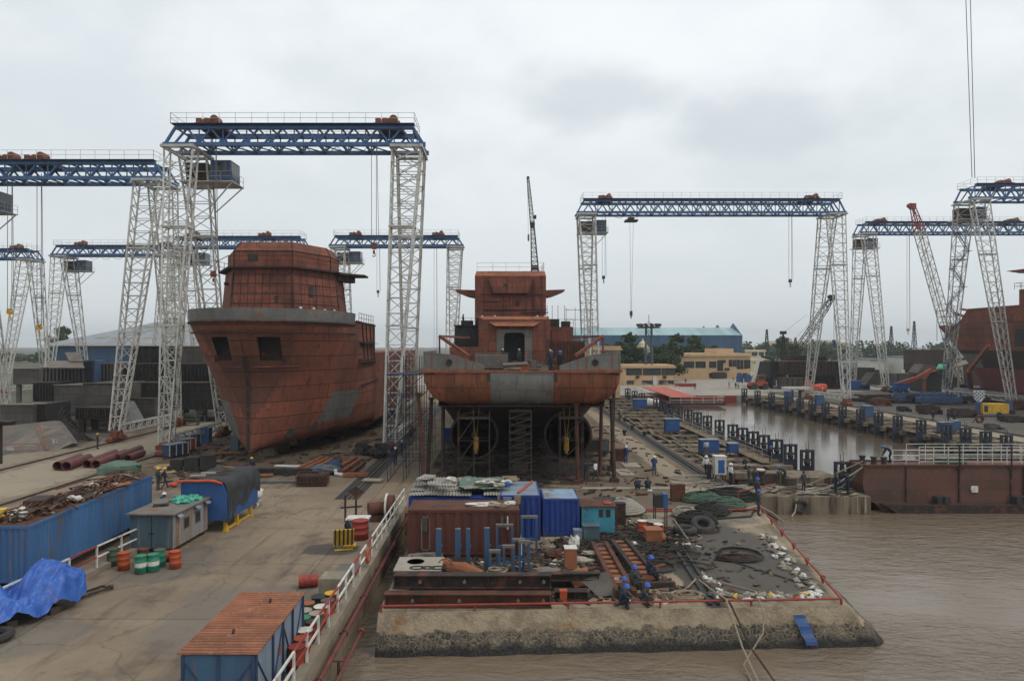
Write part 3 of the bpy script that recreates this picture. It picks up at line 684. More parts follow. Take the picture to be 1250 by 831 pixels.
# ------------------------------------------------------------------ ships
def hull(name, parent, xc, B, z0, zd, stem, ystern, ent, full, rows, cols, mats, pick, skip=None, bil=1.3, sgn=1, sheer=None, step=0):
    """stem(z)-> y of the stem; ent(z)-> length over which the waterline fills out; sgn=+1 bow faces -y"""
    mb = MB(); mb.uv = []
    for z in rows:
        ys = stem(z); Le = ent(z)
        bz = B * min(1, math.sqrt(max(0, 1-((z0+bil-z)/bil)**2))*.62+.38) if z < z0+bil else B
        pts = []
        for k in range(cols+1):
            t = (k/cols)
            u = t**1.7
            y = ys + sgn*u*abs(ystern-ys)
            e = min(1, abs(y-ys)/Le); p = full(z)
            b = bz * (1-(1-e)**p)**(1/ (1.15+.75*min(1,max(0,(z-z0)/(zd-z0)))))
            pts.append((y, b))
        left = [(xc-b, y) for y, b in pts][::-1]; right = [(xc+b, y) for y, b in pts][1:]
        row = left+right
        s_ = [0]
        for a, b in zip(row, row[1:]): s_.append(s_[-1]+math.hypot(b[0]-a[0], b[1]-a[1]))
        mid = s_[cols]
        if step:
            P_ = [V((x, y, 0)) for x, y in row]; us = [q-mid for q in s_]
            K = 22; half = [k*step for k in range(1,K+1)]; hi = us[-1]; half += [half[-1]+(hi-half[-1])*(k/(cols-K))**1.15 for k in range(1,cols-K+1)]
            want = [-q for q in half[::-1]]+[0.0]+half; nr = []; j = 0
            for q in want:
                while j < len(us)-2 and us[j+1] < q: j += 1
                t_ = max(0,min(1,(q-us[j])/max(1e-6,us[j+1]-us[j]))); p_ = lerp(P_[j],P_[j+1],t_); nr.append((p_.x,p_.y))
            row = nr; s_ = want; mid = 0
        for (x, y), q in zip(row, s_):
            zz = z + (sheer(y) if sheer and z > z0+2 else 0)*((z-z0)/(zd-z0))
            mb.v.append((x, y, zz)); mb.uv.append((q-mid, z))
    n = 2*cols+1
    for i in range(len(rows)-1):
        for k in range(n-1):
            q = [i*n+k, i*n+k+1, (i+1)*n+k+1, (i+1)*n+k]
            c = sum((V(mb.v[j]) for j in q), V())/4; u = sum(mb.uv[j][0] for j in q)/4
            if skip and skip(c, u): continue
            mb.f.append(q if sgn > 0 else q[::-1]); mb.m.append(pick(c, u))
    # bottom and deck
    mb.f.append(list(range(n))); mb.m.append(len(mats)-1)
    o = mb.build(name, mats, parent, smooth=True)
    return o, mb
def shade_auto(o, ang=35):
    me = o.data
    bm = bmesh.new(); bm.from_mesh(me)
    for e in bm.edges:
        if len(e.link_faces) == 2 and e.calc_face_angle(0) > math.radians(ang): e.smooth = False
    bm.to_mesh(me); bm.free()

# ship A: bow towards us
SA = thing('unfinished_ship', 'unfinished red primer ship seen bow first, with grey bow bulwark and anchor recesses', 'ship', (-24.3,66,0))
XA = -24.3
stemA = lambda z: 65.6 if z < 7.5 else 65.6 - 3.4*((z-7.5)/7.5)**1.25
entA = lambda z: lerp(22, 12.5, min(1, max(0,(z-1.2)/13)))
fullA = lambda z: lerp(1.55, 2.5, min(1, max(0,(z-1.2)/12))**1.0)
rowsA = [1.2+i*.36 for i in range(9)] + [4.4+i*.52 for i in range(11)] + [10.05+i*.32 for i in range(8)] + [12.6,13.0,13.4,13.8]
def pickA(c, u):
    if 12.9 < c.z: return 0
    if u > 4.8 and 9.0 < c.z < 0: return 2
    if 8.3 < u < 17 and 3.3+.0*u < c.z < 6.4 and u > 8.3+(c.z-3.3)*.7-0 and u < 14.5+(c.z-3.3)*.8: return 2
    if -8 < u < -2.6 and 2.2 < c.z < 6.2 and c.z < 6.2+(u+2.6)*.1 and abs(u) > 1.2+ (c.z-1.2)*.55: return 2
    if abs(u) < 4.9-max(0,(11.2-c.z))*.66 and c.z > 3.9: return 1
    return 0
def skipA(c, u):
    return 10.1 < c.z < 12.3 and 1.4 < abs(u) < 3.5
oA, mA = hull('hull', SA, XA, 8.1, 1.2, 14, stemA, 87.5, entA, fullA, rowsA, 64, [m_hull, m_hulld, m_hullg, m_hulldk], pickA, skipA, bil=1.6, step=.35)
shade_auto(oA, 40)
# the long after body at main-deck height, and decks
g = MB(); g.slab([(XA-8.1,87.4),(XA+8.1,87.4),(XA+8.1,132),(XA-8.1,132)], 2.0, 10.6); g.slab([(XA-7.2,87.4),(XA+7.2,87.4),(XA+7.2,131),(XA-7.2,131)], 1.2, 2.0); g.build('after_hull', m_primy, SA)
def deck_poly(z, B=8.1, k=.97):
    ys = stemA(z); P = []
    for i in range(31):
        u = (i/30)**1.7; y = ys+.15+u*(87.4-ys); e = min(1,(y-ys)/entA(z)); b = B*(1-(1-e)**fullA(z))**(1/1.9)*k
        P.append((b, y))
    return [(XA-b,y) for b,y in P[::-1]]+[(XA+b,y) for b,y in P]
g = MB(); g.slab(deck_poly(13.6), 13.5, 13.6); g.slab(deck_poly(9.6,k=.9), 9.4, 9.5); g.build('forecastle_deck', m_prim, SA)
# grey bulwark band round the bow, leaning out
g = MB(); rows = []
for i, (z, out) in enumerate(((13.82,.0),(14.3,.06),(15.0,.12))):
    row = []
    ys = stemA(13.8)-out
    for k in range(-38, 39):
        t = (abs(k)/38)**1.7; y = ys + t*12.6; e = min(1,(y-ys)/12.6)
        b = (8.1+out)*(1-(1-e)**2.45)**(1/1.9)
        row.append((XA+(b if k > 0 else -b), y, z - .0))
    rows.append(row)
g.grid(rows); inner = [[(XA+(p[0]-XA)*.975, p[1]+.2, p[2]) for p in r] for r in rows]; g.grid([r[::-1] for r in inner]); g.grid([rows[-1], inner[-1]])
g.build('bow_bulwark', m_hullg, SA, smooth=True)
g = MB()
for z, r_ in ((13.75,.13),(12.75,.06)):
    pts = []
    ys = stemA(min(z,13.8))-.04
    for k in range(-38, 39):
        t = (abs(k)/38)**1.7; y = ys + t*12.4; e = min(1,(y-ys)/12.5); b = 8.14*(1-(1-e)**2.45)**(1/1.9)
        pts.append((XA+(b if k > 0 else -b), y, z))
    g.path(pts, r_, 5)
g.build('rub_rail', m_rustd, SA)
g = MB(); g.bar((XA,65.5,1.4),(XA,65.5,7.6),.28,.22); g.bar((XA,65.5,7.6),(XA,64.4,10.6),.28,.22); g.build('stem_bar', m_rustd, SA)
# anchor recess linings
for s in (-1,1):
    g = MB(); x = XA+s*2.4; g.box(x-1.7,66.2,9.9,x+1.1 if s>0 else x+1.7,66.4,12.5) if s>0 else g.box(x-1.1,66.2,9.9,x+1.7,66.4,12.5); g.build('anchor_recess', m_hulldk, SA)
# thruster openings
for px, py, y in ((354,527,73.6),(382,521,76.5)):
    # find the hull point on the starboard side nearest to that ray
    best = min((p for p in mA.v if p[0] > XA+2), key=lambda p: (612+p[0]*833/p[1]-px)**2+(421.5+(11.5-p[2])*833/p[1]-py)**2)
    g = MB(); c = V(best); nrm = V((.72,-.69,-.12)).normalized()
    g.tube(c-nrm*.3, c+nrm*.06, .52, n=16); g.build('thruster_dark_disc', m_black, SA)  # black disc paints the dark inside of the tunnel
# side staging strips and ledges on the forecastle side
g = MB(); xs = XA+8.16
for y0,z0,y1,z1 in ((76,14.2,87.5,14.0),(77.5,9.9,87.6,9.7),(78,11.9,87,11.8),(79.3,14.1,80.6,9.8),(81.4,14.1,82.8,9.8),(84,14.1,85,9.7),(86.2,14,86.8,9.7),(79,6.9,90,7.1)):
    g.bar((xs,y0,z0),(xs,y1,z1),.10,.16)
for y0,y1,z in ((77.5,87.6,9.6),(78,87,11.75)): g.box(xs,y0,z-.05,xs+.45,y1,z)
g.build('staging', m_rustd, SA)
g = MB(); handrail(g, [(XA+7.6,80,14.2),(XA+7.9,87.3,14.1)], 1.1, 1.2, .035); g.build('deck_railing', m_rustd, SA)
# upper side wall of the forecastle aft of the bulwark (z 13.8..14.3)
g = MB(); g.box(XA-8.1,74.5,13.81,XA-7.9,87.4,14.2); g.box(XA+7.9,74.5,13.81,XA+8.1,87.4,14.2); g.box(XA-8.1,87.2,10.4,XA+8.1,87.4,14.2); g.build('side_wall', m_primy, SA)
# superstructure: octagonal front, two tiers
def tier(hw, fw, y0, ych, y1): return [(XA-fw,y0),(XA+fw,y0),(XA+hw,ych),(XA+hw,y1),(XA-hw,y1),(XA-hw,ych)]
g = MB(); P0, P1 = tier(6.6,3.3,69.2,75,78.6), tier(6.0,3.0,69.6,75,78.4); n0 = len(P0); g.add([(x,y,13.61) for x,y in P0]+[(x,y,19.35) for x,y in P1], [(i,(i+1)%n0,n0+(i+1)%n0,n0+i) for i in range(n0)]+[tuple(range(n0,2*n0))]); o_ = g.build('deckhouse', m_prim, SA)
g = MB(); g.slab(tier(5.6,3.0,69.7,74.6,78.2), 19.55, 21.15)
A_ = tier(5.6,3.0,69.7,74.6,78.2); Bt = tier(5.0,2.6,70.6,75.2,77.8)
n = len(A_); g.add([(x,y,21.15) for x,y in A_]+[(x,y,22.2) for x,y in Bt], [(i,(i+1)%n,n+(i+1)%n,n+i) for i in range(n)]+[tuple(range(n,2*n))])
br = g.build('bridge', m_prim, SA)
g = MB(); g.box(XA-1.6,69.685,20.1,XA-.55,69.72,20.85); g.build('window', m_black, br)
g = MB(); g.slab(tier(6.6,3.3,69.0,74.6,78.8), 19.36, 19.54); g.slab([(XA+6.2,75),(XA+8.8,77.4),(XA+8.8,79.5),(XA+6.2,79.5)], 19.3, 19.5); g.slab([(XA+6.2,75.5),(XA+7.3,77.2),(XA+7.3,79.4),(XA+6.2,79.4)], 18.7, 19.295)
g.build('bridge_deck', m_rustd, SA)
g = MB(); handrail(g, [(XA-6.5,74.5,19.54),(XA-6.5,78.6,19.54)], 1.1, 1.2, .035); g.bar((XA-3.3,69.1,20.6),(XA+3.3,69.1,20.6),.06); g.bar((XA+3.3,69.1,20.6),(XA+6.9,74.6,20.4),.06); g.bar((XA-6.9,74.6,20.6),(XA-3.3,69.1,20.6),.06)
g.build('bridge_railing', m_rustd, SA)
g = MB()
for z in (14.8,15.8,16.8,17.8,18.7):
    t_ = (z-13.6)/5.75; (a0,a1),(b0,b1) = [(lerp(P0[i][0],P1[i][0],t_),lerp(P0[i][1],P1[i][1],t_)-.02) for i in (0,1)], [(lerp(P0[i][0],P1[i][0],t_),lerp(P0[i][1],P1[i][1],t_)-.02) for i in (2,2)]; g.bar((*a0,z),(*a1,z),.06); g.bar((*a1,z),(*b0,z),.06)
for k in range(9): g.bar((XA-3.1+k*.77,69.19,13.7),(XA-2.9+k*.72,69.58,19.3),.035)
g.build('stiffener', m_rustd, SA)
g = MB()
for (x_,y_),(x2,y2) in zip(P0[:4],P1[:4]): g.bar((x_,y_,13.7),(x2,y2,19.3),.12)
for (x_,y_) in tier(5.62,3.0,69.68,74.6,78.2)[:4]: g.bar((x_,y_,19.6),(x_,y_,21.15),.10)
for (x_,y_),(x2,y2) in zip(A_[:4],Bt[:4]): g.bar((x_,y_,21.16),(x2,y2,22.2),.09)
for (p_,q_) in zip(A_[:3],A_[1:4]): g.bar((p_[0],p_[1]-.02,21.16),(q_[0],q_[1]-.02,21.16),.08)
for k in range(7):
    p_,q_ = P0[1:3]; r_,s_ = P1[1:3]; g.bar((lerp(p_[0],q_[0],k/6),lerp(p_[1],q_[1],k/6),13.7),(lerp(r_[0],s_[0],k/6),lerp(r_[1],s_[1],k/6),19.3),.05)
g.build('corner_contrast_bar', m_rustd, SA)  # dark bars added so faces lit alike stand apart
for (x_,z_,w_,h_) in ((XA-4.4,17.9,.3,.3),(XA+1.4,16.0,.35,1.0)):
    MB().obox((x_,69.6 if abs(x_-XA)<3 else 71.2,z_),(w_,.5,h_)).build('hatch', m_rustd, SA)
MB().box(XA+3.9,71.3,16.7,XA+4.6,71.9,17.7).build('vent_box', m_gblock, SA)
for k, (dx, y, z) in enumerate(((3.7,69.8,15.3),(4.6,71.4,15.3),(5.4,72.8,15.2),(6.1,74.0,15.2))):
    MB().ball((XA+dx+.1,y-.1,z),.17).build('deck_lamp', m_dwhite, SA)
g = MB()
for y in range(67, 130, 4):
    for dx in ((0,) if y < 74 else (-4.5,0,4.5)): g.box(XA+dx-.7,y,0,XA+dx+.7,y+1.1,1.18)
stk_a = g
for i in range(16):
    y = 67+i*4
    k = MB(); k.box(XA-.7,y,0,XA+.7,y+1.1,.75); k.box(XA-.55,y+.05,.75,XA+.55,y+1.05,1.18)
    tag(k.build('keel_block', m_conc if i % 2 else m_woodd), f'{ORD[i]} keel block counted from the stem under the bow first ship', 'keel block', 'keel blocks under the bow first ship')

# ship B: stern towards us
SB = thing('unfinished_ship', 'unfinished red ship seen stern first, rounded transom with grey middle panel', 'ship', (1.7,56,0))
XB = 1.7
# transom drum: profile in y-z, swept in x with rounded lower corners
def drumprof(k):   # k 0..1 lower corner roundness scale
    P = []
    for i in range(13):
        a = i/12*PI*.5
        P.append((58.6-2.6*math.cos(a), 9.1-2.7*math.sin(a)))
    return [(56.0,9.25)]+P+[(60,6.4)]
mb = MB(); mb.uv = []; rows = []
xsl = [-8.1,-8.02,-7.8,-7.4,-6.9,-6.2,-5.2,-4.0,-2.62,-2.6,0,2.6,2.62,4.0,5.2,6.2,6.9,7.4,7.8,8.02,8.1]
for x in xsl:
    e = max(0, abs(x)-5.6)/2.5; lift = (1-math.sqrt(max(0,1-e*e)))*2.6
    row = []
    for y, z in drumprof(1):
        zz = max(z, 9.25-(9.25-z)*1) if e == 0 else max(z, min(9.25, 6.4+lift)) 
        row.append((XB+x, y + (.25*e*e), zz))
    rows.append(row)
n = len(rows[0])
for r in rows:
    q = 0
    for k, p in enumerate(r):
        if k: q += (V(p)-V(r[k-1])).length
        mb.v.append(p); mb.uv.append((p[0], 9.25-q))
for i in range(len(rows)-1):
    for k in range(n-1):
        mb.f.append([i*n+k, (i+1)*n+k, (i+1)*n+k+1, i*n+k+1][::-1]); mb.m.append(1 if abs((xsl[i]+xsl[i+1])/2) < 2.61 else 0)
m_drum = mat('transom_primer', (.34,.122,.06), (.21,.076,.043), .45, .75, marks=.7, rust=.2, rscale=1.5, rcol=(.12,.055,.036), seam=(1.9,1.6,.05,.42), uv=True, streak=True)
m_drumg = mat('transom_grey', (.22,.222,.205), (.165,.165,.15), .5, .65, marks=.45, rust=.16, rscale=1.0, rcol=(.20,.09,.045), seam=(2.1,1.3,.03,.6), uv=True, streak=True)
tr = mb.build('transom', [m_drum, m_drumg], SB, smooth=True); shade_auto(tr, 40)
g = MB(); g.box(XB-8.2,55.85,9.25,XB-2.7,56.1,9.5); g.box(XB+2.7,55.85,9.25,XB+8.2,56.1,9.5); g.box(XB-2.7,55.93,9.26,XB+2.7,56.1,9.44)
g.build('rub_rail', m_rusto, SB)
for s in (-1,1):
    g = MB(); g.prism([(XB+s*8.1,56.0,9.5),(XB+s*8.1,56.0,11.0),(XB+s*5.6,56.0,10.7),(XB+s*3.1,56.0,9.85),(XB+s*3.1,56.0,9.5)], (0,.16,0))
    g.box(min(XB+s*8.1,XB+s*7.95),56.16,9.5,max(XB+s*8.1,XB+s*7.95),66,11.0)
    bw = g.build('bulwark', m_grey, SB)
    g = MB(); g.torus((XB+s*6.0,55.98,10.1),.22,.06,'Y',16,6); g.tube((XB+s*6.0,55.985,10.1),(XB+s*6.0,56.05,10.1),.2,n=14); g.build('fairlead', m_rustd, bw)
    g = MB()
    for x in (7.4,5.3,4.6): g.box(XB+s*x-.04,55.97,9.5,XB+s*x+.04,55.998,9.5+min(1.45,1.45-.5*max(0,(6.2-x))/1.6)); 
    g.build('weld_seam', m_rusto, bw)
    g = MB(); g.bar((XB+s*7.0,58.5,12.3),(XB+s*4.4,56.5,10.6),.24); g.bar((XB+s*7.0,58.5,12.3),(XB+s*4.6,61.5,12.2),.16); g.bar((XB+s*7.0,58.5,12.3),(XB+s*7.0,58.5,9.6),.14); g.build('crutch_beam', m_prim, SB)
    g = MB(); g.box(XB+s*2.75-.13,55.9,8.55,XB+s*2.75+.13,56.3,9.24); g.build('fairlead_slot', m_black, SB)
g = MB(); g.slab([(XB-8.0,56.1),(XB+8.0,56.1),(XB+8.0,132),(XB-8.0,132)], 9.1, 9.3); g.build('after_deck', m_rustd, SB)
# hull body forward of the transom
st = [(57.4,7.0,6.35,6.9),(60,6.9,5.6,5.2),(64,7.3,3.6,4.6),(70,7.9,1.9,5.4),(78,8.1,1.2,6.6),(90,8.1,1.2,7.2),(132,8.1,1.2,7.2)]
rows = []
for y, b, zk, bb in st:
    zs = 6.45 if y < 58 else 9.2
    rows.append([(XB-b,y,zs),(XB-b*.99,y,lerp(zk,zs,.5)),(XB-bb,y,lerp(zk,zs,.12)),(XB-bb*.6,y,zk),(XB,y,zk),(XB+bb*.6,y,zk),(XB+bb,y,lerp(zk,zs,.12)),(XB+b*.99,y,lerp(zk,zs,.5)),(XB+b,y,zs)])
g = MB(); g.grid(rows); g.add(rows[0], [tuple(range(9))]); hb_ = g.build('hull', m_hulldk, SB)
g = MB(); g.prism([(XB-.45,61,5.6),(XB-.45,61,1.3),(XB-.45,90,1.2),(XB-.45,90,2.5)], (.9,0,0)); g.build('skeg', m_hulldk, SB)
for s in (-1,1):
    c = V((XB+s*4.05,58.9,3.75))
    g = MB(); g.lathe([(2.0,0),(2.12,.05),(2.12,.3),(1.9,1.3),(1.75,1.3),(1.85,.3),(1.9,0)], c, 40, 'Y')
    nz = g.build('propeller_nozzle', m_hulldk, SB, smooth=True)
    g = MB(); g.lathe([(.1,-.2),(.38,.1),(.45,.9),(.8,4),(1.3,8)], c, 16, 'Y'); g.build('shaft_boss', m_hulldk, nz, smooth=True)
    g = MB(); g.bar(c+V((0,.5,.3)), c+V((0,1.2,2.6)),.5,.6); g.bar(c+V((-.3,.6,-.2)), c+V((-1.8,.8,-.6)),.15); g.build('strut', m_hulldk, nz)
# deckhouse
def front_box(g, x0, x1, y0, y1, z0, z1): g.box(x0,y0,z0,x1,y1,z1)
g = MB(); front_box(g, XB-8.0,XB+8.0,92,112,9.31,14.0); dh = g.build('deckhouse', m_prim, SB)
g = MB(); g.box(XB-7.9,91.6,11.4,XB-3.4,91.98,14.05); g.build('opening', m_black, dh)
g = MB(); g.box(XB-8.1,91.3,11.15,XB-3.3,92.0,11.35); g.box(XB-8.1,91.3,14.06,XB-3.3,92,14.25); g.box(XB+3.4,91.3,11.9,XB+8.1,92,12.1)
handrail(g, [(XB-8,91.4,11.35),(XB-3.4,91.4,11.35)], 1.05, 1.5, .04); g.build('gallery', m_rustd, dh)
for x, z0, z1, wd in ((4.75,12.2,13.4,.32),(-2.15,9.6,10.3,.25)):
    MB().box(XB+x-wd,91.9,z0,XB+x+wd,91.99,z1).build('doorway', m_black, dh)
# central house with big opening and flared grey surround
g = MB(); yf = 89.0
g.box(XB-4.7,yf+.0,9.31,XB-2.3,100,14.9); g.box(XB+2.3,yf,9.31,XB+4.7,100,14.9); g.box(XB-2.3,yf,13.6,XB+2.3,100,14.9)
ch = g.build('casing', m_prim, SB)
g = MB(); g.box(XB-2.295,yf+2.5,9.32,XB+2.295,yf+2.8,13.59); g.build('interior_shade_sheet', m_black, ch)  # black sheet paints the shade behind the doorway
# grey panel with rounded door
P = []; hw, hh, r = 1.35, 3.85, .5
g = MB()
out = [(-2.3,0),(2.3,0),(2.3,4.28),(-2.3,4.28)]
inn = [(hw,0)]+[(hw-r+r*math.cos(a), hh-r+r*math.sin(a)) for a in [i/6*PI/2 for i in range(7)]]+[(-hw+r-r*math.sin(a), hh-r+r*math.cos(a)) for a in [i/6*PI/2 for i in range(7)]]+[(-hw,0)]
full_ = [(2.3,0),(2.3,4.28),(-2.3,4.28),(-2.3,0)]+inn[::-1]
g.prism([(XB+x, yf-.06, 9.31+z) for x, z in full_], (0,.25,0)); g.build('doorway_panel', m_grey, ch)
g = MB(); pts0 = [(-4.6,yf+1.2,15.25),(4.6,yf+1.2,15.25),(2.45,yf-.9,14.0),(-2.45,yf-.9,14.0)]
g.prism([(XB+x,y,z) for x,y,z in pts0], (0,.12,.08)); g.prism([(XB-4.6,yf+1.2,15.25),(XB-2.45,yf-.9,14.0),(XB-2.45,yf,13.9),(XB-4.6,yf+1.2,14.9)], (.06,0,0)); g.prism([(XB+4.6,yf+1.2,15.25),(XB+2.45,yf-.9,14.0),(XB+2.45,yf,13.9),(XB+4.6,yf+1.2,14.9)], (-.06,0,0))
g.build('canopy', m_primo, ch)
# main tower
g = MB(); g.box(XB-5.7,103,13.9,XB+5.05,114,22.0); tw = g.build('tower', m_prim, SB)
g = MB()
g.prism([(XB-3.7,102.98,21.6),(XB+3.1,102.98,21.6),(XB+2.2,102.98,19.3),(XB-2.8,102.98,19.3)], (0,-1.1,0)); g.build('funnel_casing', m_prim, tw)
g = MB(); P2 = [(XB-5.7,103,22.005),(XB+5.05,103,22.005),(XB+4.9,104,22.8),(XB-5.5,104,22.8)]; g.prism(P2,(0,9,0)); g.build('tower_roof', m_primo, tw)
g = MB(); handrail(g, [(XB-5.4,104.2,22.8),(XB-3,104.1,22.8),(XB+3,104.1,22.8),(XB+4.8,104.2,22.8),(XB+4.8,112,22.8)], 1.3, 2.1, .035); g.build('roof_railing', m_white, tw)
for s in (-1,1):
    g = MB(); x = XB-.33+s*5.39; g.prism([(x,105,20.0),(x+s*3.0,105,20.1),(x+s*3.0,105,19.9),(x+s*1.3,105,19.2),(x,105,18.9)], (0,4,0)); g.build('bridge_wing', m_prim, tw)
for x, z, w_, h_ in ((-1.0,20.5,.3,.4),(.75,17.8,.22,.8),(.65,15.1,.35,.5)):
    y = 102.95 if z != 20.5 else 101.85
    MB().box(XB+x-w_,y-.02,z-h_/2,XB+x+w_,y+.02,z+h_/2).build('window', m_black, tw)
g = MB(); g.bar((XB-4.2,102.9,16.9),(XB+5.2,102.9,16.9),.1); g.bar((XB-4.2,102.9,16.75),(XB+2,102.9,16.75),.06); g.bar((XB-5,102.9,19.2),(XB+5,102.9,19.2),.12); g.bar((XB-3,102.8,15.85),(XB+4,102.8,15.85),.05); g.build('stiffener', m_rustd, tw)
for x in (-4.6,-2.7,3.7,4.9): MB().ball((XB+x,102.8,15.85),.2).build('floodlight', m_dwhite, tw)
# ladders, ledges, pipes and rails on the tower and deckhouse
g = MB()
for dx in (3.0,3.35): g.bar((XB+dx,102.9,14.9),(XB+dx,102.9,21.5),.05)
for k in range(20): g.bar((XB+3.0,102.9,15.0+k*.33),(XB+3.35,102.9,15.0+k*.33),.035)
g.build('ladder', m_rustd, tw)
g = MB(); g.bar((XB+1.2,102.85,16.4),(XB+5.4,102.85,16.45),.14); g.bar((XB+4.4,102.85,16.5),(XB+4.4,102.85,22),.09); g.bar((XB-5,102.85,18.1),(XB-1.6,102.85,18.1),.08); g.bar((XB-1.4,102.85,14.9),(XB-1.4,102.85,19.2),.07); g.build('pipe_run', m_rustd, tw)
g = MB(); handrail(g,[(XB-2.8,102.2,15.25),(XB+3.6,102.2,15.25)],1.0,1.3,.035); g.build('gallery_railing', m_rustd, tw); g = MB(); handrail(g,[(XB+3.5,91.6,14.0),(XB+8,91.6,14.0)],1.0,1.1,.03); g.build('gallery_railing', m_rustd, dh); g = MB(); handrail(g,[(XB-8,91.6,14.25),(XB-3.5,91.6,14.25)],.9,1.1,.03); g.build('gallery_railing', m_rustd, dh)
for x_,z_,w_,h_ in ((-7.2,14.0,1.6,.9),(-5.2,14.0,.9,1.2),(4.2,14.0,2.0,1.1),(6.6,14.0,1.1,.8)): MB().box(XB+x_,93,z_+.005,XB+x_+w_,95,z_+h_).build('roof_vent', m_gblockd, dh)
for x_ in (4.6,5.3,6.1,7.0): MB().bar((XB+x_,94,14.9),(XB+x_,94,17.0),.06).build('antenna_pole', m_rustd, dh)
g = MB()
for z_ in (15.2,16.6): g.bar((XB+7.5,98,z_),(XB+11.5,98,z_),.06)
for x_ in (7.6,8.9,10.2,11.4): g.bar((XB+x_,98,9.3),(XB+x_,98,16.9),.06)
g.build('side_scaffold', m_scaf, dh)
g = MB()
for x_ in (-7.4,-6.2,-5,-4.1): g.bar((XB+x_,91.2,9.4),(XB+x_,91.2,11.2),.09)
for x_ in (5.3,6.4,7.6): g.bar((XB+x_,91.2,9.4),(XB+x_,91.2,11.9),.09)
g.build('pillar', m_rustd, dh)
rr = random.Random(77)
for k in range(46):
    x_ = XB+rr.uniform(-7.4,7.4); y_ = rr.uniform(57,86)
    if abs(x_-XB) < 1.4 and y_ > 80: continue
    if 75 < y_ < 85 and (x_ > XB+3.3 or x_ < XB-3.3): continue
    q = MB(); t_ = k % 4; w_ = rr.uniform(.3,1.3)
    if t_ == 0: q.tube((x_,y_,9.42),(x_+w_*1.5,y_+rr.uniform(-.6,.6),9.42),rr.uniform(.05,.13),n=8)
    elif t_ == 1: q.obox((x_,y_,9.31+.3*w_),(w_,w_*.7,.6*w_),rr.uniform(0,3))
    elif t_ == 2: q.bar((x_,y_,9.31),(x_+rr.uniform(-.3,.3),y_,9.31+rr.uniform(.7,1.9)),.09)
    else: q.torus((x_,y_,9.4),.3+w_*.2,.06,'Z',16,5)
    tag(q.build(['deck_pipe','deck_box','stanchion','hose_coil'][t_], rr.choice([m_rust,m_rustd,m_gblock,m_primo,m_brown,m_wood])), ['loose pipe length on the stern ship deck','steel box or block on the stern ship deck','short upright stanchion on the stern ship deck','coiled hose ring on the stern ship deck'][t_], ['pipe','box','stanchion','hose'][t_], ['loose pipes on the stern ship deck','blocks on the stern ship deck','stanchions on the stern ship deck','hose rings on the stern ship deck'][t_])
# deck clutter on the stern: pipes, box, frames
g = MB(); g.box(XB+3.6,76,9.31,XB+7.6,82,12.0)
for k in range(12): g.box(XB+3.6+k*.35,75.85,9.5,XB+3.72+k*.35,75.99,11.9)
g.build('frame_rack', m_rust, SB)
g = MB(); g.box(XB-7.6,78,9.31,XB-3.6,84,11.3); g.build('hatch_coaming', m_prim, SB)
t = tag(MB().tube((XB-1.6,60,9.75),(XB+.6,60.8,9.85),.2,n=10).build('steel_pipe', m_hullg), 'grey steel pipe lying on the stern deck', 'pipe')
t = MB(); t.obox((XB-2.6,64,9.95),(3.0,2.2,1.3)); t.obox((XB-2.6,63.2,10.75),(3.1,.5,.1)); tag(t.build('deck_crate', m_grey), 'pale grey steel box behind the pipe on the stern deck', 'crate')
t = MB(); t.obox((XB+.5,62,9.5),(.7,.5,.4)); t.obox((XB+.5,62,9.78),(.5,.35,.15)); tag(t.build('tool_box', m_redo), 'small orange box beside the grey pipe on the stern deck', 'box')
# shores and scaffolds under the stern
for i, (x, y, zt_, lean, mm) in enumerate(((9.35,58,6.9,.2,m_rustd),(8.9,60.5,7.2,-.2,m_rust),(-7.0,57.5,7.4,.5,m_rust),(-6.0,58.6,6.9,-.3,m_rustd),(-5.2,61,6.8,.0,m_woodd),(6.3,57.4,6.5,.1,m_rust),(10.6,64,8.8,-.3,m_rustd))):
    k = MB(); k.tube((x+lean,y-.3,0),(x,y,zt_),.17,n=8); k.obox((x+lean,y-.3,.15),(.7,.7,.3)); k.obox((x,y,zt_+.06),(.5,.5,.12))
    tag(k.build('steel_shore', mm), f'{["slim dark","rusty","leaning rusty","dark inclined","timber","rusty inner","tall dark outer"][i]} shore propping the stern first ship', 'shore', 'shores under the stern first ship')
def scaffold(label, x0, x1, y0, y1, z1, m, nx=2, ny=1, lift=1.8):
    k = MB()
    for i in range(nx+1):
        for j in range(ny+1):
            x, y = lerp(x0,x1,i/nx), lerp(y0,y1,j/ny); k.tube((x,y,0),(x,y,z1),.032,n=6)
    z = lift
    while z < z1:
        for j in range(ny+1): k.tube((x0-.1,lerp(y0,y1,j/ny),z),(x1+.1,lerp(y0,y1,j/ny),z),.026,n=5)
        for i in range(nx+1): k.tube((lerp(x0,x1,i/nx),y0-.1,z),(lerp(x0,x1,i/nx),y1+.1,z),.026,n=5)
        k.tube((x0,y0,z-lift),(lerp(x0,x1,1/nx),y0,z),.035,n=5); z += lift
    k.box(x0,y0,z-lift+.05,x1,y1,z-lift+.1)
    return tag(k.build('scaffold_frame', m), label, 'scaffold')
scaffold('tall blue tube scaffold standing at the corner of the stern first ship', -9.6,-6.9,57.5,61,10.6,m_scafb,2,2)
scaffold('dark scaffold tower beside the hull further along the stern first ship', -9.0,-7.0,64,72,10.2,m_scaf,1,3)
scaffold('scaffold around the propeller nozzle below the bow ship side', -3.6,-1.0,56.6,58.4,6.0,m_scaf,2,1)
scaffold('scaffold before the centre skeg with rung ladders', .7,2.5,56.8,58.2,6.0,m_scaf,1,1,.6)
scaffold('scaffold in front of the propeller nozzle towards the basin', 4.9,6.8,56.8,58.2,6.0,m_scaf,1,1)
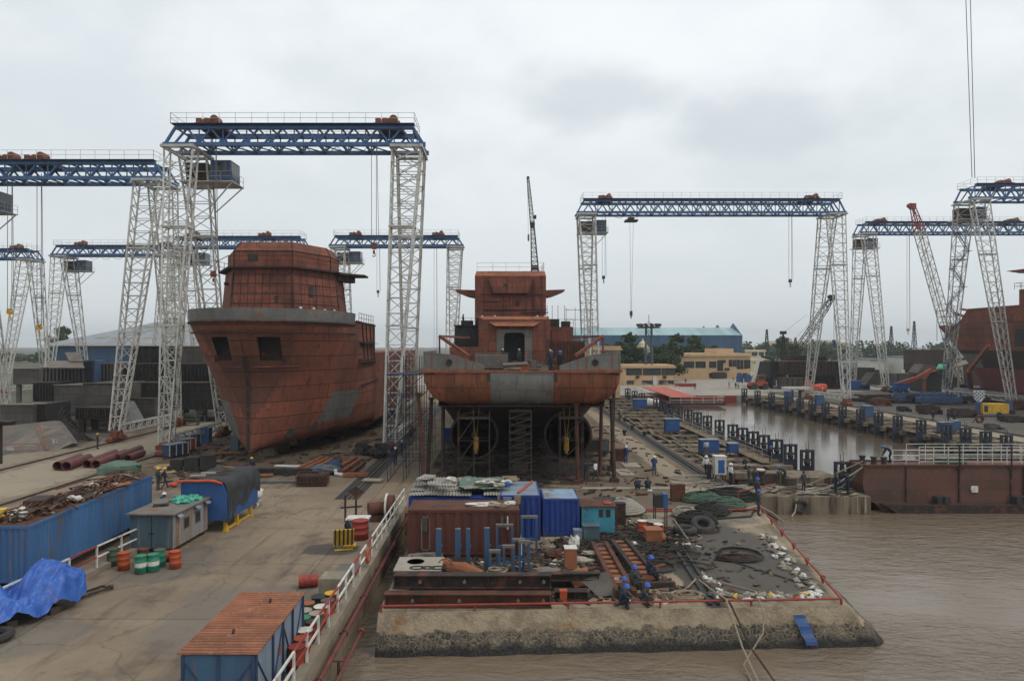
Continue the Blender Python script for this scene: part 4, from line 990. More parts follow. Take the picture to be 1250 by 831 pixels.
for x, l in ((-2.15,'scaffold side'),(5.55,'basin side')):
    k = MB(); k.tube((x,58.2,2.55),(x,58.2,3.7),.22,n=12); k.tube((x,58.2,2.3),(x,58.2,2.55),.12,n=8); k.bar((x-.05,58.2,3.7),(x-.3,57.9,6.45),.04); k.bar((x+.05,58.2,3.7),(x+.3,57.9,6.45),.04)
    tag(k.build('chain_hoist', mat('hoist_dull_yellow',(.30,.17,.02),(.2,.12,.02),2,.6,rust=.2)), f'yellow chain hoist hanging before the nozzle on the {l}', 'chain hoist')
for i in range(12):
    y = 62+i*4.2
    k = MB(); k.box(XB-.7,y,0,XB+.7,y+1.1,.8); k.box(XB-.5,y+.1,.8,XB+.5,y+1.0,1.25)
    tag(k.build('keel_block', m_woodd), f'{ORD[i]} dark keel block counted from the propellers of the stern first ship', 'keel block', 'keel blocks under the stern first ship')

# ship C: under the crane on the far bank, bow pointing away
SC = thing('ship_under_repair', 'tall red ship under repair with stepped decks and a dark red bottom', 'ship', (107,135,0))
XC = 107
stemC = lambda z: 152 + 13*max(0,(z-4)/13)**1.2
rowsC = [1.0+i*.4 for i in range(6)]+[3.4+i*.7 for i in range(19)]
mC = [m_hull, mat('hull_boot_red', (.135,.020,.026), (.10,.02,.024), .3, .6, rust=.08, seam=(6,1.8,.04,.6), uv=True), m_hullg, m_hulldk]
def pickC(c, u):
    if c.z < 7.2: return 1
    if c.z < 9.8 and c.y > 141: return 2
    if c.z < 10.5: return 3
    return 0
oC, _ = hull('hull', SC, XC, 9.0, 1.0, 16.5, stemC, 100, lambda z: lerp(26,24,z/16), lambda z: 1.9, rowsC, 50, mC, pickC, sgn=-1, bil=1.5)
g = MB(); g.slab([(XC-9,100),(XC+9,100),(XC+9,140),(XC+6,152),(XC+.5,163),(XC-.5,163),(XC-6,152),(XC-9,140)], 15.9, 16.02); g.slab([(XC-8.6,100),(XC+8.6,100),(XC+8.6,139),(XC-8.6,139)],16.02,19.2)
g.prism([(XC-8.6,139,16.02),(XC-8.6,139,19.2),(XC-8.6,144,19.2),(XC-8.0,147.5,16.6),(XC-8,147.5,16.02)],(17,0,0))
fc = g.build('forecastle', m_primy, SC)
g = MB(); g.box(XC-7.6,100,19.2,XC+7.6,131,22.2); g.build('deckhouse', m_primy, SC)
g = MB(); g.box(XC-9,112,25.4,XC+6,126,25.7); g.prism([(XC-9.8,126,25.2),(XC-9.8,126,25.7),(XC-9.8,131.5,25.8),(XC-9.8,128,25.0)],(16,0,0)); g.box(XC-6,112,22.2,XC+6,125,25.4); g.build('bridge_wing', m_prim, SC)
g = MB(); handrail(g, [(XC-8.5,115,22.2),(XC-8.5,131,22.2)], 1.2, 1.4, .04); handrail(g, [(XC-8.5,131,22.2),(XC+8,131,22.2)], 1.2, 1.4, .04); g.build('railing', m_rustd, SC)
MB().box(XC-9.06,124.0,11.3,XC-8.95,130.2,14.6).build('cargo_opening', m_black, SC)
g = MB(); g.tube((XC-6,146,17),(XC-6.5,151,18.6),.3,n=8); g.tube((XC-6,144.5,18.6),(XC-6.5,149,19.4),.25,n=8); g.build('mooring_boom', m_redp, SC)
g = MB(); g.tube((XC-8.8,118,1.4),(XC-7,150,1.4),.9,n=12); g.build('bilge_keel', m_grey, SC)
g = MB()
for i in range(3):
    z = 17+i*1.4; g.bar((XC-2,164.5,z),(XC+2,164.5,z),.08); g.bar((XC-2,161,z),(XC-2,164.5,z),.08)
for x,y in ((-2,161),(-2,164.5),(2,164.5)): g.bar((XC+x,y,12.5),(XC+x,y,20.5),.08)
g.build('bow_scaffold', m_scaf, SC)
for i in range(10):
    y = 104+i*5
    k = MB(); k.box(XC-6,y,0,XC+6,y+1.2,.6); k.box(XC-4,y+.1,.6,XC+4,y+1.1,1.0)
    tag(k.build('keel_block', m_woodd), f'{ORD[i]} keel block counted from the near end under the ship under repair', 'keel block', 'keel blocks under the ship under repair')
# ------------------------------------------------------------------ hull blocks of the scrap side (far left bank)
def block(label, pxa, pxb, pyt, pyb, y, dep, m, ribs=0, name='hull_block', taper=0, zb=None, skew=0):
    """a prefabricated ship section standing on the ground: face towards us between two picture columns at distance y"""
    a, b = D(pxa, pyt, y), D(pxb, pyt, y)
    zt = a.z; z0 = D(pxa, pyb, y).z if zb is None else zb
    z0 = max(0.02, z0)
    t = thing(name, label, 'hull section', ((a.x+b.x)/2, y, 0), 'prefabricated hull sections')
    g = MB(); P = [(a.x,y,z0),(b.x,y,z0),(b.x-taper,y+skew,zt),(a.x+taper,y+skew,zt)]
    g.prism(P, (0,dep,0)); 
    if z0 > .3:
        for x in (a.x+.6, b.x-.6):
            g.box(x-.3,y+.3,.02,x+.3,y+.9,z0-.005); g.box(x-.3,y+dep-.9,.02,x+.3,y+dep-.3,z0-.005)
    g.build('shell', m, t)
    if ribs:
        for k in range(ribs):
            x = lerp(a.x+.3, b.x-.3, k/max(1,ribs-1)); MB().box(x-.07,y-.28,z0+.15,x+.07,y-.003,zt-.15).build('frame_rib', m_gblockd, t)
    g = MB(); g.box(a.x-.05,y-.16,zt+.005,b.x+.05,y+.12,zt+.10); g.build('deck_edge', [m_wood,m_brown,m_ply,m_gblockl][int(abs(a.x*7))%4] if m is not m_gblockl else m_rusto, t)
    return t
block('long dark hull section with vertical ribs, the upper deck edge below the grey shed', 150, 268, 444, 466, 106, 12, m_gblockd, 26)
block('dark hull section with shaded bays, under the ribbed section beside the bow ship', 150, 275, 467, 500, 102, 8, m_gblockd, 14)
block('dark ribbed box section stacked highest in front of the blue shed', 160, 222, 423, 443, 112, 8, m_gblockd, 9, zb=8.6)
block('pale grey plate section stacked beside the dark ribbed box', 221, 252, 423, 443, 109, 8, m_gblock, 0, zb=8.4)
block('grey hull section with five dark slots behind the yellowish crane leg', 101, 145, 468, 511, 96, 7, m_gblock, 0)
block('grey hull section with a porthole and a sloping lower edge', 66, 103, 470, 505, 99, 6, m_gblock, 0)
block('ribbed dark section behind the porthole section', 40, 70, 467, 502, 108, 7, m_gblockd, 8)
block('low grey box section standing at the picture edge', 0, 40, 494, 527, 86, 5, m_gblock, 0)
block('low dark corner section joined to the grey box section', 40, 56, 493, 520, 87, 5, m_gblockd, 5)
block('open dark section with a black bay and pale coaming', 16, 48, 450, 469, 118, 8, m_gblock, 0)
block('white framed openwork section behind the hull sections', 52, 106, 449, 469, 114, 6, m_grey, 12)
block('pale framed section with a round cutout beside the crane leg', 115, 140, 444, 470, 112, 5, m_gblockl, 6)
block('low wide rusty pallet section under the slotted section', 92, 136, 498, 512, 90, 4, m_brown, 12)
block('blue machinery skid standing among the white framed sections', 102, 116, 440, 468, 110, 3, m_cabin, 4, name='machinery_skid')
# black bay and slots
for px0, px1, py0, py1, y in ((17,34,451,465,117.9),(0,12,520,527,85.9)):
    a, b = D(px0,py0,y), D(px1,py1,y)
def roofpiece(label, pts, y, m, dz=.25):
    P = [D(px,py,yy) for px,py,yy in pts]; t = MB(); t.prism(P, (0,.25,-.12)); return tag(t.build('bent_plate', m), label, 'steel plate', 'large loose plates')
roofpiece('rust edged sloping plate lying over the white framed section', [(56,440,112),(99,440,112),(103,449,108),(60,449,108)], 110, m_gblockl)
roofpiece('small peaked sloping plate standing above the rust edged plate', [(79,430,113),(97,430,113),(101,441,111),(85,441,111)], 110, m_gblockl)
# big tilted bow plates in front
t = thing('bow_section', 'large tilted grey bow plating with rusty seams and two white paint marks', 'hull section', G(50,556), 'prefabricated hull sections')
y = 74
P = [D(-20,562,72.5),D(42,562,73),D(88,541,77),D(68,513,83),D(22,518,82),D(-20,522,80)]
g = MB(); g.prism(P, (0,1.2,-.2)); g.build('shell', m_gblockl, t)
g = MB(); g.bar(D(-10,543,76.0)+V((0,-.4,.1)), D(50,542,76.2)+V((0,-.4,.1)), .14,.06); g.bar(D(50,517,81)+V((0,-.4,.1)), D(61,549,75)+V((0,-.4,.1)), .14,.06); g.bar(D(55,534,77.5)+V((0,-.4,.1)), D(80,530,78)+V((0,-.4,.1)), .12,.06); g.bar(D(56,526,79)+V((0,-.4,.1)), D(74,522,80)+V((0,-.4,.1)), .1,.05)
g.bar(D(53,540,76.4)+V((0,-.4,.1)), D(43,561,73.2)+V((0,-.4,.1)),.1,.05)
g.build('weld_seam', m_rusto, t)
def scribble(px, py, y, w_, rows_, m, par, nm):
    g = MB(); rr = random.Random(int(px*7+py))
    for r_ in range(rows_):
        x = 0
        while x < w_:
            c = D(px+x, py+r_*2.6, y-.55-(py+r_*2.6-540)*-.0)
            L_ = rr.uniform(.10,.24); g.obox(c+V((0,-.1,.05)), (L_, .02, .05), 0, 0, rr.choice((0,.9,1.57,-.7))); g.obox(c+V((.08,-.1,-.02)), (.05,.02,.16)); x += 1.6
    g.build(nm, m, par)
scribble(9.5, 546.5, 75.2, 8, 2, m_dwhite, t, 'paint_mark'); scribble(65, 537, 76.6, 6, 2, m_dwhite, t, 'paint_mark')
t = thing('frame_cage', 'dark openwork bow frame of curved ribs behind the tilted bow plating', 'hull section', G(95,538), 'prefabricated hull sections')
g = MB()
for k in range(11):
    s_ = k/10; a = D(lerp(70,92,s_), lerp(516,540,s_), lerp(84,79,s_)); b = D(lerp(82,116,s_), lerp(513,541,s_), lerp(88,82,s_)); a.z = max(.1,a.z); b.z = max(.1,b.z)
    top_ = lerp(a,b,.5)+V((0,0,1.6*(1-s_)+.2)); g.path([a,lerp(a,top_,.6)+V((0,0,.3)),top_,lerp(top_,b,.5)+V((0,0,.2)),b],.07,4)
g.bar(D(78,512,86),D(114,540,82),.18); g.bar(D(70,516,84),D(92,541,79),.18); g.build('rib', m_gblockd, t)
g = MB(); g.prism([D(72,518,86.5),D(83,514,89),D(113,541,83),D(92,541,81.5)],(0,.1,-.05)); g.build('plate', m_gblockd, t)
roofpiece('smooth grey conical bow plate with an orange rust run between two crane legs', [(142,517,92),(176,512,93),(163,489,97),(156,489,97)], 94, m_hullg)
block('grey tank end with a flat top behind the conical plate', 158, 190, 487, 512, 99, 3, m_gblock, 0, taper=.2)
# post and dark stand at the picture edge
t = tag(MB().box(-48.9,66.2,0,-48.6,66.5,4.0).obox((-48.7,66.3,4.1),(2.8,1.0,.18)).obox((-48.3,66.3,3.9),(1.8,.5,.25)).build('work_stand', m_rustd), 'dark steel stand with a flat head at the picture edge before the tilted plating', 'stand')
for i,(px,py,z,w_) in enumerate(((205,521,0,1.5),(233,519,0,2.2),(246,514,0,1.4),(218,515,0,1.2))):
    c = G(px,py); k = MB(); k.obox(c+V((0,0,.9)),(w_,1.2,.16)); k.obox(c+V((0,0,1.5)),(w_*.7,.8,.5))
    for dx in (-.45,.45): k.obox(c+V((dx*w_,0,.42)),(.12,.9,.8))
    tag(k.build('work_bench', [m_gblue,m_olive,m_gblue2,m_dwhite][i]), ['small pale blue bench','green welding bench','tall blue rack','white topped bench'][i]+' in the shade between crane leg and bow ship', 'bench')
# ------------------------------------------------------------------ sheds and buildings far behind
def shed(label, px0, px1, pye, pyr, y, dep, mroof, mw, name, ridge=.5):
    a, b = D(px0,pye,y), D(px1,pye,y); zr = D(px0,pyr,y+dep*ridge).z; ze = a.z
    t = thing(name, label, 'shed', ((a.x+b.x)/2,y,0))
    g = MB(); g.box(a.x,y,0,b.x,y+dep,ze); g.build('wall', mw, t)
    g = MB(); g.add([(a.x-.8,y-.8,ze-.1),(b.x+.8,y-.8,ze-.1),(b.x-6,y+dep*ridge,zr),(a.x+dep*.28,y+dep*ridge,zr),(a.x-.8,y+dep+.8,ze-.1),(b.x+.8,y+dep+.8,ze-.1)],
        [(0,1,2,3),(3,2,5,4),(0,3,4),(1,5,2)]); rf = g.build('roof', mroof, t)
    return t, a, b, ze, zr, rf
t, a, b, ze, zr, rf = shed('wide shed with grey hipped roof and blue cladding beyond the scrap sections', 62, 300, 419, 393, 205, 60, m_roofg, m_shedb, 'workshop_shed')
g = MB()
for k in range(9):
    for r_ in (.25,.55,.8):
        x = lerp(a.x+8+r_*10, b.x-4, (k+.4*r_)/9); g.obox((x, 205+30*r_, lerp(ze,zr,r_)+.12), (3.2,2.6,.1), 0, math.atan2(zr-ze,30))
g.build('rooflight', m_ply, rf)
g = MB()
for x in (a.x+22,a.x+24,a.x+33,a.x+36): g.tube((x,233,zr-.4),(x,233,zr+1.4),.7,n=8)
g.build('roof_vent', m_gblockd, rf)
g = MB(); g.box(a.x-.9,204.0,ze-.75,b.x+.9,204.15,ze-.1); g.build('gutter', m_dwhite, t)
# aqua roofed shed with saw-tooth gable end towards the basin
t = thing('assembly_shed', 'very long blue shed with aqua roof and three pointed gables on its end', 'shed', (80,330,0))
Y0 = 330; a = D(700,409,Y0); b = D(905,409,Y0); zr = D(800,400,Y0+14).z; ze = a.z
g = MB(); g.box(a.x,Y0,0,b.x,Y0+75,ze); wl_ = g.build('wall', m_shedb, t)
g = MB(); ng = 3; wd = 25
for k in range(ng):
    y0 = Y0+k*wd; g.add([(a.x-1,y0,ze),(b.x,y0,ze),(b.x,y0+wd/2,zr),(a.x-1,y0+wd/2,zr),(b.x,y0+wd,ze),(a.x-1,y0+wd,ze)], [(0,1,2,3),(3,2,4,5)])
g.build('roof', m_roofc, t)
g = MB()
for k in range(ng):
    y0 = Y0+k*wd; g.prism([(b.x+.02,y0,0),(b.x+.02,y0+wd-.3,0),(b.x+.02,y0+wd-.3,ze-.2),(b.x+.02,y0+wd/2,zr+2.2),(b.x+.02,y0,ze-.2)],(.5,0,0))
    for q in (.15,.5,.85): g.box(b.x+.53,y0+wd*q-.4,0,b.x+.9,y0+wd*q+.4,ze)
g.build('gable', m_shedy, t)
def building(name, label, x0, y0, x1, y1, h, m, wins, door=None, parapet=.6, base=None, cat='building'):
    t = thing(name, label, cat, ((x0+x1)/2, y0, 0))
    g = MB(); g.box(x0,y0,0,x1,y1,h-.35); g.box(x0-.45,y0-.5,h-.35,x1+.45,y1+.5,h); g.box(x0-.2,y0-.25,h,x1+.2,y1+.2,h+parapet)
    g.build('wall', m, t)
    for (xa,xb,za,zb,n) in wins:
        f = MB(); d=.12
        f.box(xa-d,y0-.10,za-d,xb+d,y0-.004,za); f.box(xa-d,y0-.10,zb,xb+d,y0-.004,zb+d); f.box(xa-d,y0-.10,za,xa,y0-.004,zb); f.box(xb,y0-.10,za,xb+d,y0-.004,zb)
        for k in range(1,n): xm=lerp(xa,xb,k/n); f.box(xm-.05,y0-.09,za,xm+.05,y0-.004,zb)
        fo = f.build('window', m_brown, t); p = MB(); p.box(xa,y0-.05,za,xb,y0-.006,zb); p.build('pane', m_glass, fo)
    return t
def zat(py, y): return HC-(py-CY)*y/FX
def xat(px, y): return (px-CX)*y/FX
yb = 196
x0, x1 = xat(762,yb), xat(823,yb)
wins = [(xat(p,yb),xat(q,yb),zat(457.2,yb),zat(450.2,yb),n) for p,q,n in ((765,773,1),(774,783,1),(785.5,806,2),(808,814.5,1),(815.5,823,1))]
wins += [(xat(p,yb),xat(q,yb),.5,zat(464.8,yb),1) for p,q in ((765.5,773),(784,801),(805,813),(815,822))]
bt_ = building('control_office', 'two storey peach office with a flat roof behind the red gangway', x0, yb, x1, yb+12, zat(447.5,yb), m_cream, wins, parapet=.5)
for px,py in ((778,460),(811,460)): MB().obox((xat(px,yb),yb-.35,zat(py,yb)),(.9,.6,.7)).build('air_conditioner', m_gblockd, bt_)
g = MB(); g.box(xat(797,yb),yb-.2,.1,xat(802,yb),yb-.02,2.6); g.build('door', m_dwhite, bt_)
yb = 236
x0, x1 = xat(824,yb), xat(916,yb)
W = [(xat(p,yb),xat(q,yb),zat(448.5,yb),zat(441.5,yb),n) for p,q,n in ((835,847,1),(849.5,861,1),(866,874,2))]
W += [(xat(p,yb),xat(q,yb),zat(452,yb),zat(440,yb),n) for p,q,n in ((876,882,1),)]
W += [(xat(p,yb),xat(q,yb),zat(q2,yb),zat(439.5,yb),1) for p,q,q2 in ((890,893.6,447),(895,898.5,447),(899.7,902.7,450),(904,907,450),(908.6,911.6,449.5),(912.6,915.4,449))]
W += [(xat(p,yb),xat(q,yb),.3,zat(455.5,yb),1) for p,q in ((866,870),(884,887),(900,905),(907,912))]
b2 = building('main_office', 'long two storey peach building with a taller stair block and brown gate', x0, yb, x1, yb+22, zat(433.5,yb), m_cream, W)
g = MB(); g.box(xat(877,yb),yb+3,zat(434,yb)+.2,xat(899,yb),yb+16,zat(425.5,yb)); g.build('stair_block', m_cream, b2)
g = MB(); g.box(xat(868,yb),yb-1.0,.05,xat(883,yb),yb-.8,zat(454,yb)); g.build('gate', m_brown, b2)
g = MB(); g.box(xat(824,yb),yb-6,.02,xat(861,yb),yb-5.6,zat(460.5,yb)); g.build('yard_wall', m_cream, b2)
MB().obox((xat(883,yb),yb-.4,zat(441,yb)),(1.2,.6,1.0)).build('air_conditioner', m_black, b2); MB().obox((xat(887,yb),yb-.5,zat(450.3,yb)),(1.5,.9,.7)).build('porch', m_black, b2)
yb = 150
x0, x1 = xat(690,yb), xat(757,yb)
building('peach_block', 'peach flat roofed block half hidden behind the stern first ship', x0, yb, x1, yb+9, zat(425.5,yb), m_cream, [(xat(738,yb),xat(745,yb),zat(434,yb),zat(429,yb),1),(xat(747,yb),xat(750,yb),zat(433,yb),zat(429,yb),1)])
yb = 330
building('pale_office', 'small pale cream office with a flat canopy beyond the main office', xat(910,yb), yb, xat(934,yb), yb+14, zat(428.5,yb), m_cream2, [(xat(918,yb),xat(924,yb),zat(434,yb),zat(430,yb),1),(xat(927,yb),xat(932,yb),zat(434,yb),zat(430,yb),1)])
building('compound_wall_house', 'low yellowish building under the pale office', xat(917,300), 300, xat(946,300), 308, zat(440,300), m_cream2, [])
g = MB(); g.lathe([(2.0,0),(2.0,.4),(1.6,.6),(1.2,1.5),(.3,2.2),(.1,3.0)], (xat(784.5,215),215,zat(424.5,215)),14); g.box(xat(784.5,215)-2,213.5,zat(430,215),xat(784.5,215)+2,216.5,zat(424.5,215)-.01)
t = thing('temple_roof', 'small pale domed rooftop showing among the trees', 'rooftop', (xat(784.5,215),215,0)); g.build('dome', m_cream2, t)
g = MB(); g.box(xat(784.5,215)-1.8,213.7,0,xat(784.5,215)+1.8,216.3,zat(430,215)-.01); g.build('tower_wall', m_cream2, t)
# floodlight mast
t = thing('floodlight_mast', 'tall lattice floodlight mast with a round lamp gallery in front of the trees', 'light mast', (xat(791,200),200,0))
g = MB(); x = xat(792,200); zt = zat(400,200)
lattice(g, [(x-1.1,199,0),(x+1.1,199,0),(x+1.1,201,0),(x-1.1,201,0)], [(x-.8,199.3,zt),(x+.8,199.3,zt),(x+.8,200.7,zt),(x-.8,200.7,zt)], 12, .22, .1, 1); g.bar((x,200,zt),(x,200,zat(384,200)),.14); g.bar((x-2.5,200,zt+.3),(x,200,zat(393,200)),.1); g.bar((x+2.5,200,zt+.3),(x,200,zat(393,200)),.1); g.build('mast', m_gblue, t)
g = MB(); g.lathe([(.3,-.3),(3.3,-.3),(3.3,.1),(.3,.1)],(x,200,zt+.2),18); g.build('gallery', m_gblockd, t)
g = MB()
for k in range(12): a = k*PI/6; g.obox((x+3.2*math.cos(a),200+3.2*math.sin(a),zt+.8),(.8,.8,.7),a)
g.build('floodlight', m_rustd, t)
for px,h in ((936,402),(971,412),(1088,398),(1116,392)):
    y=420; x=xat(px,y); g=MB(); lattice(g,[(x-1.5,y-1.5,0),(x+1.5,y-1.5,0),(x+1.5,y+1.5,0),(x-1.5,y+1.5,0)],[(x-.3,y-.3,zat(h,y)),(x+.3,y-.3,zat(h,y)),(x+.3,y+.3,zat(h,y)),(x-.3,y+.3,zat(h,y))],12,.3,.14,1)
    tag(g.build('radio_mast', m_gblockd), {936:'faint lattice mast beside the long blue shed',971:'short faint lattice mast behind the dark derrick',1088:'thin faint mast behind the hanging yellow hook',1116:'faint lamp mast just past the hanging yellow hook'}[px], 'mast', 'far masts on the skyline')
# white low buildings right bank
for px0,px1,pyt,y,lab,mm in ((1063,1082,439,240,'white flat roofed hut beside the crane leg',m_dwhite),(1101,1119,436,236,'white hut with a dark doorway near the brown plate wall',m_dwhite),(1018,1062,443,300,'long low grey workshop under the far trees',m_roofg),(1000,1120,452,262,'long low shed with pale roof behind the white huts',m_roofg)):
    t = thing('site_hut', lab, 'hut', (xat((px0+px1)/2,y),y,0)); g=MB(); g.box(xat(px0,y),y,0,xat(px1,y),y+9,zat(pyt,y)); g.build('wall', mm, t)
    g=MB(); g.box(xat(px0,y)-.4,y-.5,zat(pyt,y)+.005,xat(px1,y)+.4,y+9.4,zat(pyt,y)+.3); g.build('roof', m_roofg, t)
    xm=xat(lerp(px0,px1,.42),y); g=MB(); g.box(xm-.9,y-.06,.05,xm+.9,y-.01,3.0); g.build('door', m_rustd, t)
# skyline blocks far away
rr = random.Random(5)
for k in range(30):
    y = rr.uniform(1100,1700); px = rr.choice([rr.uniform(918,1045),rr.uniform(940,1030)]); wd = rr.uniform(12,30); h = rr.uniform(8,20)
    x = xat(px,y); t = MB(); t.box(x-wd,y,0,x+wd,y+20,h); t.box(x-wd*.4,y+2,h+.01,x+wd*.2,y+12,h+rr.uniform(2,6))
    for fl in range(int(h/3.4)):
        for q in range(int(wd/3)): t.mi = 1; t.box(x-wd+1.5+q*6,y-.2,fl*3.4+1.2,x-wd+4.3+q*6,y-.05,fl*3.4+2.9); t.mi = 0
    tag(t.build('town_block', [m_cream2 if k%3 else m_cream, m_glass]), 'hazy pale building of the town on the horizon', 'building', 'hazy buildings on the horizon')

# ------------------------------------------------------------------ trees
def tree_mesh(seed, H_, R_, nleaf, lsz, trunk=.45, name='tree'):
    rr = random.Random(seed)
    g = MB(); g.tube((0,0,0),(rr.uniform(-.2,.2),rr.uniform(-.2,.2),H_*.42),trunk*.5,trunk*.3,8)
    lobes = []
    for k in range(rr.randint(9,13)):
        a = rr.uniform(0,2*PI); r_ = R_*math.sqrt(rr.uniform(.02,.75)); z = H_*rr.uniform(.38,.93); 
        s_ = R_*rr.uniform(.26,.48)*(1.15-.5*(z/H_)); c = V((math.cos(a)*r_*(1.25-z/H_*.7), math.sin(a)*r_*(1.25-z/H_*.7), z)); lobes.append((c, s_))
        g.tube((0,0,H_*rr.uniform(.22,.42)), c, trunk*.18, .04, 5)
    leaf = MB()
    for k in range(nleaf):
        c, s_ = lobes[rr.randrange(len(lobes))]
        d = V((rr.gauss(0,1),rr.gauss(0,1),rr.gauss(0,1))).normalized()*s_*rr.uniform(.35,1.08); d.z *= .8
        if noise.noise((c+d)*.55) < -.18: continue
        p = c+d; u = V((rr.gauss(0,1),rr.gauss(0,1),rr.gauss(0,.6))).normalized(); v_ = u.cross(V((rr.gauss(0,1),rr.gauss(0,1),rr.gauss(0,1)))).normalized(); q = lsz*rr.uniform(.6,1.3)
        leaf.mi = 2 if rr.random() < .22 and d.z > 0 else (0 if rr.random() < .5 else 1)
        leaf.add([p-u*q,p-v_*q*.6,p+u*q,p+v_*q*.6],[(0,1,2,3)])
    return g, leaf
def make_tree(seed, H_, R_, nleaf, lsz):
    t = thing('tree', 'x', 'tree', (0,0,0), 'trees behind the offices'); g, l = tree_mesh(seed,H_,R_,nleaf,lsz)
    g.build('trunk', m_bark, t); l.build('crown', m_leaf, t); return t
protos = [make_tree(3,13,6.2,4600,.5), make_tree(8,16,5.6,4600,.5), make_tree(21,11,7.0,4600,.5)]
spots = [(762,212,1,'tall pale tree before the aqua roof, next to the peach block',1.0),(775,214,0,'dense tree beside the domed rooftop',.95),(802,212,2,'broad tree behind the two storey peach office',.85),(812,219,0,'round tree between the mast and the main office',.85),
         (821,228,1,'tall slim tree rising above the aqua roof edge',1.0),(830,262,2,'wide low tree overhanging the main office wall',.9),(843,262,0,'dark tree rising behind the main office corner',1.0),(758,230,2,'shadowy tree low behind the peach block',1.1),(790,228,0,'dark tree close behind the floodlight mast',1.0),(818,222,2,'leafy tree between the two peach offices',.7),
         (850,262,1,'tree showing above the main office roof',1.0),(866,268,0,'tree beside the stair block behind the main office',.9),(957,300,1,'slim tree behind the dark derrick',1.0),(966,290,0,'tree behind the brown hull block',1.0),(72,330,1,'lone tree at the end of the grey roofed shed',1.35)]
for i,(px,y,k,lab,s_) in enumerate(spots):
    used = getattr(make_tree,'used',set()); 
    o = copy_tree(protos[k]) if k in used else protos[k]; used.add(k); make_tree.used = used
    place(o,(xat(px,y),y,0),RD.uniform(0,6.28),s=s_); o['label'] = lab
# far woods: one mass
def woods(name, label, x0, x1, y0, y1, n, hmin, hmax, seed):
    rr = random.Random(seed); leaf = MB()
    for k in range(n):
        cx, cy = rr.uniform(x0,x1), rr.uniform(y0,y1); h = rr.uniform(hmin,hmax); r_ = rr.uniform(3,5.5)
        leaf.mi = 0
        for q in range(150):
            d = V((rr.gauss(0,1),rr.gauss(0,1),rr.gauss(0,1))).normalized()*rr.uniform(.6,1.05)
            p = V((cx+d.x*r_, cy+d.y*r_, max(.2, h*.58+d.z*h*.42))); u = V((rr.gauss(0,1),rr.gauss(0,1),rr.gauss(0,1))).normalized(); v_ = u.cross(V((rr.gauss(0,1),rr.gauss(0,1),1))).normalized(); z = rr.uniform(.5,1.1)
            leaf.mi = 2 if rr.random() < .12 and d.z > .2 else (0 if rr.random() < .6 else 1); leaf.add([p-u*z,p-v_*z*.7,p+u*z,p+v_*z*.7],[(0,1,2,3)])
    o = leaf.build(name, m_leaf); o['label'] = label; o['category'] = 'woods'; return stuff(o)
woods('far_woods', 'dark belt of trees on the far side of the yard', 150, 330, 400, 460, 90, 9, 15, 4)
woods('far_woods', 'scattered trees between the offices and the town', 150, 260, 600, 760, 45, 8, 13, 6)
woods('far_woods', 'hazy green scrub behind the splayed crane legs', -420, -240, 380, 460, 60, 5, 9, 9)

# ------------------------------------------------------------------ basin: piers, guide frames
YL = [56.2,62.6,66.2,69.5,72.9,76.0,79.3,82.7,87.7,92.9,97.6,102.5,107.9,113.6,118.4,123.2,128.5,136.3,143.7,151.5]
m_pier = mat('stained_pier_concrete', (.215,.17,.118), (.135,.105,.075), .8, .9, bump=.4, bscale=6, rust=.3, rscale=.9, rcol=(.055,.036,.025), streak=True)
def pier(name, label, xa, xb, xe):
    t = thing(name, label, 'pier', ((xa+xb)/2, 105, 0)); rr = random.Random(int(xa*10))
    g = MB(); e = 1 if xe == xb else -1
    for i, y in enumerate(YL[1:]):
        MB().box(xa,y-.75,-.55-rr.random()*.15,xb,y+.75,-.02-rr.random()*.05).build('cross_beam', m_pier, t)
        for q, w_ in ((xe-e*1.2,.6),(xa+3 if e > 0 else xb-3,.4)): MB().box(q-w_,y-w_,-5,q+w_,y+w_,-.71).build('pile', m_pier, t)
    for x in (xa+1.0,xa+2.6,xa+4.6,xb-2.6):
        for a, b in zip(YL[1:], YL[2:]): MB().box(x-.22,a+.76,-.45,x+.22,b-.76,-.08+rr.uniform(-.05,.0)).build('stringer', m_rustd, t)
    g = MB()
    for a in YL[1:]:
        for q in range(2):
            y = a+rr.uniform(-.5,.6); x = rr.uniform(xa+.5,xb-3); L_ = rr.uniform(1.5,3.4); g.obox((x+L_/2-.5,y,.045),(L_,.25,.06),rr.uniform(-.06,.06))
    for k in range(70):
        x = rr.uniform(xa+.2,xa+2.4); y = rr.uniform(62,150); g.obox((x,y,.10+rr.random()*.02),(.3,rr.uniform(1.5,3.5),.05),rr.uniform(-.04,.04))
    stuff(g.build('deck_planking', m_wood, t))
    g = MB(); g.box(xa+1.2,61,-4,xb-.4,153,-1.25); g.build('pit_black_sheet', m_black, t)  # black sheet below the gaps between the beams
    return t
pier('basin_pier', 'timber and concrete beam pier between the dirt slipway and the basin', 18.95, 28.0, 28.0)
pier('basin_pier', 'beam pier along the far bank of the basin', 54.0, 61.95, 54.0)
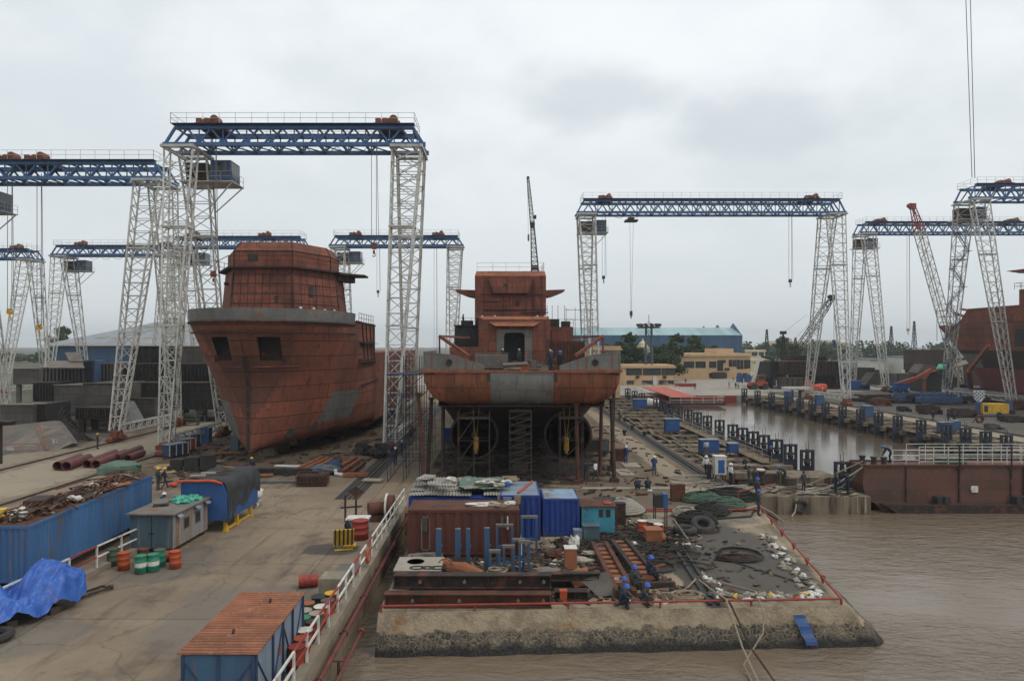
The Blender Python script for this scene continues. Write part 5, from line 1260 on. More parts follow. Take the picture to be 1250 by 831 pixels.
def guide_frame():
    t = thing('guide_frame', 'x', 'guide frame', (0,0,0), 'navy guide frames along the basin edges')
    g = MB()
    for x in (-.52,.52): g.box(x-.10,-.14,-1.6,x+.10,.14,1.95)
    g.box(-.419,-.13,1.72,.419,.13,1.94); g.box(-.419,-.11,.95,.419,.11,1.12); g.box(-.419,-.10,-.3,.419,.10,.5)
    g.build('post_frame', m_navy, t)
    g = MB(); g.lathe([(.10,0),(.24,.05),(.30,.3),(.2,.6),(.16,1.2),(.22,1.3),(.07,1.5)],(0,0,.501),10); g.build('jack', m_black, t); MB().box(-.4,-.2,-1.2,.4,.2,-.301).build('fender_pad', m_black, t)
    g = MB(); g.bar((-.12,0,1.941),(-.12,0,2.55),.035); g.bar((.14,0,1.941),(.14,0,2.75),.035); g.build('rod', m_rustd, t)
    return t
gf = guide_frame(); first = True
for side, x, nm in ((0,28.05,'slipway pier'),(1,53.95,'far bank')):
    for i, y in enumerate(YL if side == 0 else YL[1:]):
        o = gf if first else copy_tree(gf); first = False
        place(o, (x, y, 0), 0 if side == 0 else PI); o['label'] = f'{ORD[i]} navy guide frame counted from the barge, on the {nm} of the basin'
# pier end blocks
t = thing('pier_end', 'stained concrete pier end with a hanging tyre beside the barge', 'pier end', (24,53,0))
g = MB(); g.box(18.95,53.0,-5,28.7,57.2,-.25); g.build('concrete', m_pier, t)
g = MB(); g.box(24.5,57.6,-5,28.6,60.8,.35); g.build('upper_block', m_pier, t)
MB().torus((23.2,52.85,-.95),.42,.14,'Y').build('tyre_fender', m_tyre, t)
g = MB(); g.box(28.2,52.97,-1.5,28.35,52.995,-.25); g.box(27.6,52.97,-1.4,27.66,52.995,-.25); g.box(26.6,52.97,-1.2,26.64,52.995,-.25); g.build('paint_run', m_ply, t)
# walkway with white rails in the pier middle
t = thing('pier_walkway', 'narrow plank walkway with pale handrails running along the middle of the pier', 'walkway', (25.5,85,0))
g = MB(); g.box(25.2,66,.10,26.2,104,.18); g.build('deck', m_wood, t)
g = MB()
for x in (25.25,26.15): handrail(g, [(x,66,.18),(x,104,.18)], 1.0, 2.4, .03)
g.build('handrail', m_ply, t)
def cabinet(label, x, y, z, sx, sy, sz, m, legs=.25, hood=True):
    t = thing('control_cabinet', label, 'cabinet', (x,y,z), 'blue control cabinets along the basin')
    g = MB(); g.obox((x,y,z+legs+sz/2),(sx,sy,sz)); bo = g.build('body', m, t)
    g = MB(); g.obox((x,y,z+legs+sz+.04),(sx*1.1,sy*1.15,.07)); g.build('hood', m_gblue2 if m is not m_dwhite else m_dwhite, t)
    for dx in (-1,1):
        for dy in (-1,1): MB().obox((x+dx*(sx/2-.06),y+dy*(sy/2-.06),z+legs/2),(.08,.08,legs)).build('leg', m_rustd, t)
    g = MB(); g.obox((x,y-sy/2-.012,z+legs+sz*.52),(sx*.8,.02,sz*.8)); g.obox((x+sx*.3,y-sy/2-.03,z+legs+sz*.5),(.05,.05,.2)); g.build('door', m, t)
    return t
for px,py,sx,sz,lab in ((820,529,1.8,1.6,'blue cabinet with a small lamp on top halfway down the slipway pier'),(865,555,1.9,1.3,'wide blue cabinet by the man in pale shirt on the pier'),(894,555,1.0,.9,'small blue cabinet on the pier near the guide frames'),(781,500,2.4,1.6,'large blue cabinet far down the pier beside the shore')):
    c = G(px,py); cabinet(lab,c.x,c.y,.05,sx,1.0,sz,m_cblue3)
for px,py,sx,sz,lab in ((962,494,1.4,2.6,'tall blue cabinet on the far bank before the yellow machine'),(1000,497,1.5,2.2,'blue cabinet on the far bank below the sill beam'),(1059,511,1.6,1.9,'bright blue cabinet on the far bank pier'),(1154,529,1.9,1.3,'broad blue cabinet behind the barge railing'),(1166,527,1.0,1.3,'narrow blue cabinet behind the barge railing')):
    c = G(px,py); cabinet(lab,c.x,c.y,.05,sx*.9,1.0,sz*.9,m_cabin)
c = G(878,586); cabinet('white cabinet with a blue front panel on legs beside the white helmeted man', c.x,c.y,0,.95,.8,1.5,m_dwhite,.55)
MB().obox((c.x+.05,c.y-.43,1.25),(.55,.03,1.1)).build('notice_panel', m_cblue3, [q for q in COL.objects if q.get('label','').startswith('white cabinet with')][0])
c = G(796,498); t = MB(); t.ball(c+V((0,0,.9)),(1.5,1.1,1.0),10,8,.5,2); tag(t.build('wrapped_machine', m_dwhite, smooth=True), 'machine wrapped in pale sheeting on the far pier', 'machine')
# red end wall, gangway
structure(MB().box(30,156.7,-1.5,54,157,-.05).build('basin_wall', m_redp))
t = thing('gangway', 'red carpeted sloping gangway with white rails at the inner end of the basin', 'gangway', G(820,478))
A0, A1 = D(797,472,166), D(834,484,148)
g = MB(); d = (A1-A0); n_ = V((-d.y,d.x,0)).normalized(); P = [A0-n_*2.8,A0+n_*2.8,A1+n_*2.8,A1-n_*2.8]; g.prism(P,(0,0,-.15)); g.build('carpet_deck', m_tarpo, t)
g = MB()
for s_ in (-2.8,2.8): handrail(g,[A0+n_*s_,A1+n_*s_],1.1,2.2,.05)
g.build('handrail', m_dwhite, t)
g = MB(); g.box(A1.x-4,A1.y-4,-1.1,A1.x+8,A1.y+1,-.7); g.build('pontoon', m_gblockd, t)
g = MB(); handrail(g,[(A1.x-3.8,A1.y-3.8,-.7),(A1.x+7.8,A1.y-3.8,-.7),(A1.x+7.8,A1.y+.8,-.7)],1.3,2.4,.06); g.build('pontoon_rail', m_dwhite, t)
t = None
t = tag(MB().box(xat(825,190),190,.02,xat(850,190),191.5,.9).build('flower_bed', m_redp), 'low red planted bed before the peach offices', 'flower bed')

# ------------------------------------------------------------------ barge
t = thing('barge', 'long rust red barge with white deck railing moored across the basin mouth', 'barge', (38,54,WZ))
g = MB(); P = [(28.75,1.95),(28.6,.5),(28.9,-.7),(29.6,-1.0),(30.4,-1.9),(52,-1.9),(52,1.95)]
m_barge = mat('barge_plating', (.135,.056,.041), (.088,.052,.039), .35, .75, rust=.22, rscale=.8, rcol=(.075,.055,.045), seam=(4.2,.85,.02,.75,'xz'), streak=False, dirt=.3)
g.prism([(x,54.0,z) for x,z in P], (0,2.3,0)); g.build('hull', m_barge, t)
g = MB(); g.prism([(29.9,53.2,-.95),(31.3,53.2,-1.9),(52,53.2,-1.9),(52,53.2,-.95)], (0,.795,0)); g.build('bottom_shelf', m_rustd, t)
g = MB(); g.box(28.7,53.9,1.955,52,54.15,2.08); g.box(28.7,56.15,1.955,52,56.3,2.08); g.build('gunwale', m_rust, t)
g = MB(); handrail(g,[(33.3,54.4,1.96),(52,54.4,1.96)],1.45,1.15,.035,4); handrail(g,[(33.3,56.1,1.96),(52,56.1,1.96)],1.45,1.6,.03,2); handrail(g,[(31.2,54.4,1.96),(33.3,54.4,1.96)],1.2,.9,.03,2); g.build('railing', m_dwhite, t)
g = MB()
for x in (32.0,36.2,40.3,41.3,44.5,48.0): g.bar((x,53.95,-.9),(x,53.95,1.9),.1)
for x in (36.2,40.3): g.bar((x,53.9,1.9),(x,53.9,3.6),.09); g.obox((x,53.85,1.8),(.5,.2,.12))
g.build('rubbing_post', m_rustd, t)
for x in (34.3,34.85,40.5,41.0): MB().box(x-.22,53.3,-.93,x+.22,53.9,-.35).build('fender_block', m_tyre, t)
g = MB(); g.bar((42.6,53.7,-.9),(44.6,53.5,2.0),.12,.3); g.bar((43.4,53.7,-.9),(45.4,53.5,2.0),.12,.3)
for k in range(9): g.bar(lerp(V((42.6,53.7,-.9)),V((44.6,53.5,2.0)),k/9),lerp(V((43.4,53.7,-.9)),V((45.4,53.5,2.0)),k/9),.08)
g.build('boarding_ladder', m_rustd, t)
g = MB(); g.obox((37.4,53.93,.15),(.5,.1,.5)); g.obox((37.2,53.9,.2),(.22,.1,.22)); g.build('draught_plate', m_dwhite, t)
for x,y in ((29.3,55.4),(29.9,54.8),(30.6,54.6)): MB().lathe([(.2,0),(.2,.5),(.27,.52),(.27,.62)],(x,y,1.96),10).build('bollard', m_black, t)
MB().obox((36.4,55.3,2.2),(2.0,1.0,.45)).build('hatch', m_olive, t)
for i,(a,b,sag) in enumerate(((D(1065,572,54.2),D(1003,603,54.5),.5),(D(1067,575,54.1),D(1000,612,53.4),.7),(D(1066,574,54.1),D(985,650,33),0))):
    pass
def rope(label, pts, r=.045, m=None, name='mooring_rope'):
    return tag(MB().path(pts, r, 6).build(name, m or m_ropet), label, 'rope')
rope('pale mooring rope sagging from the barge bow to the pier end', [V((29.2,54.2,2.15)),V((27.9,54.4,1.2)),V((26.9,54.6,.5)),V((26.0,54.8,.0)),V((24.8,54.4,-.1)),V((23.4,54.0,-.1)),V((22.9,52.9,-.5)),V((22.6,52.5,-1.3)),V((22.2,52.2,-1.6))], .06, m_ropew)
rope('greenish mooring rope from the barge bow down to the pier edge', [V((29.1,54.5,2.15)),V((28.1,54.6,.9)),V((27.0,54.3,.2)),V((25.8,54.1,-.12)),V((24.9,53.5,-.15))], .06, m_ropeg)
rope('taut tan mooring line from the barge bow to the far side of the pier', [V((29.1,54.9,2.2)),V((27.0,55.5,1.0)),V((25.2,56.0,.1))], .05, m_ropet)
# ------------------------------------------------------------------ left yard: container, cabin, drums ...
def container(label, L_, W_, H_, mats, roofmat, z0=0., doors=False, name='shipping_container', pitch=.28, rough_roof=0):
    """built round the origin, long side on x, base at z0"""
    t = thing(name, label, 'container', (0,0,0)); wall, frame_ = mats
    a, b = L_/2, W_/2
    g = MB()
    for x in (-a,a):
        for y in (-b,b): g.obox((x-math.copysign(.06,x),y-math.copysign(.06,y),z0+H_/2),(.13,.13,H_))
    for z in (z0+.08,z0+H_-.07):
        for y in (-b+.055,b-.055): g.box(-a+.13,y-.055,z-.075,a-.13,y+.055,z+.065)
        for x in (-a+.055,a-.055): g.box(x-.055,-b+.13,z-.075,x+.055,b-.13,z+.065)
    g.build('corner_frame', frame_, t)
    for p,q in (((-a+.13,-b+.02),(a-.13,-b+.02)),((a-.02,-b+.13),(a-.02,b-.13)),((a-.13,b-.02),(-a+.13,b-.02)),((-a+.02,b-.13),(-a+.02,-b+.13))):
        g = MB(); g.corr(p,q,z0+.14,z0+H_-.13,pitch); g.build('side_panel', wall, t)
    g = MB(); g.box(-a+.1,-b+.1,z0+H_-.05,a-.1,b-.1,z0+H_+.012); g.build('roof', roofmat, t); MB().box(-a+.1,-b+.1,z0+.02,a-.1,b-.1,z0+.1).build('floor', m_rustd, t)
    return t
# big blue container on the left with scrap on its roof
c0 = container('long blue corrugated container loaded with scrap iron on its roof', 12.2, 2.44, 2.6, (m_cblue,m_cblue), m_rust, .02)
yaw = math.radians(93)
place(c0, (-22.9-.2, 37.2, .65), yaw)
g = MB(); q_ = Matrix.Rotation(0,3,'Z'); g.tube((-6.13,.75,1.75),(-6.06,.75,1.75),.27,n=14); vh = g.build('vent_hole', m_black); vh.parent = c0
for i,(x,y) in enumerate(((-24,32.2),(-22,32.2),(-24.2,41.5),(-22.2,41.5))):
    tag(MB().box(x-.5,y-.3,0,x+.5,y+.3,.655).build('timber_bearer', m_woodd), ['outer near','inner near','outer far','inner far'][i]+' timber bearer under the scrap laden container', 'bearer')
# scrap on the roof
rr = random.Random(2); zt = 3.29
def onroof(u, v_): return V((-23.1,37.2,zt)) + Matrix.Rotation(yaw,3,'Z') @ V((u,v_,0))
for k in range(34):
    p = onroof(rr.uniform(-5.5,5.6), rr.uniform(-.9,.7)); L_ = rr.uniform(1.2,3.8); t = MB(); a = yaw+rr.uniform(-.5,.5); d = V((math.cos(a),math.sin(a),rr.uniform(-.03,.08)))
    z = rr.uniform(.06,.45); 
    if k % 3 == 0: t.bar(p-d*L_/2+V((0,0,z)),p+d*L_/2+V((0,0,z)),.06,.06); nm,mm,ct = 'steel_rod',m_rustd,'scrap bar'
    elif k % 3 == 1: t.obox(p+V((0,0,z*.6+.03)),(L_*.7,rr.uniform(.3,.7),.03),a,rr.uniform(-.15,.15),rr.uniform(-.06,.06)); nm,mm,ct = 'scrap_plate',rr.choice([m_rust,m_rusto,m_brown,m_ply]),'scrap plate'
    else: t.path([p-d*L_/2+V((0,0,z+.02)), p+V((rr.uniform(-.3,.3),rr.uniform(-.3,.3),z+.2)), p+d*L_/2+V((0,0,z))],.035,5); nm,mm,ct = 'bent_rod',m_rust,'scrap bar'
    tag(t.build(nm,mm), {'steel_rod':'dark straight scrap bar on the blue container roof','scrap_plate':'rusty scrap plate lying on the blue container roof','bent_rod':'bent scrap rod on the blue container roof'}[nm], ct, {'steel_rod':'straight scrap bars on the container','scrap_plate':'scrap plates on the container','bent_rod':'bent scrap rods on the container'}[nm])
k = MB()
for i in range(500):
    p = onroof(rr.uniform(-5.7,5.8), rr.gauss(-.1,.5)); k.mi = rr.choice([0,0,1,2]); s_ = rr.uniform(.04,.16); k.obox(p+V((0,0,abs(rr.gauss(.08,.12)))),(s_*rr.uniform(1,5),s_,s_*.5),rr.uniform(0,3),rr.uniform(-.5,.5),rr.uniform(-.5,.5))
o = k.build('scrap_debris', [m_rust,m_rustd,m_wood]); o['label']='loose scrap metal heaped on the blue container roof'; o['category']='scrap'; stuff(o)
for i,(u,v_) in enumerate(((-5,-.2),(-4.2,.3),(-1.5,-.7),(1.8,.2))):
    t=MB(); t.ball(onroof(u,v_)+V((0,0,.22)),(.35,.3,.16),8,5,.7,i); tag(t.build('white_bag',m_dwhite), 'crumpled white bag among scrap on the blue container', 'bag', 'bags among the scrap')
t = MB(); t.obox(onroof(-2.9,.3)+V((0,0,.3)),(1.3,.9,.5),yaw+.2); tag(t.build('scrap_tank', m_brown), 'brown rusty box sitting among scrap on the blue container', 'box')
t = MB(); t.obox(onroof(-4.6,1.0)+V((0,0,.25)),(.5,.4,.35),yaw+.3); tag(t.build('warning_box', m_hely), 'small yellow box amid the scrap at the picture edge', 'box')
# white fence beside the container and along the quay edge
def fence(name, label, pts, h=1.1, gap=1.5, reds=(), zb=0.3):
    t = thing(name, label, 'fence', tuple(pts[0])); n = 0; pts = [V(p) for p in pts]
    for a, b in zip(pts, pts[1:]):
        nn = max(1, round((b-a).length/gap))
        for k in range(nn+1):
            p = lerp(a,b,k/nn); g = MB(); g.bar(p+V((0,0,zb)), p+V((0,0,zb+h)), .075); g.build('post', m_dwhite, t)
        for q in (1.0,.5):
            g = MB()
            for k in range(nn):
                g.mi = 1 if (k in reds) else 0
                g.bar(lerp(a,b,k/nn)+V((0,0,zb+h*q)), lerp(a,b,(k+1)/nn)+V((0,0,zb+h*q)), .07)
            g.build('rail', [m_dwhite,m_redp], t)
    return t
k = MB(); k.box(-7.05,15,.005,-6.64,48.5,.34); tag(k.build('kerb', m_conc), 'concrete kerb carrying the white fence along the quay edge', 'kerb')
fence('white_fence', 'white and red railing along the concrete quay edge kerb', [(-6.85,18,0),(-6.85,48.2,0)], 1.05, 1.5, reds=(3,5,6,9,11), zb=.34)
k = MB(); k.bar((-20.9,29.5,.15),(-20.1,41.0,.15),.5,.28); tag(k.build('kerb', m_conc), 'low concrete kerb under the white railing by the scrap laden container', 'kerb')
fence('white_fence', 'short white railing running under the scrap laden blue container', [(-20.9,28.6,0),(-20.0,40.4,0)], 1.1, 1.9, reds=(2,5), zb=.25)
# grey blue cabin with peeling side
t = thing('site_cabin', 'weathered grey blue steel cabin with peeling rusty side and window hoods', 'cabin', (0,0,0))
g = MB(); g.box(-1.55,-2.6,.28,1.55,2.6,2.38); b_ = g.build('body', [m_gblue], t)
g = MB(); g.box(1.553,-2.58,.3,1.59,2.58,2.37); g.build('side_wall', m_cabinp, t)
g = MB(); g.box(-1.75,-2.85,2.385,1.8,2.8,2.47); g.build('roof', m_gblockl, t)
for y in (-.7,1.0):
    g = MB(); g.box(1.592,y-.42,1.1,1.61,y+.42,1.9); w_ = g.build('window', m_gblue, t); g = MB(); g.box(1.612,y-.34,1.18,1.62,y+.34,1.82); g.build('pane', m_gblockd, w_)
for y in (-2.0,.6,2.2):
    g = MB(); g.prism([(1.6,y-.3,2.34),(1.95,y-.3,2.12),(1.95,y-.3,2.16),(1.6,y-.3,2.38)],(0,.6,0)); g.build('window_hood', m_gblue2, t)
g = MB(); g.box(.02,-2.63,.3,.06,-2.602,2.36); g.box(-.15,-2.66,1.2,.2,-2.6,1.26); g.box(.0,-2.65,.3,1.5,-2.62,.33); g.build('door_edge', m_gblockd, t)
g = MB()
for x in (-1.2,1.2):
    for y in (-2.2,2.2): g.box(x-.2,y-.2,0,x+.2,y+.2,.275)
g.build('foot', m_rustd, t)
place(t, (-19.3,39.8,0), math.radians(-2), s=(.775,.79,.9))
k = MB(); rr = random.Random(3)
for i in range(90):
    p = V((-19.1+rr.gauss(.2,.38),40.9+rr.gauss(0,.42),2.26+abs(rr.gauss(0,.07)))); k.obox(p,(.3,.22,.06),rr.uniform(0,3),rr.uniform(-.4,.4),rr.uniform(-.4,.4))
tag(k.build('fishing_net_heap', m_net), 'heap of green netting on the grey blue cabin roof', 'net')
k = MB(); k.tube((-20.0,39.2,2.32),(-19.4,39.4,2.32),.08,n=8); k.obox((-19.7,39.5,2.275),(.8,.5,.08),.4); tag(k.build('roof_scrap', m_rustd), 'dark bar and board lying on the cabin roof', 'scrap')
# blue box with dark tarpaulin on yellow feet
t = thing('tarped_housing', 'bright blue rounded steel housing under a black tarpaulin on yellow feet', 'housing', (0,0,0))
g = MB(); P = [(-2.0,0,.75),(1.55,0,.75),(2.05,0,.75),(2.05,0,2.3),(1.75,0,2.85),(1.3,0,3.05),(-2.0,0,3.05)]; g.prism(P,(0,6.4,0)); g.build('body', m_cblue3, t)
g = MB(); g.box(-.42,-.02,.8,-.38,-.002,3.0); g.build('panel_joint', m_dkblue, t)
for x in (1.75,-1.7):
    for y in (.5,2.6,5.4):
        g = MB(); g.box(x-.14,y-.14,0,x+.14,y+.14,.745); g.box(x-.22,y-.25,0,x+.22,y+.25,.06); g.build('foot', m_yellow, t)
g = MB(); g.box(1.62,.3,.06,1.85,5.6,.16); g.build('skid', m_yellow, t)
place(t, (-18.3,41.9,0), math.radians(-2), s=(.7,.77,1.03))
# tarpaulin: draped sheet
g = MB(); rows = []
rr = random.Random(7)
for i in range(25):
    v_ = i/24; y = 46.0+.1+v_*6.6; row = []
    for k in range(27):
        s_ = k/26
        hang = .9+.9*noise.noise(V((v_*3.1,2,0)))+1.0*math.exp(-((v_-.08)/.16)**2)
        if s_ < .6: x = -1.9+s_/.6*3.25; z = 3.10+.07*noise.noise(V((x*1.6,y*1.5,0)))+.13*abs(noise.noise(V((x,y*.8,5))))
        else:
            q = (s_-.6)/.4*(1.0+hang); x = 1.35+.75*min(1,q/.9)**.8+.12*noise.noise(V((y*2.1,q,3)))*min(1,q); z = 3.1-(.5*min(1,q/.9)**2)-max(0,q-.75)
        row.append(V((-18.3+x*.7+(y-46)*.027, 41.9+(y-46)*.77, z*1.03)))
    rows.append(row)
g.grid(rows); tag(g.build('dark_tarpaulin', m_tarpk, smooth=True), 'dark grey tarpaulin draped over the bright blue housing', 'tarpaulin')
g = MB(); g.path([V((-20.1,41.7,3.0)),V((-19.8,41.78,3.16)),V((-19.3,41.8,3.2)),V((-18.6,41.8,3.19)),V((-18.0,41.78,3.22)),V((-17.5,41.8,3.17)),V((-17.1,41.82,3.02))],.09,7); g.ball((-20.05,41.7,3.0),(.24,.18,.16),10,7,.6,2); tag(g.build('orange_tarpaulin_roll', m_tarpo, smooth=True), 'orange tarpaulin roll along the top edge of the bright blue housing', 'tarpaulin')
for i,(x,y,a,mm,l) in enumerate(((-18.6,43.4,.3,m_ply,'pale plank'),(-18.1,45.3,-.5,m_wood,'short timber offcut'),(-18.9,42.5,.1,m_ply,'flat board'),(-17.9,43.8,.9,m_rust,'rusty offcut'))):
    k = MB(); k.obox((x,y,3.40),(.9,.26,.1),a); tag(k.build('roof_weight', mm), f'{l} weighing down the dark tarpaulin', 'plank')
t = MB()
for i,(dx,dz,s_) in enumerate(((0,.35,.55),(.1,.95,.5),(-.05,1.45,.42))): t.ball((-17.6+dx,48.6,dz),(s_*1.0,s_*1.0,.40),12,9,.8,i)
tag(t.build('bulk_sack', m_dwhite, smooth=True), 'white stacked bulk sacks behind the bright blue housing', 'sack')
# blue tarpaulin heap at the corner
t = thing('tarped_boat', 'boat shaped load under a crumpled blue tarpaulin at the picture edge', 'covered load', G(35,770))
g = MB(); rows = []
for i in range(121):
    u = i/120; row = []
    for k in range(71):
        s_ = k/70*2-1
        L_ = -4.2+u*8.4; e = math.sin(min(1,max(0,(1-abs(u*2-1)**3)))*PI/2)
        hw = 1.35*(.35+.65*e)
        # height: ridge with a peak and a lower bow
        hgt = .75+1.25*max(0,1-math.hypot((u-.50)/.17,(s_+.10)/.75))+.75*math.exp(-((u-.84)/.12)**2)*(1-.3*abs(s_)) - .45*math.exp(-((u-.66)/.05)**2)*(1-abs(s_))+.45*math.exp(-((u-.16)/.16)**2)
        a = abs(s_); z = hgt*(1-a**3.2)+.28*a+.02
        ridg = .17*(1-2*abs(noise.noise(V((u*7+s_*1.5,s_*1.4,3)))*2.2))*a + .12*noise.noise(V((u*9,s_*4,3))) + .10*(1-abs(noise.noise(V((u*17+s_*3,s_*5,8))))*3)
        x = s_*hw + .1*noise.noise(V((u*11,s_*3,6)))*a
        p = Matrix.Rotation(math.radians(63),3,'Z') @ V((L_, -x, 0)); row.append(V((-21.1+p.x, 27.4+p.y, max(.12,(z+ridg)*1.28))))
    rows.append(row)
g.grid(rows); g.build('tarpaulin', m_tarpb, t, smooth=True)
g = MB()
for q in (-.4,.25,.75):
    p = Matrix.Rotation(math.radians(63),3,'Z') @ V((q*3.4,0,0)); c = V((-21.1+p.x,27.4+p.y,.16)); g.obox(c,(.4,1.9,.3),math.radians(63))
g.build('cradle', m_woodd, t)
MB().torus((-19.75,26.6,.2),.5,.17,'Z',24,8).build('tyre', m_tyre, t)
g = MB(); g.bar((-19.5,31.0,.12),(-18.9,32.3,.12),.08); g.bar((-19.0,30.8,.12),(-18.4,32.1,.12),.08); g.bar((-19.5,31.0,.12),(-19,30.8,.12),.08); g.bar((-18.9,32.3,.12),(-18.4,32.1,.12),.08); g.tube((-18.5,32.1,.14),(-18.3,32.2,.14),.1)
tag(g.build('tow_frame', m_rustd), 'small dark tow frame lying past the blue tarpaulin', 'frame')
# drums
def drum_parts(t, m, mtop, band=None):
    g = MB(); g.lathe([(.27,.0),(.285,.01),(.285,.28),(.30,.30),(.285,.32),(.285,.57),(.30,.59),(.285,.61),(.285,.87),(.295,.88)],(0,0,0),18)
    g.build('shell', m, t, smooth=True)
    g = MB(); g.lathe([(.295,.872),(.295,.895),(.27,.895),(.265,.882)],(0,0,0),18); g.build('lid', mtop, t)
    if band: g = MB(); g.lathe([(.287,.35),(.287,.56)],(0,0,0),18); g.build('label_band', band, t)
def drum(label, x, y, m, mtop, band=None, lying=None, z=0):
    t = thing('oil_drum', label, 'drum', (0,0,0), 'oil drums'); drum_parts(t, m, mtop, band)
    if lying is None: place(t,(x,y,z),RD.uniform(0,6))
    else: place(t,(x,y,z+.3),lying,PI/2)
    return t
for px,py,m,mt,band,l in ((138,690,m_olive,m_olive,None,'olive drum beside the white railing by the cabin'),(151,695,m_redo,m_redo,None,'orange drum between olive drum and green drums'),(172,699,m_green,m_green,m_dwhite,'green drum with a white band, standing nearest the blue tarpaulin load'),(187,697,m_green,m_green,m_dwhite,'green drum with white band in the middle of the cabin drums'),(195,691,m_green,m_olive,None,'green drum half hidden behind the banded drums'),(175,690,m_rust,m_rust,None,'brown drum hidden behind the banded green drums'),(214,693,m_redo,m_redo,None,'upright orange drum alone before the cabin corner')):
    c = G(px,py); drum(l.replace('standing nearest','standing close to'), c.x,c.y,m,mt,band)
c = G(222,686); drum('red drum lying on its side behind the upright orange drum', c.x-.4,c.y+.3,m_redp,m_redp,None,lying=math.radians(-70))
# drums beside the rusty roofed shed
rr = random.Random(4); k = 0
desc = ['black lidded','yellow lidded','rust lidded','grey lidded','pale lidded','white lidded','green','tan lidded','dark red','brown lidded','cream lidded','bare steel lidded','orange lidded','red']
pos = [(-7.75,28.9),(-7.3,29.3),(-8.0,28.2),(-7.25,28.5),(-7.9,27.4),(-7.35,27.8),(-7.75,26.7),(-7.35,27.1),(-8.35,27.0),(-7.25,26.3),(-7.35,25.5),(-8.3,26.4),(-7.25,24.8),(-7.22,24.1)]
tm = [m_black,m_yellow,m_rusto,m_gblock,m_ply,m_dwhite,m_green,m_ply,m_redp,m_brown,m_dwhite,m_gblockl,m_redo,m_redp]
bm_ = [m_black,m_rust,m_olive,m_redp,m_redp,m_redo,m_green,m_olive,m_redp,m_redp,m_redp,m_redp,m_redp,m_redp]
for i,(x,y) in enumerate(pos): drum(f'{desc[i]} drum in the cluster between the rusty roofed shed and the quay railing', x,y,bm_[i],tm[i])
# shed with the rusty roof
t = thing('tool_shed', 'blue steel shed with braced walls and rusty sheet roof by the quay railing', 'shed', (0,0,0))
hw, L_, h0 = 1.12, 5.0, 2.05
g = MB(); g.box(-hw,0,.06,hw,L_,h0); g.build('wall', m_gblue2, t)
g = MB(); g.box(-hw+.02,-.03,.08,hw-.02,-.003,h0-.02); g.build('shaded_front_panel', mat('shed_front_shaded_blue',(.05,.11,.19),(.04,.085,.15),1.5,.55,rust=.07,streak=True), t)  # darker blue paints the shade on the end turned from the light
g = MB(); zr0, zr1 = h0+.02, h0+.02
for k in range(26):
    y = -.08+k*(L_+.22)/26; g.prism([(-hw-.12,y,zr0),(hw+.12,y,zr0),(hw+.12,y+.11,zr0+.05),(-hw-.12,y+.11,zr0+.05),],(0,0,.03)); g.prism([(-hw-.12,y+.11,zr0+.05),(hw+.12,y+.11,zr0+.05),(hw+.12,y+.208,zr0),(-hw-.12,y+.208,zr0)],(0,0,.03))
rf = g.build('roof', m_rroof, t)
for x,y in ((.25,4.0),(-.05,1.3)):
    g = MB(); g.torus((x,y,h0+.16),.07,.022,'X',12,5); g.tube((x,y,h0+.03),(x,y,h0+.1),.03); g.build('lifting_eye', m_black, rf)
g = MB()
for y in (0,1.55,2.6,3.7,L_): g.bar((hw+.03,y,.05),(hw+.03,y,h0-.02),.09,.06)
for ya,yb_ in ((0,1.55),(2.6,1.55),(2.6,3.7),(L_,3.7)): g.bar((hw+.02,ya,h0-.1),(hw+.02,yb_,.1),.05,.035)
g.bar((hw+.02,0,.1),(hw+.02,L_,.1),.06,.04)
for x in (-hw+.04,0,hw-.04): g.bar((x,-.05,.05),(x,-.05,h0-.02),.09,.05)
g.bar((-hw,-.045,h0-.1),(0,-.045,.4),.05,.03); g.bar((hw,-.045,h0-.1),(0,-.045,.4),.05,.03)
g.build('brace', m_dkblue, t)
g = MB(); g.box(hw+.005,2.15,1.0,hw+.03,2.5,1.3); g.build('rust_patch', m_rusto, t)
place(t, (-8.66,20.9,0), math.radians(.3))
# concrete block, lying red drum, plates, barrier, winch, cabinet
t = tag(MB().box(-8.15,30.4,0,-7.0,31.5,1.1).build('concrete_block', m_conc), 'square weathered concrete block by the quay railing', 'block')
drum('red drum lying on its side behind the concrete block', -8.75,32.6,m_redp,m_redp,None,lying=math.radians(-75),z=.02)
tag(MB().box(-8.1,33.1,.01,-7.1,34.3,.55).build('steel_tank', m_gblockl), 'low pale steel box beyond the concrete block', 'box')
t = thing('striped_barrier', 'tilted yellow and black striped steel barrier by the quay railing', 'barrier', (0,0,0))
g = MB(); g.obox((0,0,.75),(1.15,.08,1.0),0,.35); g.build('panel', m_yellow, t)
g = MB()
for k in range(5): g.obox((-.46+k*.23,-.02,.75),(.09,.10,1.0),0,.35)
g.build('stripe', m_black, t)
g = MB(); g.bar((-.5,.1,.3),(-.4,.7,.05),.07); g.bar((.5,.1,.3),(.4,.7,.05),.07); g.bar((-.5,-.1,.08),(.5,-.1,.08),.07); g.obox((.35,.5,.12),(.7,.5,.1)); g.build('stand', m_yellow, t)
place(t, (-8.85,38.3,0), math.radians(15))
t = thing('winch', 'rusty winch drum with a white flanged wheel beside the quay railing', 'winch', (-8.1,45,0))
g = MB(); g.tube((-8.7,44.6,.8),(-7.7,45.0,.8),.42,n=16); g.build('drum', m_rust, t)
g = MB(); g.lathe([(.2,0),(.85,0),(.85,.12),(.2,.12)],(-7.6,45.0,.9),24,'X'); g.build('flange_wheel', m_dwhite, t)
g = MB(); g.lathe([(.1,0),(.75,0),(.75,.35),(.1,.35)],(-7.45,45.0,.9),24,'X'); g.box(-8.8,44.4,0,-7.3,45.5,.4); g.build('gear_case', m_rust, t)
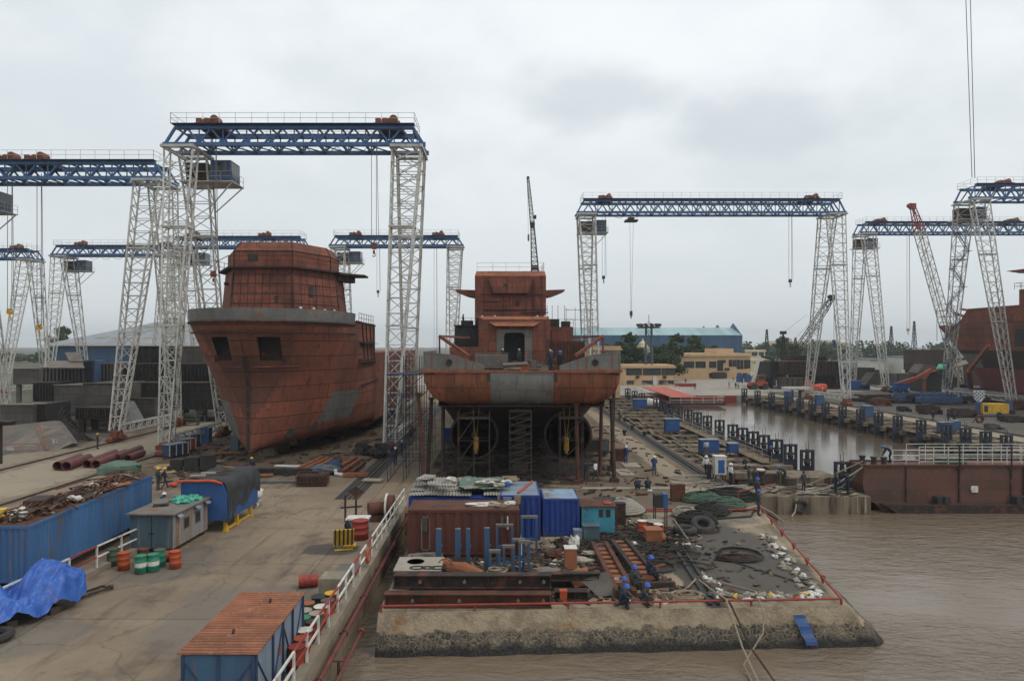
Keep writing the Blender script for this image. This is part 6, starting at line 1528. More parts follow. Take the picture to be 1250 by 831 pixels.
t = MB(); t.tube((-10.2,44.6,0),(-10.2,44.6,1.7),.07); t.tube((-9.5,44.6,0),(-9.5,44.6,1.8),.07); t.bar((-10.5,44.6,.9),(-9.1,44.6,1.0),.1); t.prism([(-9.5,44.55,2.3),(-8.95,44.55,1.95),(-9.5,44.55,1.6),(-10.05,44.55,1.95)],(0,.03,0))
tag(t.build('mooring_post', m_rustd), 'pair of short posts with a diamond plate near the winch', 'post')
t = thing('white_locker', 'small white locker with a flat lid by the winch', 'locker', (-8.8,42,0)); MB().box(-9.4,41.6,0,-8.2,42.4,.85).build('body', m_gblue2, t); MB().box(-9.5,41.5,.855,-8.1,42.5,.95).build('lid', m_dwhite, t)
drum('large rusty red drum standing before the white locker', 0,0,m_redp,m_redp)
bpy.data.objects[-1] if False else None
for o in COL.objects:
    if o.get('label') == 'large rusty red drum standing before the white locker': o.location = (-8.4,40.6,0); o.scale = (1.7,1.7,1.25)
t = MB(); t.path([(-9.2,40.9,.0),(-9.3,40.9,.7),(-9.2,40.7,1.0),(-9.0,40.6,.5)],.12,6); tag(t.build('cable_bundle', m_ropek), 'black bundle of cable hung beside the large red drum', 'cable')
t = thing('life_ring', 'orange life ring hung on the quay railing', 'life ring', (-6.95,34.6,.9)); g=MB(); g.torus((-6.76,34.6,.85),.33,.09,'X',20,8); g.build('ring', m_redo, t)
g=MB(); g.bar((-6.7,34.3,.5),(-6.7,34.9,1.2),.03); g.build('grab_line', m_ropew, t)
# red oxide pipes outside the quay edge
t = thing('pipeline', 'thick red oxide pipeline clamped along the outside of the quay edge', 'pipe', (-6.45,35,-.35))
g=MB(); g.tube((-6.42,14,-.3),(-6.42,47,-.3),.10,n=10); g.build('pipe', m_pipe, t)
g=MB()
for y in range(20,47,4): g.torus((-6.42,y,-.3),.12,.03,'Y',12,5); g.bar((-6.64,y,-.3),(-6.42,y,-.3),.06)
g.build('clamp', m_pipe, t)
t = thing('pipeline', 'thinner red oxide pipe below the thick pipeline, ending in a flange', 'pipe', (-6.0,25,-.9))
g=MB(); g.tube((-6.0,14,-.75),(-6.0,29.2,-.75),.07,n=8); g.build('pipe', m_pipe, t)
g=MB(); g.torus((-6.0,29.2,-.75),.12,.05,'Y',12,5); g.torus((-6.0,22,-.75),.09,.03,'Y',12,5)
for y in (18,22.5,26.5): g.bar((-6.64,y,-.75),(-6.0,y,-.75),.05)
g.build('flange', m_redp, t)
tag(MB().tube((-6.2,26.0,-2.5),(-6.2,26.0,-.5),.06).build('mooring_pile', m_rustd), 'thin rusty upright pile in the dark gap below the quay edge', 'pile')
# -- objects between container and bow ship
def lp(label, px, py, ang, L_, r, m, grp='red oxide pipes on the concrete strip', name='steel_pipe', z=None):
    c = G(px,py); t = thing(name, label, 'pipe', (0,0,0), grp)
    prof = [(r,-L_/2),(r,L_/2),(r*.88,L_/2),(r*.88,-L_/2)]
    g=MB(); vs=[]; g.lathe(prof,(0,0,0),16,'X'); g.f=g.f[:-2]; g.m=g.m[:-2]
    n=16
    for k in range(n): g.f.append([3*n+k,3*n+(k+1)%n,(k+1)%n,k]); g.m.append(0)
    g.build('tube', m, t, smooth=False)
    g=MB(); g.tube((-L_*.2,0,0),(-L_*.2+.02,0,0),r*.87,n=16); g.build('mouth_shade_disc', m_black, t)  # black disc paints the shade inside the pipe
    place(t,(c.x,c.y,r+(z or 0)),ang)
for px,py,a,L_,r,l in ((84,569,1.74,4.6,.43,'short red pipe lying close to the scrap laden container'),(95,569,1.74,4.8,.43,'short red pipe side by side with another near the scrap laden container'),(124,564,1.72,6.5,.40,'long red pipe with open dark mouth behind the green covered stack'),(136,564,1.72,7.0,.40,'long red pipe between the dark mouthed pipe and the crane wheels'),(157,557,1.70,6.0,.38,'red pipe ending beside the crane wheel box'),(165,560,1.66,3.4,.36,'short stubby red pipe near the crane wheels')):
    lp(l,px,py,a,L_,r,m_pipe)
t=MB(); c=G(146,577); t.ball(c+V((0,0,.5)),(1.7,1.2,.62),10,8,.35,4); t.obox(c+V((0,0,.35)),(3.0,2.0,.6),.1); tag(t.build('covered_stack', m_tarpg), 'stack under a dark green sheet between the pipes and the scrap laden container', 'covered stack')
def genset(label,px,py,ang,m):
    t=thing('welding_set',label,'welding set',(0,0,0),'welding sets on skids')
    MB().box(-1.1,-.6,.2,1.1,.6,1.3).build('casing',m,t); MB().box(-1.2,-.7,1.31,1.2,.7,1.4).build('canopy',m_gblue2,t)
    g=MB()
    for x in (-1.12,-.35,.4,1.06): g.box(x-.05,-.64,.2,x+.05,-.605,1.3)
    g.build('frame_post',m_dwhite,t); MB().box(-1.2,-.6,0,1.2,.6,.15).build('skid',m_rustd,t); MB().box(-.9,-.63,.5,-.45,-.606,1.1).build('grille',m_black,t)
    c=G(px,py); place(t,(c.x,c.y,0),ang)
genset('blue and white welding set beside the crane wheel box',214,557,1.1,m_dkblue); genset('welding set with red panels, middle of the row by the crane wheels',224,551,1.1,m_redo); genset('last welding set along the row by the crane wheels',231,545,1.1,m_cabin)
t=MB(); c=G(249,540); t.obox(c+V((0,0,.85)),(1.5,1.2,1.7),.1); t.obox(c+V((0,0,1.75)),(1.6,1.3,.1),.1); tag(t.build('blue_cabinet',m_cblue),'blue steel cabinet at the foot of the bow ship','cabinet')
t=MB(); c=G(287,549); t.obox(c+V((0,0,.8)),(.8,.5,1.6),.1); t.obox(c+V((0,.2,.05)),(1.2,.9,.1),.1); tag(t.build('grey_cabinet',m_gblue),'slim grey cabinet standing next to the ship stem','cabinet')
t=MB(); c=G(222,573); t.ball(c,(2.6,1.6,.7),14,8,.4,1); tag(t.build('sand_heap', mat('sand',(.36,.26,.15),None,3,.95,bump=.4)),'low heap of tan sand beyond the scrap laden container','sand heap')
t=MB(); c=G(236,574)
for k in range(3): t.obox(c+V((-1.2+k*1.3,rr.uniform(-.3,.3),.55+.1*k)),(1.2,1.2,1.1+.2*k),.1*k)
for k in range(5): t.tube(c+V((-1.8+k*.8,-.9,.3)),c+V((-1.8+k*.8,-.4,.3)),.28)
tag(t.build('machine_base',m_gblockd),'dark machinery bases huddled before the bright blue housing','machine')
# long rusty pipes and bars under the bow ship
for i,(px,py,a,L_,mm,l) in enumerate(((384,567,1.48,6.5,m_rusto,'upper'),(391,568,1.48,6.5,m_rusto,'second'),(399,569,1.5,6.2,m_rusto,'third'),(410,569,1.45,5.5,m_rust,'dark'),(428,567,1.50,6.8,m_rusto,'long'),(436,569,1.52,6.2,m_rusto,'lower'),(444,572,1.55,5.0,m_rust,'short'))):
    c=G(px-6,py+2); d=V((math.cos(a),math.sin(a),0)); k=MB(); k.obox(c+V((0,0,.3)),(L_,.28,.26),a); k.obox(c-d*L_*.3+V((0,0,.08)),(.25,.7,.14),a)
    tag(k.build('square_beam',mm),f'{l} orange rusty beam in the bundle beside the sunken rail','beam','rusty beams beside the sunken rail')
k=MB()
for i in range(3): k.obox(G(437,582)+V((-.2,0,.2+i*.01)),(2.2,.3,.3),.05*i)
tag(k.build('red_beam',m_primo),'short orange beam lying square to the beam bundle','beam')
t=thing('mesh_crate','rusty wire mesh crate filled with scrap on the open concrete','crate',(0,0,0))
g=MB(); g.box(-1.15,-.7,.15,1.15,.7,.85); g.build('scrap_fill',m_rustd,t)
g=MB()
for k in range(9): x=-1.2+k*.3; g.bar((x,-.75,.1),(x,-.75,1.0),.05); g.bar((x,.75,.1),(x,.75,1.0),.05)
for z in (.12,.4,.7,1.0):
    for y in (-.75,.75): g.bar((-1.2,y,z),(1.2,y,z),.05)
    for x in (-1.2,1.2): g.bar((x,-.75,z),(x,.75,z),.05)
g.build('wire_frame',m_rust,t); c=G(379,594); place(t,(c.x,c.y+.7,0),.08)
k=MB(); c=G(340,589); k.obox(c+V((0,0,.12)),(4.6,.6,.18),-.03); tag(k.build('steel_plank',m_hullg),'long pale steel strip lying beside the mesh crate','plank')
k=MB(); c=G(345,579); k.obox(c+V((0,0,.3)),(6.5,.7,.5),0); tag(k.build('chain_pile',m_gblockd),'long dark grey pile of chain beside the orange beams','chain pile')
for i,(px,py,w_,d_,mm,l) in enumerate(((440,560,2.2,1.2,m_gblockl,'pale plate at the end of the orange beams'),(300,576,2.6,1.0,m_primo,'orange plate under the bow near the dark tarpaulin'),(310,582,3.2,.7,m_rusto,'long rusty plate before the chain pile'),(455,604-16,1.6,.9,m_ply,'pale board lying beside the sunken rail'),(356,571,3.2,.5,m_dwhite,'pale strip among the timber under the bow'),(290,569,2.0,1.4,m_rust,'square rusty plate by the ship stem'),(420,553,2.6,.4,m_wood,'plank under the ship side'),(398,560,3.0,.5,m_woodd,'dark plank below the thruster openings'),(250,560,2.4,.5,m_rust,'rusty strip before the blue cabinet'),(262,566,2.0,.6,m_wood,'plank pile edge before the bright blue housing'),(275,556,3.0,.4,m_rusto,'thin rusty strip at the stem foot'))):
    c=G(px,py); k=MB(); k.obox(c+V((0,0,.10+.02*i%3)),(w_,d_,.12),rr.uniform(-.3,.3)); k.obox(c+V((.1,.05,.20)),(w_*.8,d_*.5,.06),rr.uniform(-.4,.4)); tag(k.build('loose_plate',mm),l,'plate')
k=MB()
for i in range(620):
    y=rr.uniform(60,100); x=rr.uniform(-34,-13) if y>66 else rr.uniform(-30,-14)
    if abs(x-XA)<1: continue
    if -37<x<-34.6: continue
    k.mi=rr.choice([0,0,1,1,2,3]); s_=rr.uniform(.06,.24); k.obox((x,y,s_*.4),(s_*rr.uniform(1,7),s_*rr.uniform(.6,1.6),s_*rr.uniform(.3,.8)),rr.uniform(0,3))
for i in range(60):
    y=rr.uniform(54,60); x=rr.uniform(-31,-20); k.mi=rr.choice([0,1,2,3]); s_=rr.uniform(.05,.2); k.obox((x,y,s_*.4),(s_*rr.uniform(1,7),s_*rr.uniform(.6,1.6),s_*rr.uniform(.3,.8)),rr.uniform(0,3))
o=k.build('yard_debris',[m_rust,m_rustd,m_wood,m_gblockd]); o['label']='scattered steel and timber offcuts under and before the bow ship'; o['category']='debris'; stuff(o)
t=MB(); c=G(459,556)
for i in range(26): t.ball(c+V((rr.gauss(0,.8),rr.gauss(0,.6),.25+abs(rr.gauss(0,.3)))),(.65,.6,.35),7,5,.5,i)
tag(t.build('rag_heap',m_gblockd),'dark heap of netting and hose by the crane leg between the ships','heap')
# white pipe bend
t=MB(); c=G(411,581); t.path([c+V((-.2,.4,.5)),c+V((-.1,.1,.2)),c+V((.5,-.1,.14)),c+V((1.6,-.1,.14))],.16,8); tag(t.build('elbow_pipe',m_dwhite),'bent white pipe beside the orange beams','pipe')
t=MB(); c=G(407,574); t.ball(c+V((0,0,.5)),(.7,.6,.5),8,6,.6,3); tag(t.build('blue_bundle',m_dkblue),'dark blue bundle on the orange beams','bundle')
t=MB(); c=G(396,579); t.ball(c+V((0,0,.4)),(1.3,.7,.45),8,6,.6,5); tag(t.build('grey_bundle',m_gblue),'grey blue bundle beside the mesh crate','bundle')
# ------------------------------------------------------------------ quay head clutter
c = container('rusty brown freight container behind the row of blue posts', 6.06, 2.44, 2.45, (m_cbrown,m_cbrown), m_rust, .02, pitch=.5); place(c,(-2.05,38.2,.12),0)
g=MB()
for x in (-.02,): pass
def onfront(name, x0,x1,z0,z1,m,fr=False):
    g=MB()
    if fr:
        for a,b in ((x0,x0+.07),(x1-.07,x1)): g.box(a,36.93,z0,b,36.965,z1)
        g.box(x0,36.93,z1-.07,x1,36.965,z1); g.box(x0,36.93,z0,x1,36.965,z0+.07)
    else: g.box(x0,36.935,z0,x1,36.965,z1)
    return g.build(name,m)
def to_local(o, root):
    bpy.context.view_layer.update(); mw=o.matrix_world.copy(); o.parent=root; o.matrix_parent_inverse=root.matrix_world.inverted(); return o
to_local(onfront('door_outline',-4.35,-3.85,.4,2.25,m_gblockl,True),c); to_local(onfront('grey_patch',-4.33,-4.0,1.4,2.2,m_gblock),c)
to_local(onfront('grey_patch',-.05,.12,1.75,2.25,m_gblock),c); to_local(onfront('white_mark',.3,.38,1.55,2.25,m_dwhite),c)
for i,(x,y,s_,mm,l) in enumerate(((-1.2,37.9,.7,m_dwhite,'white crumpled sheet'),(-.5,38.0,.55,m_ply,'tan sack'),(.5,38.2,.3,m_dwhite,'small white scrap'),(.0,37.6,.35,m_wood,'wood scrap'))):
    k=MB(); k.ball((x,y,2.68),(s_,.3,.13),8,5,.6,i); tag(k.build('roof_litter',mm),l+' lying on the brown container roof','litter')
k=MB(); k.prism([(.75,38.2,2.62),(1.05,38.2,2.62),(1.1,38.25,3.1),(.7,38.25,3.05)],(0,.08,0)); tag(k.build('cardboard_sheet',m_wood),'brown cardboard leaning at the brown container corner','sheet')
k=MB(); k.prism([(1.02,36.8,.2),(1.2,36.8,.2),(1.05,36.8,1.35)],(0,.05,0)); tag(k.build('white_board',m_dwhite),'narrow white board leaning at the brown container corner','board')
# blue hut behind with corrugated debris roof
t=thing('blue_hut','low royal blue hut roofed with broken grey corrugated sheets','hut',(-2.2,42,0))
g=MB(); g.box(-5.5,40.4,.02,-.25,44.4,2.5); g.build('wall',m_cblue2,t)
rr=random.Random(9)
g=MB()
def corrsheet(c,w_,l_,rz,tilt):
    vs=[]; n=int(w_/.09)
    m_=Matrix.Rotation(rz,3,'Z') @ Matrix.Rotation(tilt,3,'X')
    for j in range(2):
        for i in range(n+1): vs.append(V(c)+m_ @ V((-w_/2+i*w_/n,(j-.5)*l_,.035*math.cos(i*PI))))
    g.add(vs,[(i,i+1,n+2+i,n+1+i) for i in range(n)])
for i in range(4):
    for j in range(6):
        if j>3 and i<2 and rr.random()<.6: continue
        corrsheet((-4.95+j*.9+rr.uniform(-.1,.1),41.0+i*1.0+rr.uniform(-.1,.1),2.64+.06*i+.03*(j%2)+rr.uniform(0,.05)),1.08,1.35,rr.uniform(-.16,.16),rr.uniform(-.02,.06))
for q in range(6): corrsheet((rr.uniform(-5,-.5),rr.uniform(40.5,44),2.98+.06*q),.9,1.1,rr.uniform(-.6,.6),rr.uniform(-.1,.1))
g.build('roof_sheet',m_asb,t)
g=MB(); rows=[]
for i in range(14):
    rows.append([V((-2.6+k*.17,41.0+i*.26,2.9+.14*noise.noise(V((i*.5,k*.5,2)))+.03*i/13)) for k in range(17)])
g.grid(rows); tag(g.build('green_tarpaulin',m_tarpg,smooth=True),'faded green tarpaulin over half the blue hut roof','tarpaulin')
for i,(x,y,l,mm) in enumerate(((-1.2,42.1,'white rag',m_dwhite),(-.6,41.8,'white bag',m_dwhite),(-.1,41.4,'pale sack',m_ply),(.3,42.4,'white plastic sheet',m_dwhite),(.35,41.7,'blue plastic scrap',m_cblue3),(-3.2,43.2,'white plastic strip',m_dwhite))):
    k=MB(); k.ball((x,y,3.04),(.32,.28,.14),8,5,.7,i); tag(k.build('roof_litter',mm),l+' on the blue hut roof','litter')
k=MB(); k.obox((-.9,41.5,3.07),(1.5,.25,.1),.1); tag(k.build('roof_plank',m_woodd),'dark plank holding down the green tarpaulin','plank')
k=MB(); k.obox((.75,43.3,3.0),(.7,.5,.08),-.7,.2); tag(k.build('wood_sheet',m_wood),'brown sheet leaning at the hut roof corner','sheet')
c=container('royal blue container with a flat grey roof beside the brown container',2.4,4.2,2.6,(m_cblue2,m_cblue2),m_gblue2,.02,pitch=.36); place(c,(1.1,42.3,.05),0)
k=MB(); k.obox((.35,40.12,2.35),(.5,.12,.45)); to_local(k.build('junction_box',m_gblue2),c)
k=MB(); k.tube((1.0,40.6,2.75),(2.0,44.0,2.75),.07); tag(k.build('red_pole',m_redo),'red pole lying on the flat grey container roof','pole')
c=container('royal blue container with a rust patched roof, apart from the others',2.2,2.9,2.2,(m_cblue2,m_cblue2),mat('patched_roof',(.22,.32,.42),(.17,.26,.36),.9,.6,rust=.28,rscale=.9,rcol=(.19,.12,.07)),.02,pitch=.3); place(c,(3.6,42.5,.05),0)
t=thing('cyan_shed','small turquoise steel shed with two little window openings','shed',(5.85,41.5,0))
g=MB(); g.box(4.85,41.2,.15,6.85,42.9,1.75); g.build('wall',m_cyan,t); g=MB(); g.box(4.75,41.1,1.755,6.95,43.1,1.82); g.build('roof',m_rust,t)
for x in (6.02,6.45): MB().box(x-.13,41.17,1.15,x+.13,41.197,1.6).build('window',m_rustd,t)
g=MB(); g.ball((6.5,41.9,1.86),(.3,.4,.06)); g.build('red_cloth',m_redp,t)
t=MB(); t.box(4.8,39.9,.0,5.75,40.7,.9); t.box(4.76,39.86,.905,5.79,40.74,.95); tag(t.build('steel_box',m_gblue),'grey steel box in front of the turquoise shed','box')
for px,py,mm,w_,h_,l in ((683,674-2,m_primo,.7,1.0,'orange sided wooden box with a white top'),):
    c_=G(697,694); t=thing('wooden_box',l+' on the quay head','box',tuple(c_)); MB().obox(c_+V((0,.3,.5)),(.62,.6,1.0)).build('body',m_primo,t); MB().obox(c_+V((0,.3,1.03)),(.66,.64,.05)).build('top',m_dwhite,t)
t=MB(); t.obox((4.5,40.2,.3),(.5,.45,.6)); t.obox((4.5,40.2,.65),(.54,.5,.1)); tag(t.build('battery_box',m_gblue2),'small box with a pale green lid before the patched blue container','box')
# table behind
t=thing('work_table','dark steel table frame behind the turquoise shed','table',(7.6,47.5,0)); MB().box(6.4,46.9,.85,8.4,47.7,.93).build('top',m_black,t)
for x in (6.5,8.3):
    for y in (47.0,47.6): MB().bar((x,y,0),(x,y,.845),.08).build('leg',m_black,t)
MB().tube((6.7,47.3,.35),(8.0,47.3,.35),.32).build('roller',m_black,t)
# blue posts and frames
m_post = mat('post_blue',(.042,.095,.18),(.03,.066,.125),1.5,.6,rust=.14,streak=True)
def bpost(label,x,y,h,w_=.30):
    t=thing('blue_post',label,'post',(x,y,0),'blue box section posts'); MB().obox((x,y,h/2),(w_,w_*.9,h)).build('shaft',m_post,t); MB().obox((x,y,h+.012),(w_*.98,w_*.88,.02)).build('cap_plate',m_gblockl,t)
    g=MB(); g.obox((x+w_*.5+.03,y,h*.6),(.06,.1,.08)); g.obox((x+w_*.5+.03,y,h*.3),(.06,.1,.08)); g.build('bracket',m_cblue,t)
for px,l in ((535.5,'first blue post before the brown container, beside the open tank'),(559,'second blue post before the brown container'),(571.5,'slim blue post next to the second blue post'),(594.5,'tall blue post standing with the blue frames')):
    x=(px-CX)*34.8/FX; bpost(l,x,34.8,2.15 if px<590 else 2.2,.27 if px!=571.5 else .2)
def bframe(label,x,y,w_,h,m=None):
    m=m or m_post
    return bframe_(label,x,y,w_,h,m)
def bframe_(label,x,y,w_,h,m):
    t=thing('trestle',label,'frame',(x,y,0),'blue steel trestle frames')
    for dx in (-w_/2,w_/2): MB().obox((x+dx,y,h/2),(.13,.2,h)).build('leg',m,t)
    g=MB(); g.obox((x,y,h+.07),(w_+.13,.2,.13)); g.build('top_bar',m_gblockl,t); MB().obox((x,y,h*.45),(w_-.135,.12,.1)).build('cross_bar',m,t)
for px,w_,h,l,y in ((604,.45,1.2,'short blue trestle beside the tall post',34.0),(616,.8,1.9,'tall grey blue trestle behind the others',36.2),(621,.5,1.35,'blue trestle in the middle of the cluster',34.3),(633,.5,1.5,'blue trestle towards the white board',34.9),(640,.45,1.55,'wide topped blue trestle at the cluster end',34.4),(646,.8,2.1,'tall blue trestle beside the royal blue container',37.2)):
    bframe(l,(px-CX)*y/FX,y,w_,h)
k=MB(); k.obox(((561-CX)*33.5/FX,33.5,.55),(.75,.06,1.1),0,-.15); tag(k.build('steel_plate',m_rustd),'dark plate propped up before the second blue post','plate')
# tank
t=thing('open_tank','blue steel tank with a tan top and a round manhole','tank',(-4.2,33.4,0))
MB().box(-5.05,32.2,.05,-2.9,34.2,.85).build('body',m_gblue,t); MB().box(-5.1,32.15,.855,-2.85,34.25,.9).build('top',m_ply,t)
MB().lathe([(.0,0),(.42,0)],(-4.2,33.5,.912),20).build('manhole',m_black,t)
g=MB()
for x,s_ in ((-4.0,.35),(-3.5,.3),(-3.05,.35)): g.torus((x,32.5,.93),s_,.03,'Z',20,5,.6)
g.build('hose_ring',m_tyre,t)
t=MB(); t.box(-4.9,34.9,.05,-3.1,36.1,.5); t.ball((-3.9,35.5,.55),(.7,.4,.2),8,5,.5); tag(t.build('scrap_bin',m_gblockl),'low bin of scrap before the brown container','bin')
t=MB(); t.tube((-2.6,33.6,.55),(-1.9,33.4,.5),.38,n=14); t.tube((-1.9,33.4,.5),(-.9,32.9,.45),.42,.22,14); t.ball((-2.7,33.7,.6),(.4,.4,.4)); t.torus((-2.75,33.3,.75),.35,.03,'Y',18,5); tag(t.build('rusty_nozzle',m_rusto),'orange rusty nozzle casting beside the open tank','casting')
t=MB(); rr=random.Random(12)
for i in range(14): t.torus((-.35+rr.gauss(0,.1),33.6+rr.gauss(0,.1),.15+.03*i),.3+rr.uniform(-.1,.1),.035,'Z',14,4)
tag(t.build('rope_coil',m_ropet),'small tan rope coil in front of the tall blue post','rope')
# steel beams along the front edge
def beam(label,x0,x1,y,z0,z1,dep,m,lug=True,ang=0):
    t=thing('steel_beam',label,'beam',(0,0,0),'steel beams at the front of the quay head')
    L_=x1-x0; g=MB(); h=z1-z0
    g.box(-L_/2,-.02,.05,L_/2,.02,h-.05); g.box(-L_/2,-dep/2,h-.05,L_/2,dep/2,h); g.box(-L_/2,-dep/2,0,L_/2,dep/2,.05); g.build('web',m,t)
    if lug:
        g=MB()
        for q in (-.33,-.05,.3,.45): g.torus((L_*q,-dep/2+.02,h*.5),.06,.025,'Y',10,5); g.obox((L_*q,-dep/4,h*.5),(.06,dep/2,.12))
        g.build('lug',m_gblockl,t)
    g=MB()
    for q in (-.49,-.2,.1,.49): g.box(L_*q-.015,-dep/2+.02,.055,L_*q+.015,-.022,h-.055)
    g.build('stiffener',m,t)
    place(t,((x0+x1)/2,y,z0),ang)
beam('reddish steel beam lowest at the front of the quay head',-5.15,2.2,30.1,.02,.62,.5,m_rust)
beam('dark steel beam resting behind and above the reddish beam',-4.85,2.25,30.75,.63,1.22,.5,m_rustd)
beam('longest rusty beam lying slanted on top of the dark beam',-4.7,4.6,31.6,.6,.95,.35,m_rustd,False,math.radians(2.5))
beam('thin blackened beam behind the slanted beam',-4.3,4.0,32.15,.02,.5,.3,m_black,False,math.radians(1.5))
beam('short dark beam stub at the end of the beam stack',2.4,3.9,30.9,.02,.45,.5,m_rustd,False)
k=MB(); k.prism([(3.7,31.6,.6),(4.9,31.9,.9),(5.4,31.2,.1),(4.4,31.0,.1)],(0,.04,.03)); tag(k.build('bent_plate',m_gblock),'grey bent plate at the end of the slanted beam','plate')
k=MB(); k.prism([(3.0,32.3,.7),(4.2,33.2,.7),(4.1,32.0,.25),(3.4,31.6,.3)],(0,.04,.05)); tag(k.build('bent_plate',m_rusto),'orange bent plate over the slanted beam end','plate')
k=MB(); c_=G(688,735); k.obox(c_+V((0,.2,.22)),(.32,.3,.44)); k.obox(c_+V((0,.2,.47)),(.36,.34,.06)); tag(k.build('orange_can',m_redo),'small orange can by the pipe rail on the quay head','can')
# front pipe rail
t=thing('pipe_rail','red pipe rail running round the front and basin edges of the quay head','pipe rail',(5,29.4,0))
g=MB(); P=[(-5.2,29.45,.26),(15.1,30.32,.26),(17.85,46.6,.26)]
g.tube(P[0],P[1],.05,n=8); g.tube(P[1],P[2],.05,n=8); g.build('pipe',m_redp,t)
g=MB()
for k in range(6):
    p=lerp(V(P[0]),V(P[1]),k/5); MB().bar((p.x,p.y,0),(p.x,p.y,.208),.08).build('support',m_redp,t)
for k in range(1,7):
    p=lerp(V(P[1]),V(P[2]),k/6); MB().bar((p.x,p.y,0),(p.x,p.y,.208),.08).build('support',m_redp,t); MB().torus((p.x,p.y,.28),.10,.03,'Y',10,5).build('clamp',m_redp,t)
k=MB(); k.tube((9.9,46.2,.3),(17.6,46.7,.3),.06); k.tube((9.9,46.9,.25),(16.8,47.2,.25),.05); tag(k.build('red_pipe',m_redp),'pair of red pipes crossing the back of the quay head','pipe')
k=MB(); k.tube((17.2,49.5,.9),(21.0,52.3,.9),.05); k.tube((17.2,49.5,0),(17.2,49.5,.9),.05); k.tube((19.2,51,0),(19.2,51,.9),.05); tag(k.build('red_handrail',m_redp),'short red handrail by the pier head','handrail')
# rusty ladder frames
def railframe(label,pa,pb,w_,m):
    t=thing('beam_frame',label,'frame',(0,0,0),'rusty twin beam frames'); a,b=V(pa),V(pb); d=(b-a).normalized(); n_=V((d.y,-d.x,0))
    for s_ in (-1,1): MB().bar(a+n_*w_/2*s_,b+n_*w_/2*s_,.22,.30).build('side_beam',m,t)
    g=MB(); L_=(b-a).length
    for k in range(int(L_/.75)+1): p=a+d*min(L_,.15+k*.75); g.obox(p+V((0,0,-.02)),(.42,w_-.25,.08),math.atan2(d.y,d.x))
    g.build('cross_tie',m_rusto,t)
railframe('rusty red twin beam frame lying towards the seated workers',(5.55,38.7,.25),(5.65,30.9,.25),.75,m_rust)
railframe('dark twin beam frame with rungs next to the cable heap',(6.75,39.2,.28),(7.1,32.9,.28),.85,m_rustd)
k=MB(); k.obox((7.3,32.4,.15),(1.9,.25,.25),.05); tag(k.build('steel_beam',m_rustd),'short beam across the end of the rung frame, beside the seated man','beam')
k=MB(); k.obox((3.9,32.4,.08),(3.2,.22,.12),.03); tag(k.build('steel_strip',m_rustd),'flat dark strip lying towards the seated workers','strip')
# cable heap
k=MB(); rr=random.Random(17)
for i in range(70):
    c_=V((7.6+rr.gauss(0,1.5),39.0+rr.gauss(0,1.9),.06)); r_=rr.uniform(.35,1.3); a0=rr.uniform(0,6); k.mi=0 if rr.random()<.8 else 1
    pts=[c_+V((r_*math.cos(a0+q*.5)*(1+.2*math.sin(q)),r_*.9*math.sin(a0+q*.5),.05+.12*max(0,1-((c_-V((7.6,39,0))).length)/3)+.10*rr.random())) for q in range(rr.randint(6,14))]
    k.path(pts,rr.uniform(.025,.05),4)
o=k.build('cable_heap',[m_ropek,m_rustd]); o['label']='tangled black cables spread over the oily middle of the quay head'; o['category']='cable heap'; stuff(o)
def coil(label,c_,R_,r,n,m,sy=1,name='hose_coil',cat='hose',h=.09,rand=.08):
    k=MB(); rr=random.Random(int(abs(c_[0]*37+c_[1]*11)))
    pts=[]
    for i in range(n*22):
        a=i/22*2*PI; rad=R_*(1-.08*(i//22)%3*.3)+rr.uniform(-rand,rand)*.3; pts.append((c_[0]+rad*math.cos(a),c_[1]+rad*math.sin(a)*sy,r+.02+h*(i/22)*.6))
    k.path(pts,r,5); return tag(k.build(name,m),label,cat)
coil('big black hose loop at the near side of the cable heap',(8.0,35.2,0),.95,.04,2,m_tyre)
coil('wide black hose ring lying on the dark slab',(13.0,37.2,0),1.2,.045,3,m_tyre)
coil('thin brown hose ring past the two tyres',(12.6,42.6,0),1.0,.035,2,m_rustd)
coil('tan hose loop beside the rusty lying drum',(10.9,41.0,0),1.1,.03,1,m_ropet)
# big flat cone coil of pale hose
t=MB(); pts=[]
for i in range(8*26):
    u=i/(8*26); a=i/26*2*PI; R_=1.55-1.15*u; pts.append((8.4+R_*math.cos(a),47.0+R_*math.sin(a),.09+.85*u**.8))
t.path(pts,.095,6); tag(t.build('hose_coil',m_ropew),'large cone shaped coil of pale hose near the electric panel','hose')
t=MB(); t.ball((8.4,47.0,.3),(1.2,1.2,.55)); tag(t.build('coil_core',m_woodd),'dark core inside the pale hose coil','core')
# electric panel stand etc
t=thing('electric_panel','blue and black electric panel on four thin legs','electric panel',(9.9,42,0)); MB().box(9.45,42.0,1.5,9.95,42.6,2.3).build('cabinet',m_black,t); MB().box(9.97,42.0,1.5,10.25,42.6,2.35).build('door',m_cblue3,t)
for x in (9.5,10.2):
    for y in (42.05,42.55): MB().bar((x,y,0),(x,y,1.495),.06).build('leg',m_black,t)
g=MB(); g.bar((10.5,41.6,.9),(11.0,40.2,.05),.1); g.bar((9.5,42.05,.6),(10.2,42.05,.6),.05); g.build('brace',m_gblockl,t)
t=thing('rust_cabinet','squat rust orange box with a pinkish top beside the cable heap','box',(8.7,39.6,0)); MB().box(8.35,39.2,.02,9.25,40.1,.85).build('body',m_rusto,t); MB().box(8.32,39.17,.855,9.28,40.13,.91).build('lid',m_primo,t)
drum('rusty drum lying on its side next to the squat rust orange box',9.5,39.9,m_rusto,m_rusto,None,lying=math.radians(-75)); 
drum('red drum with a dished pale lid, behind the squat rust orange box',8.55,41.4,m_redo,m_dwhite)
drum('low red drum with a pale lid beside the lying rusty drum',9.35,40.6,m_redp,m_dwhite)
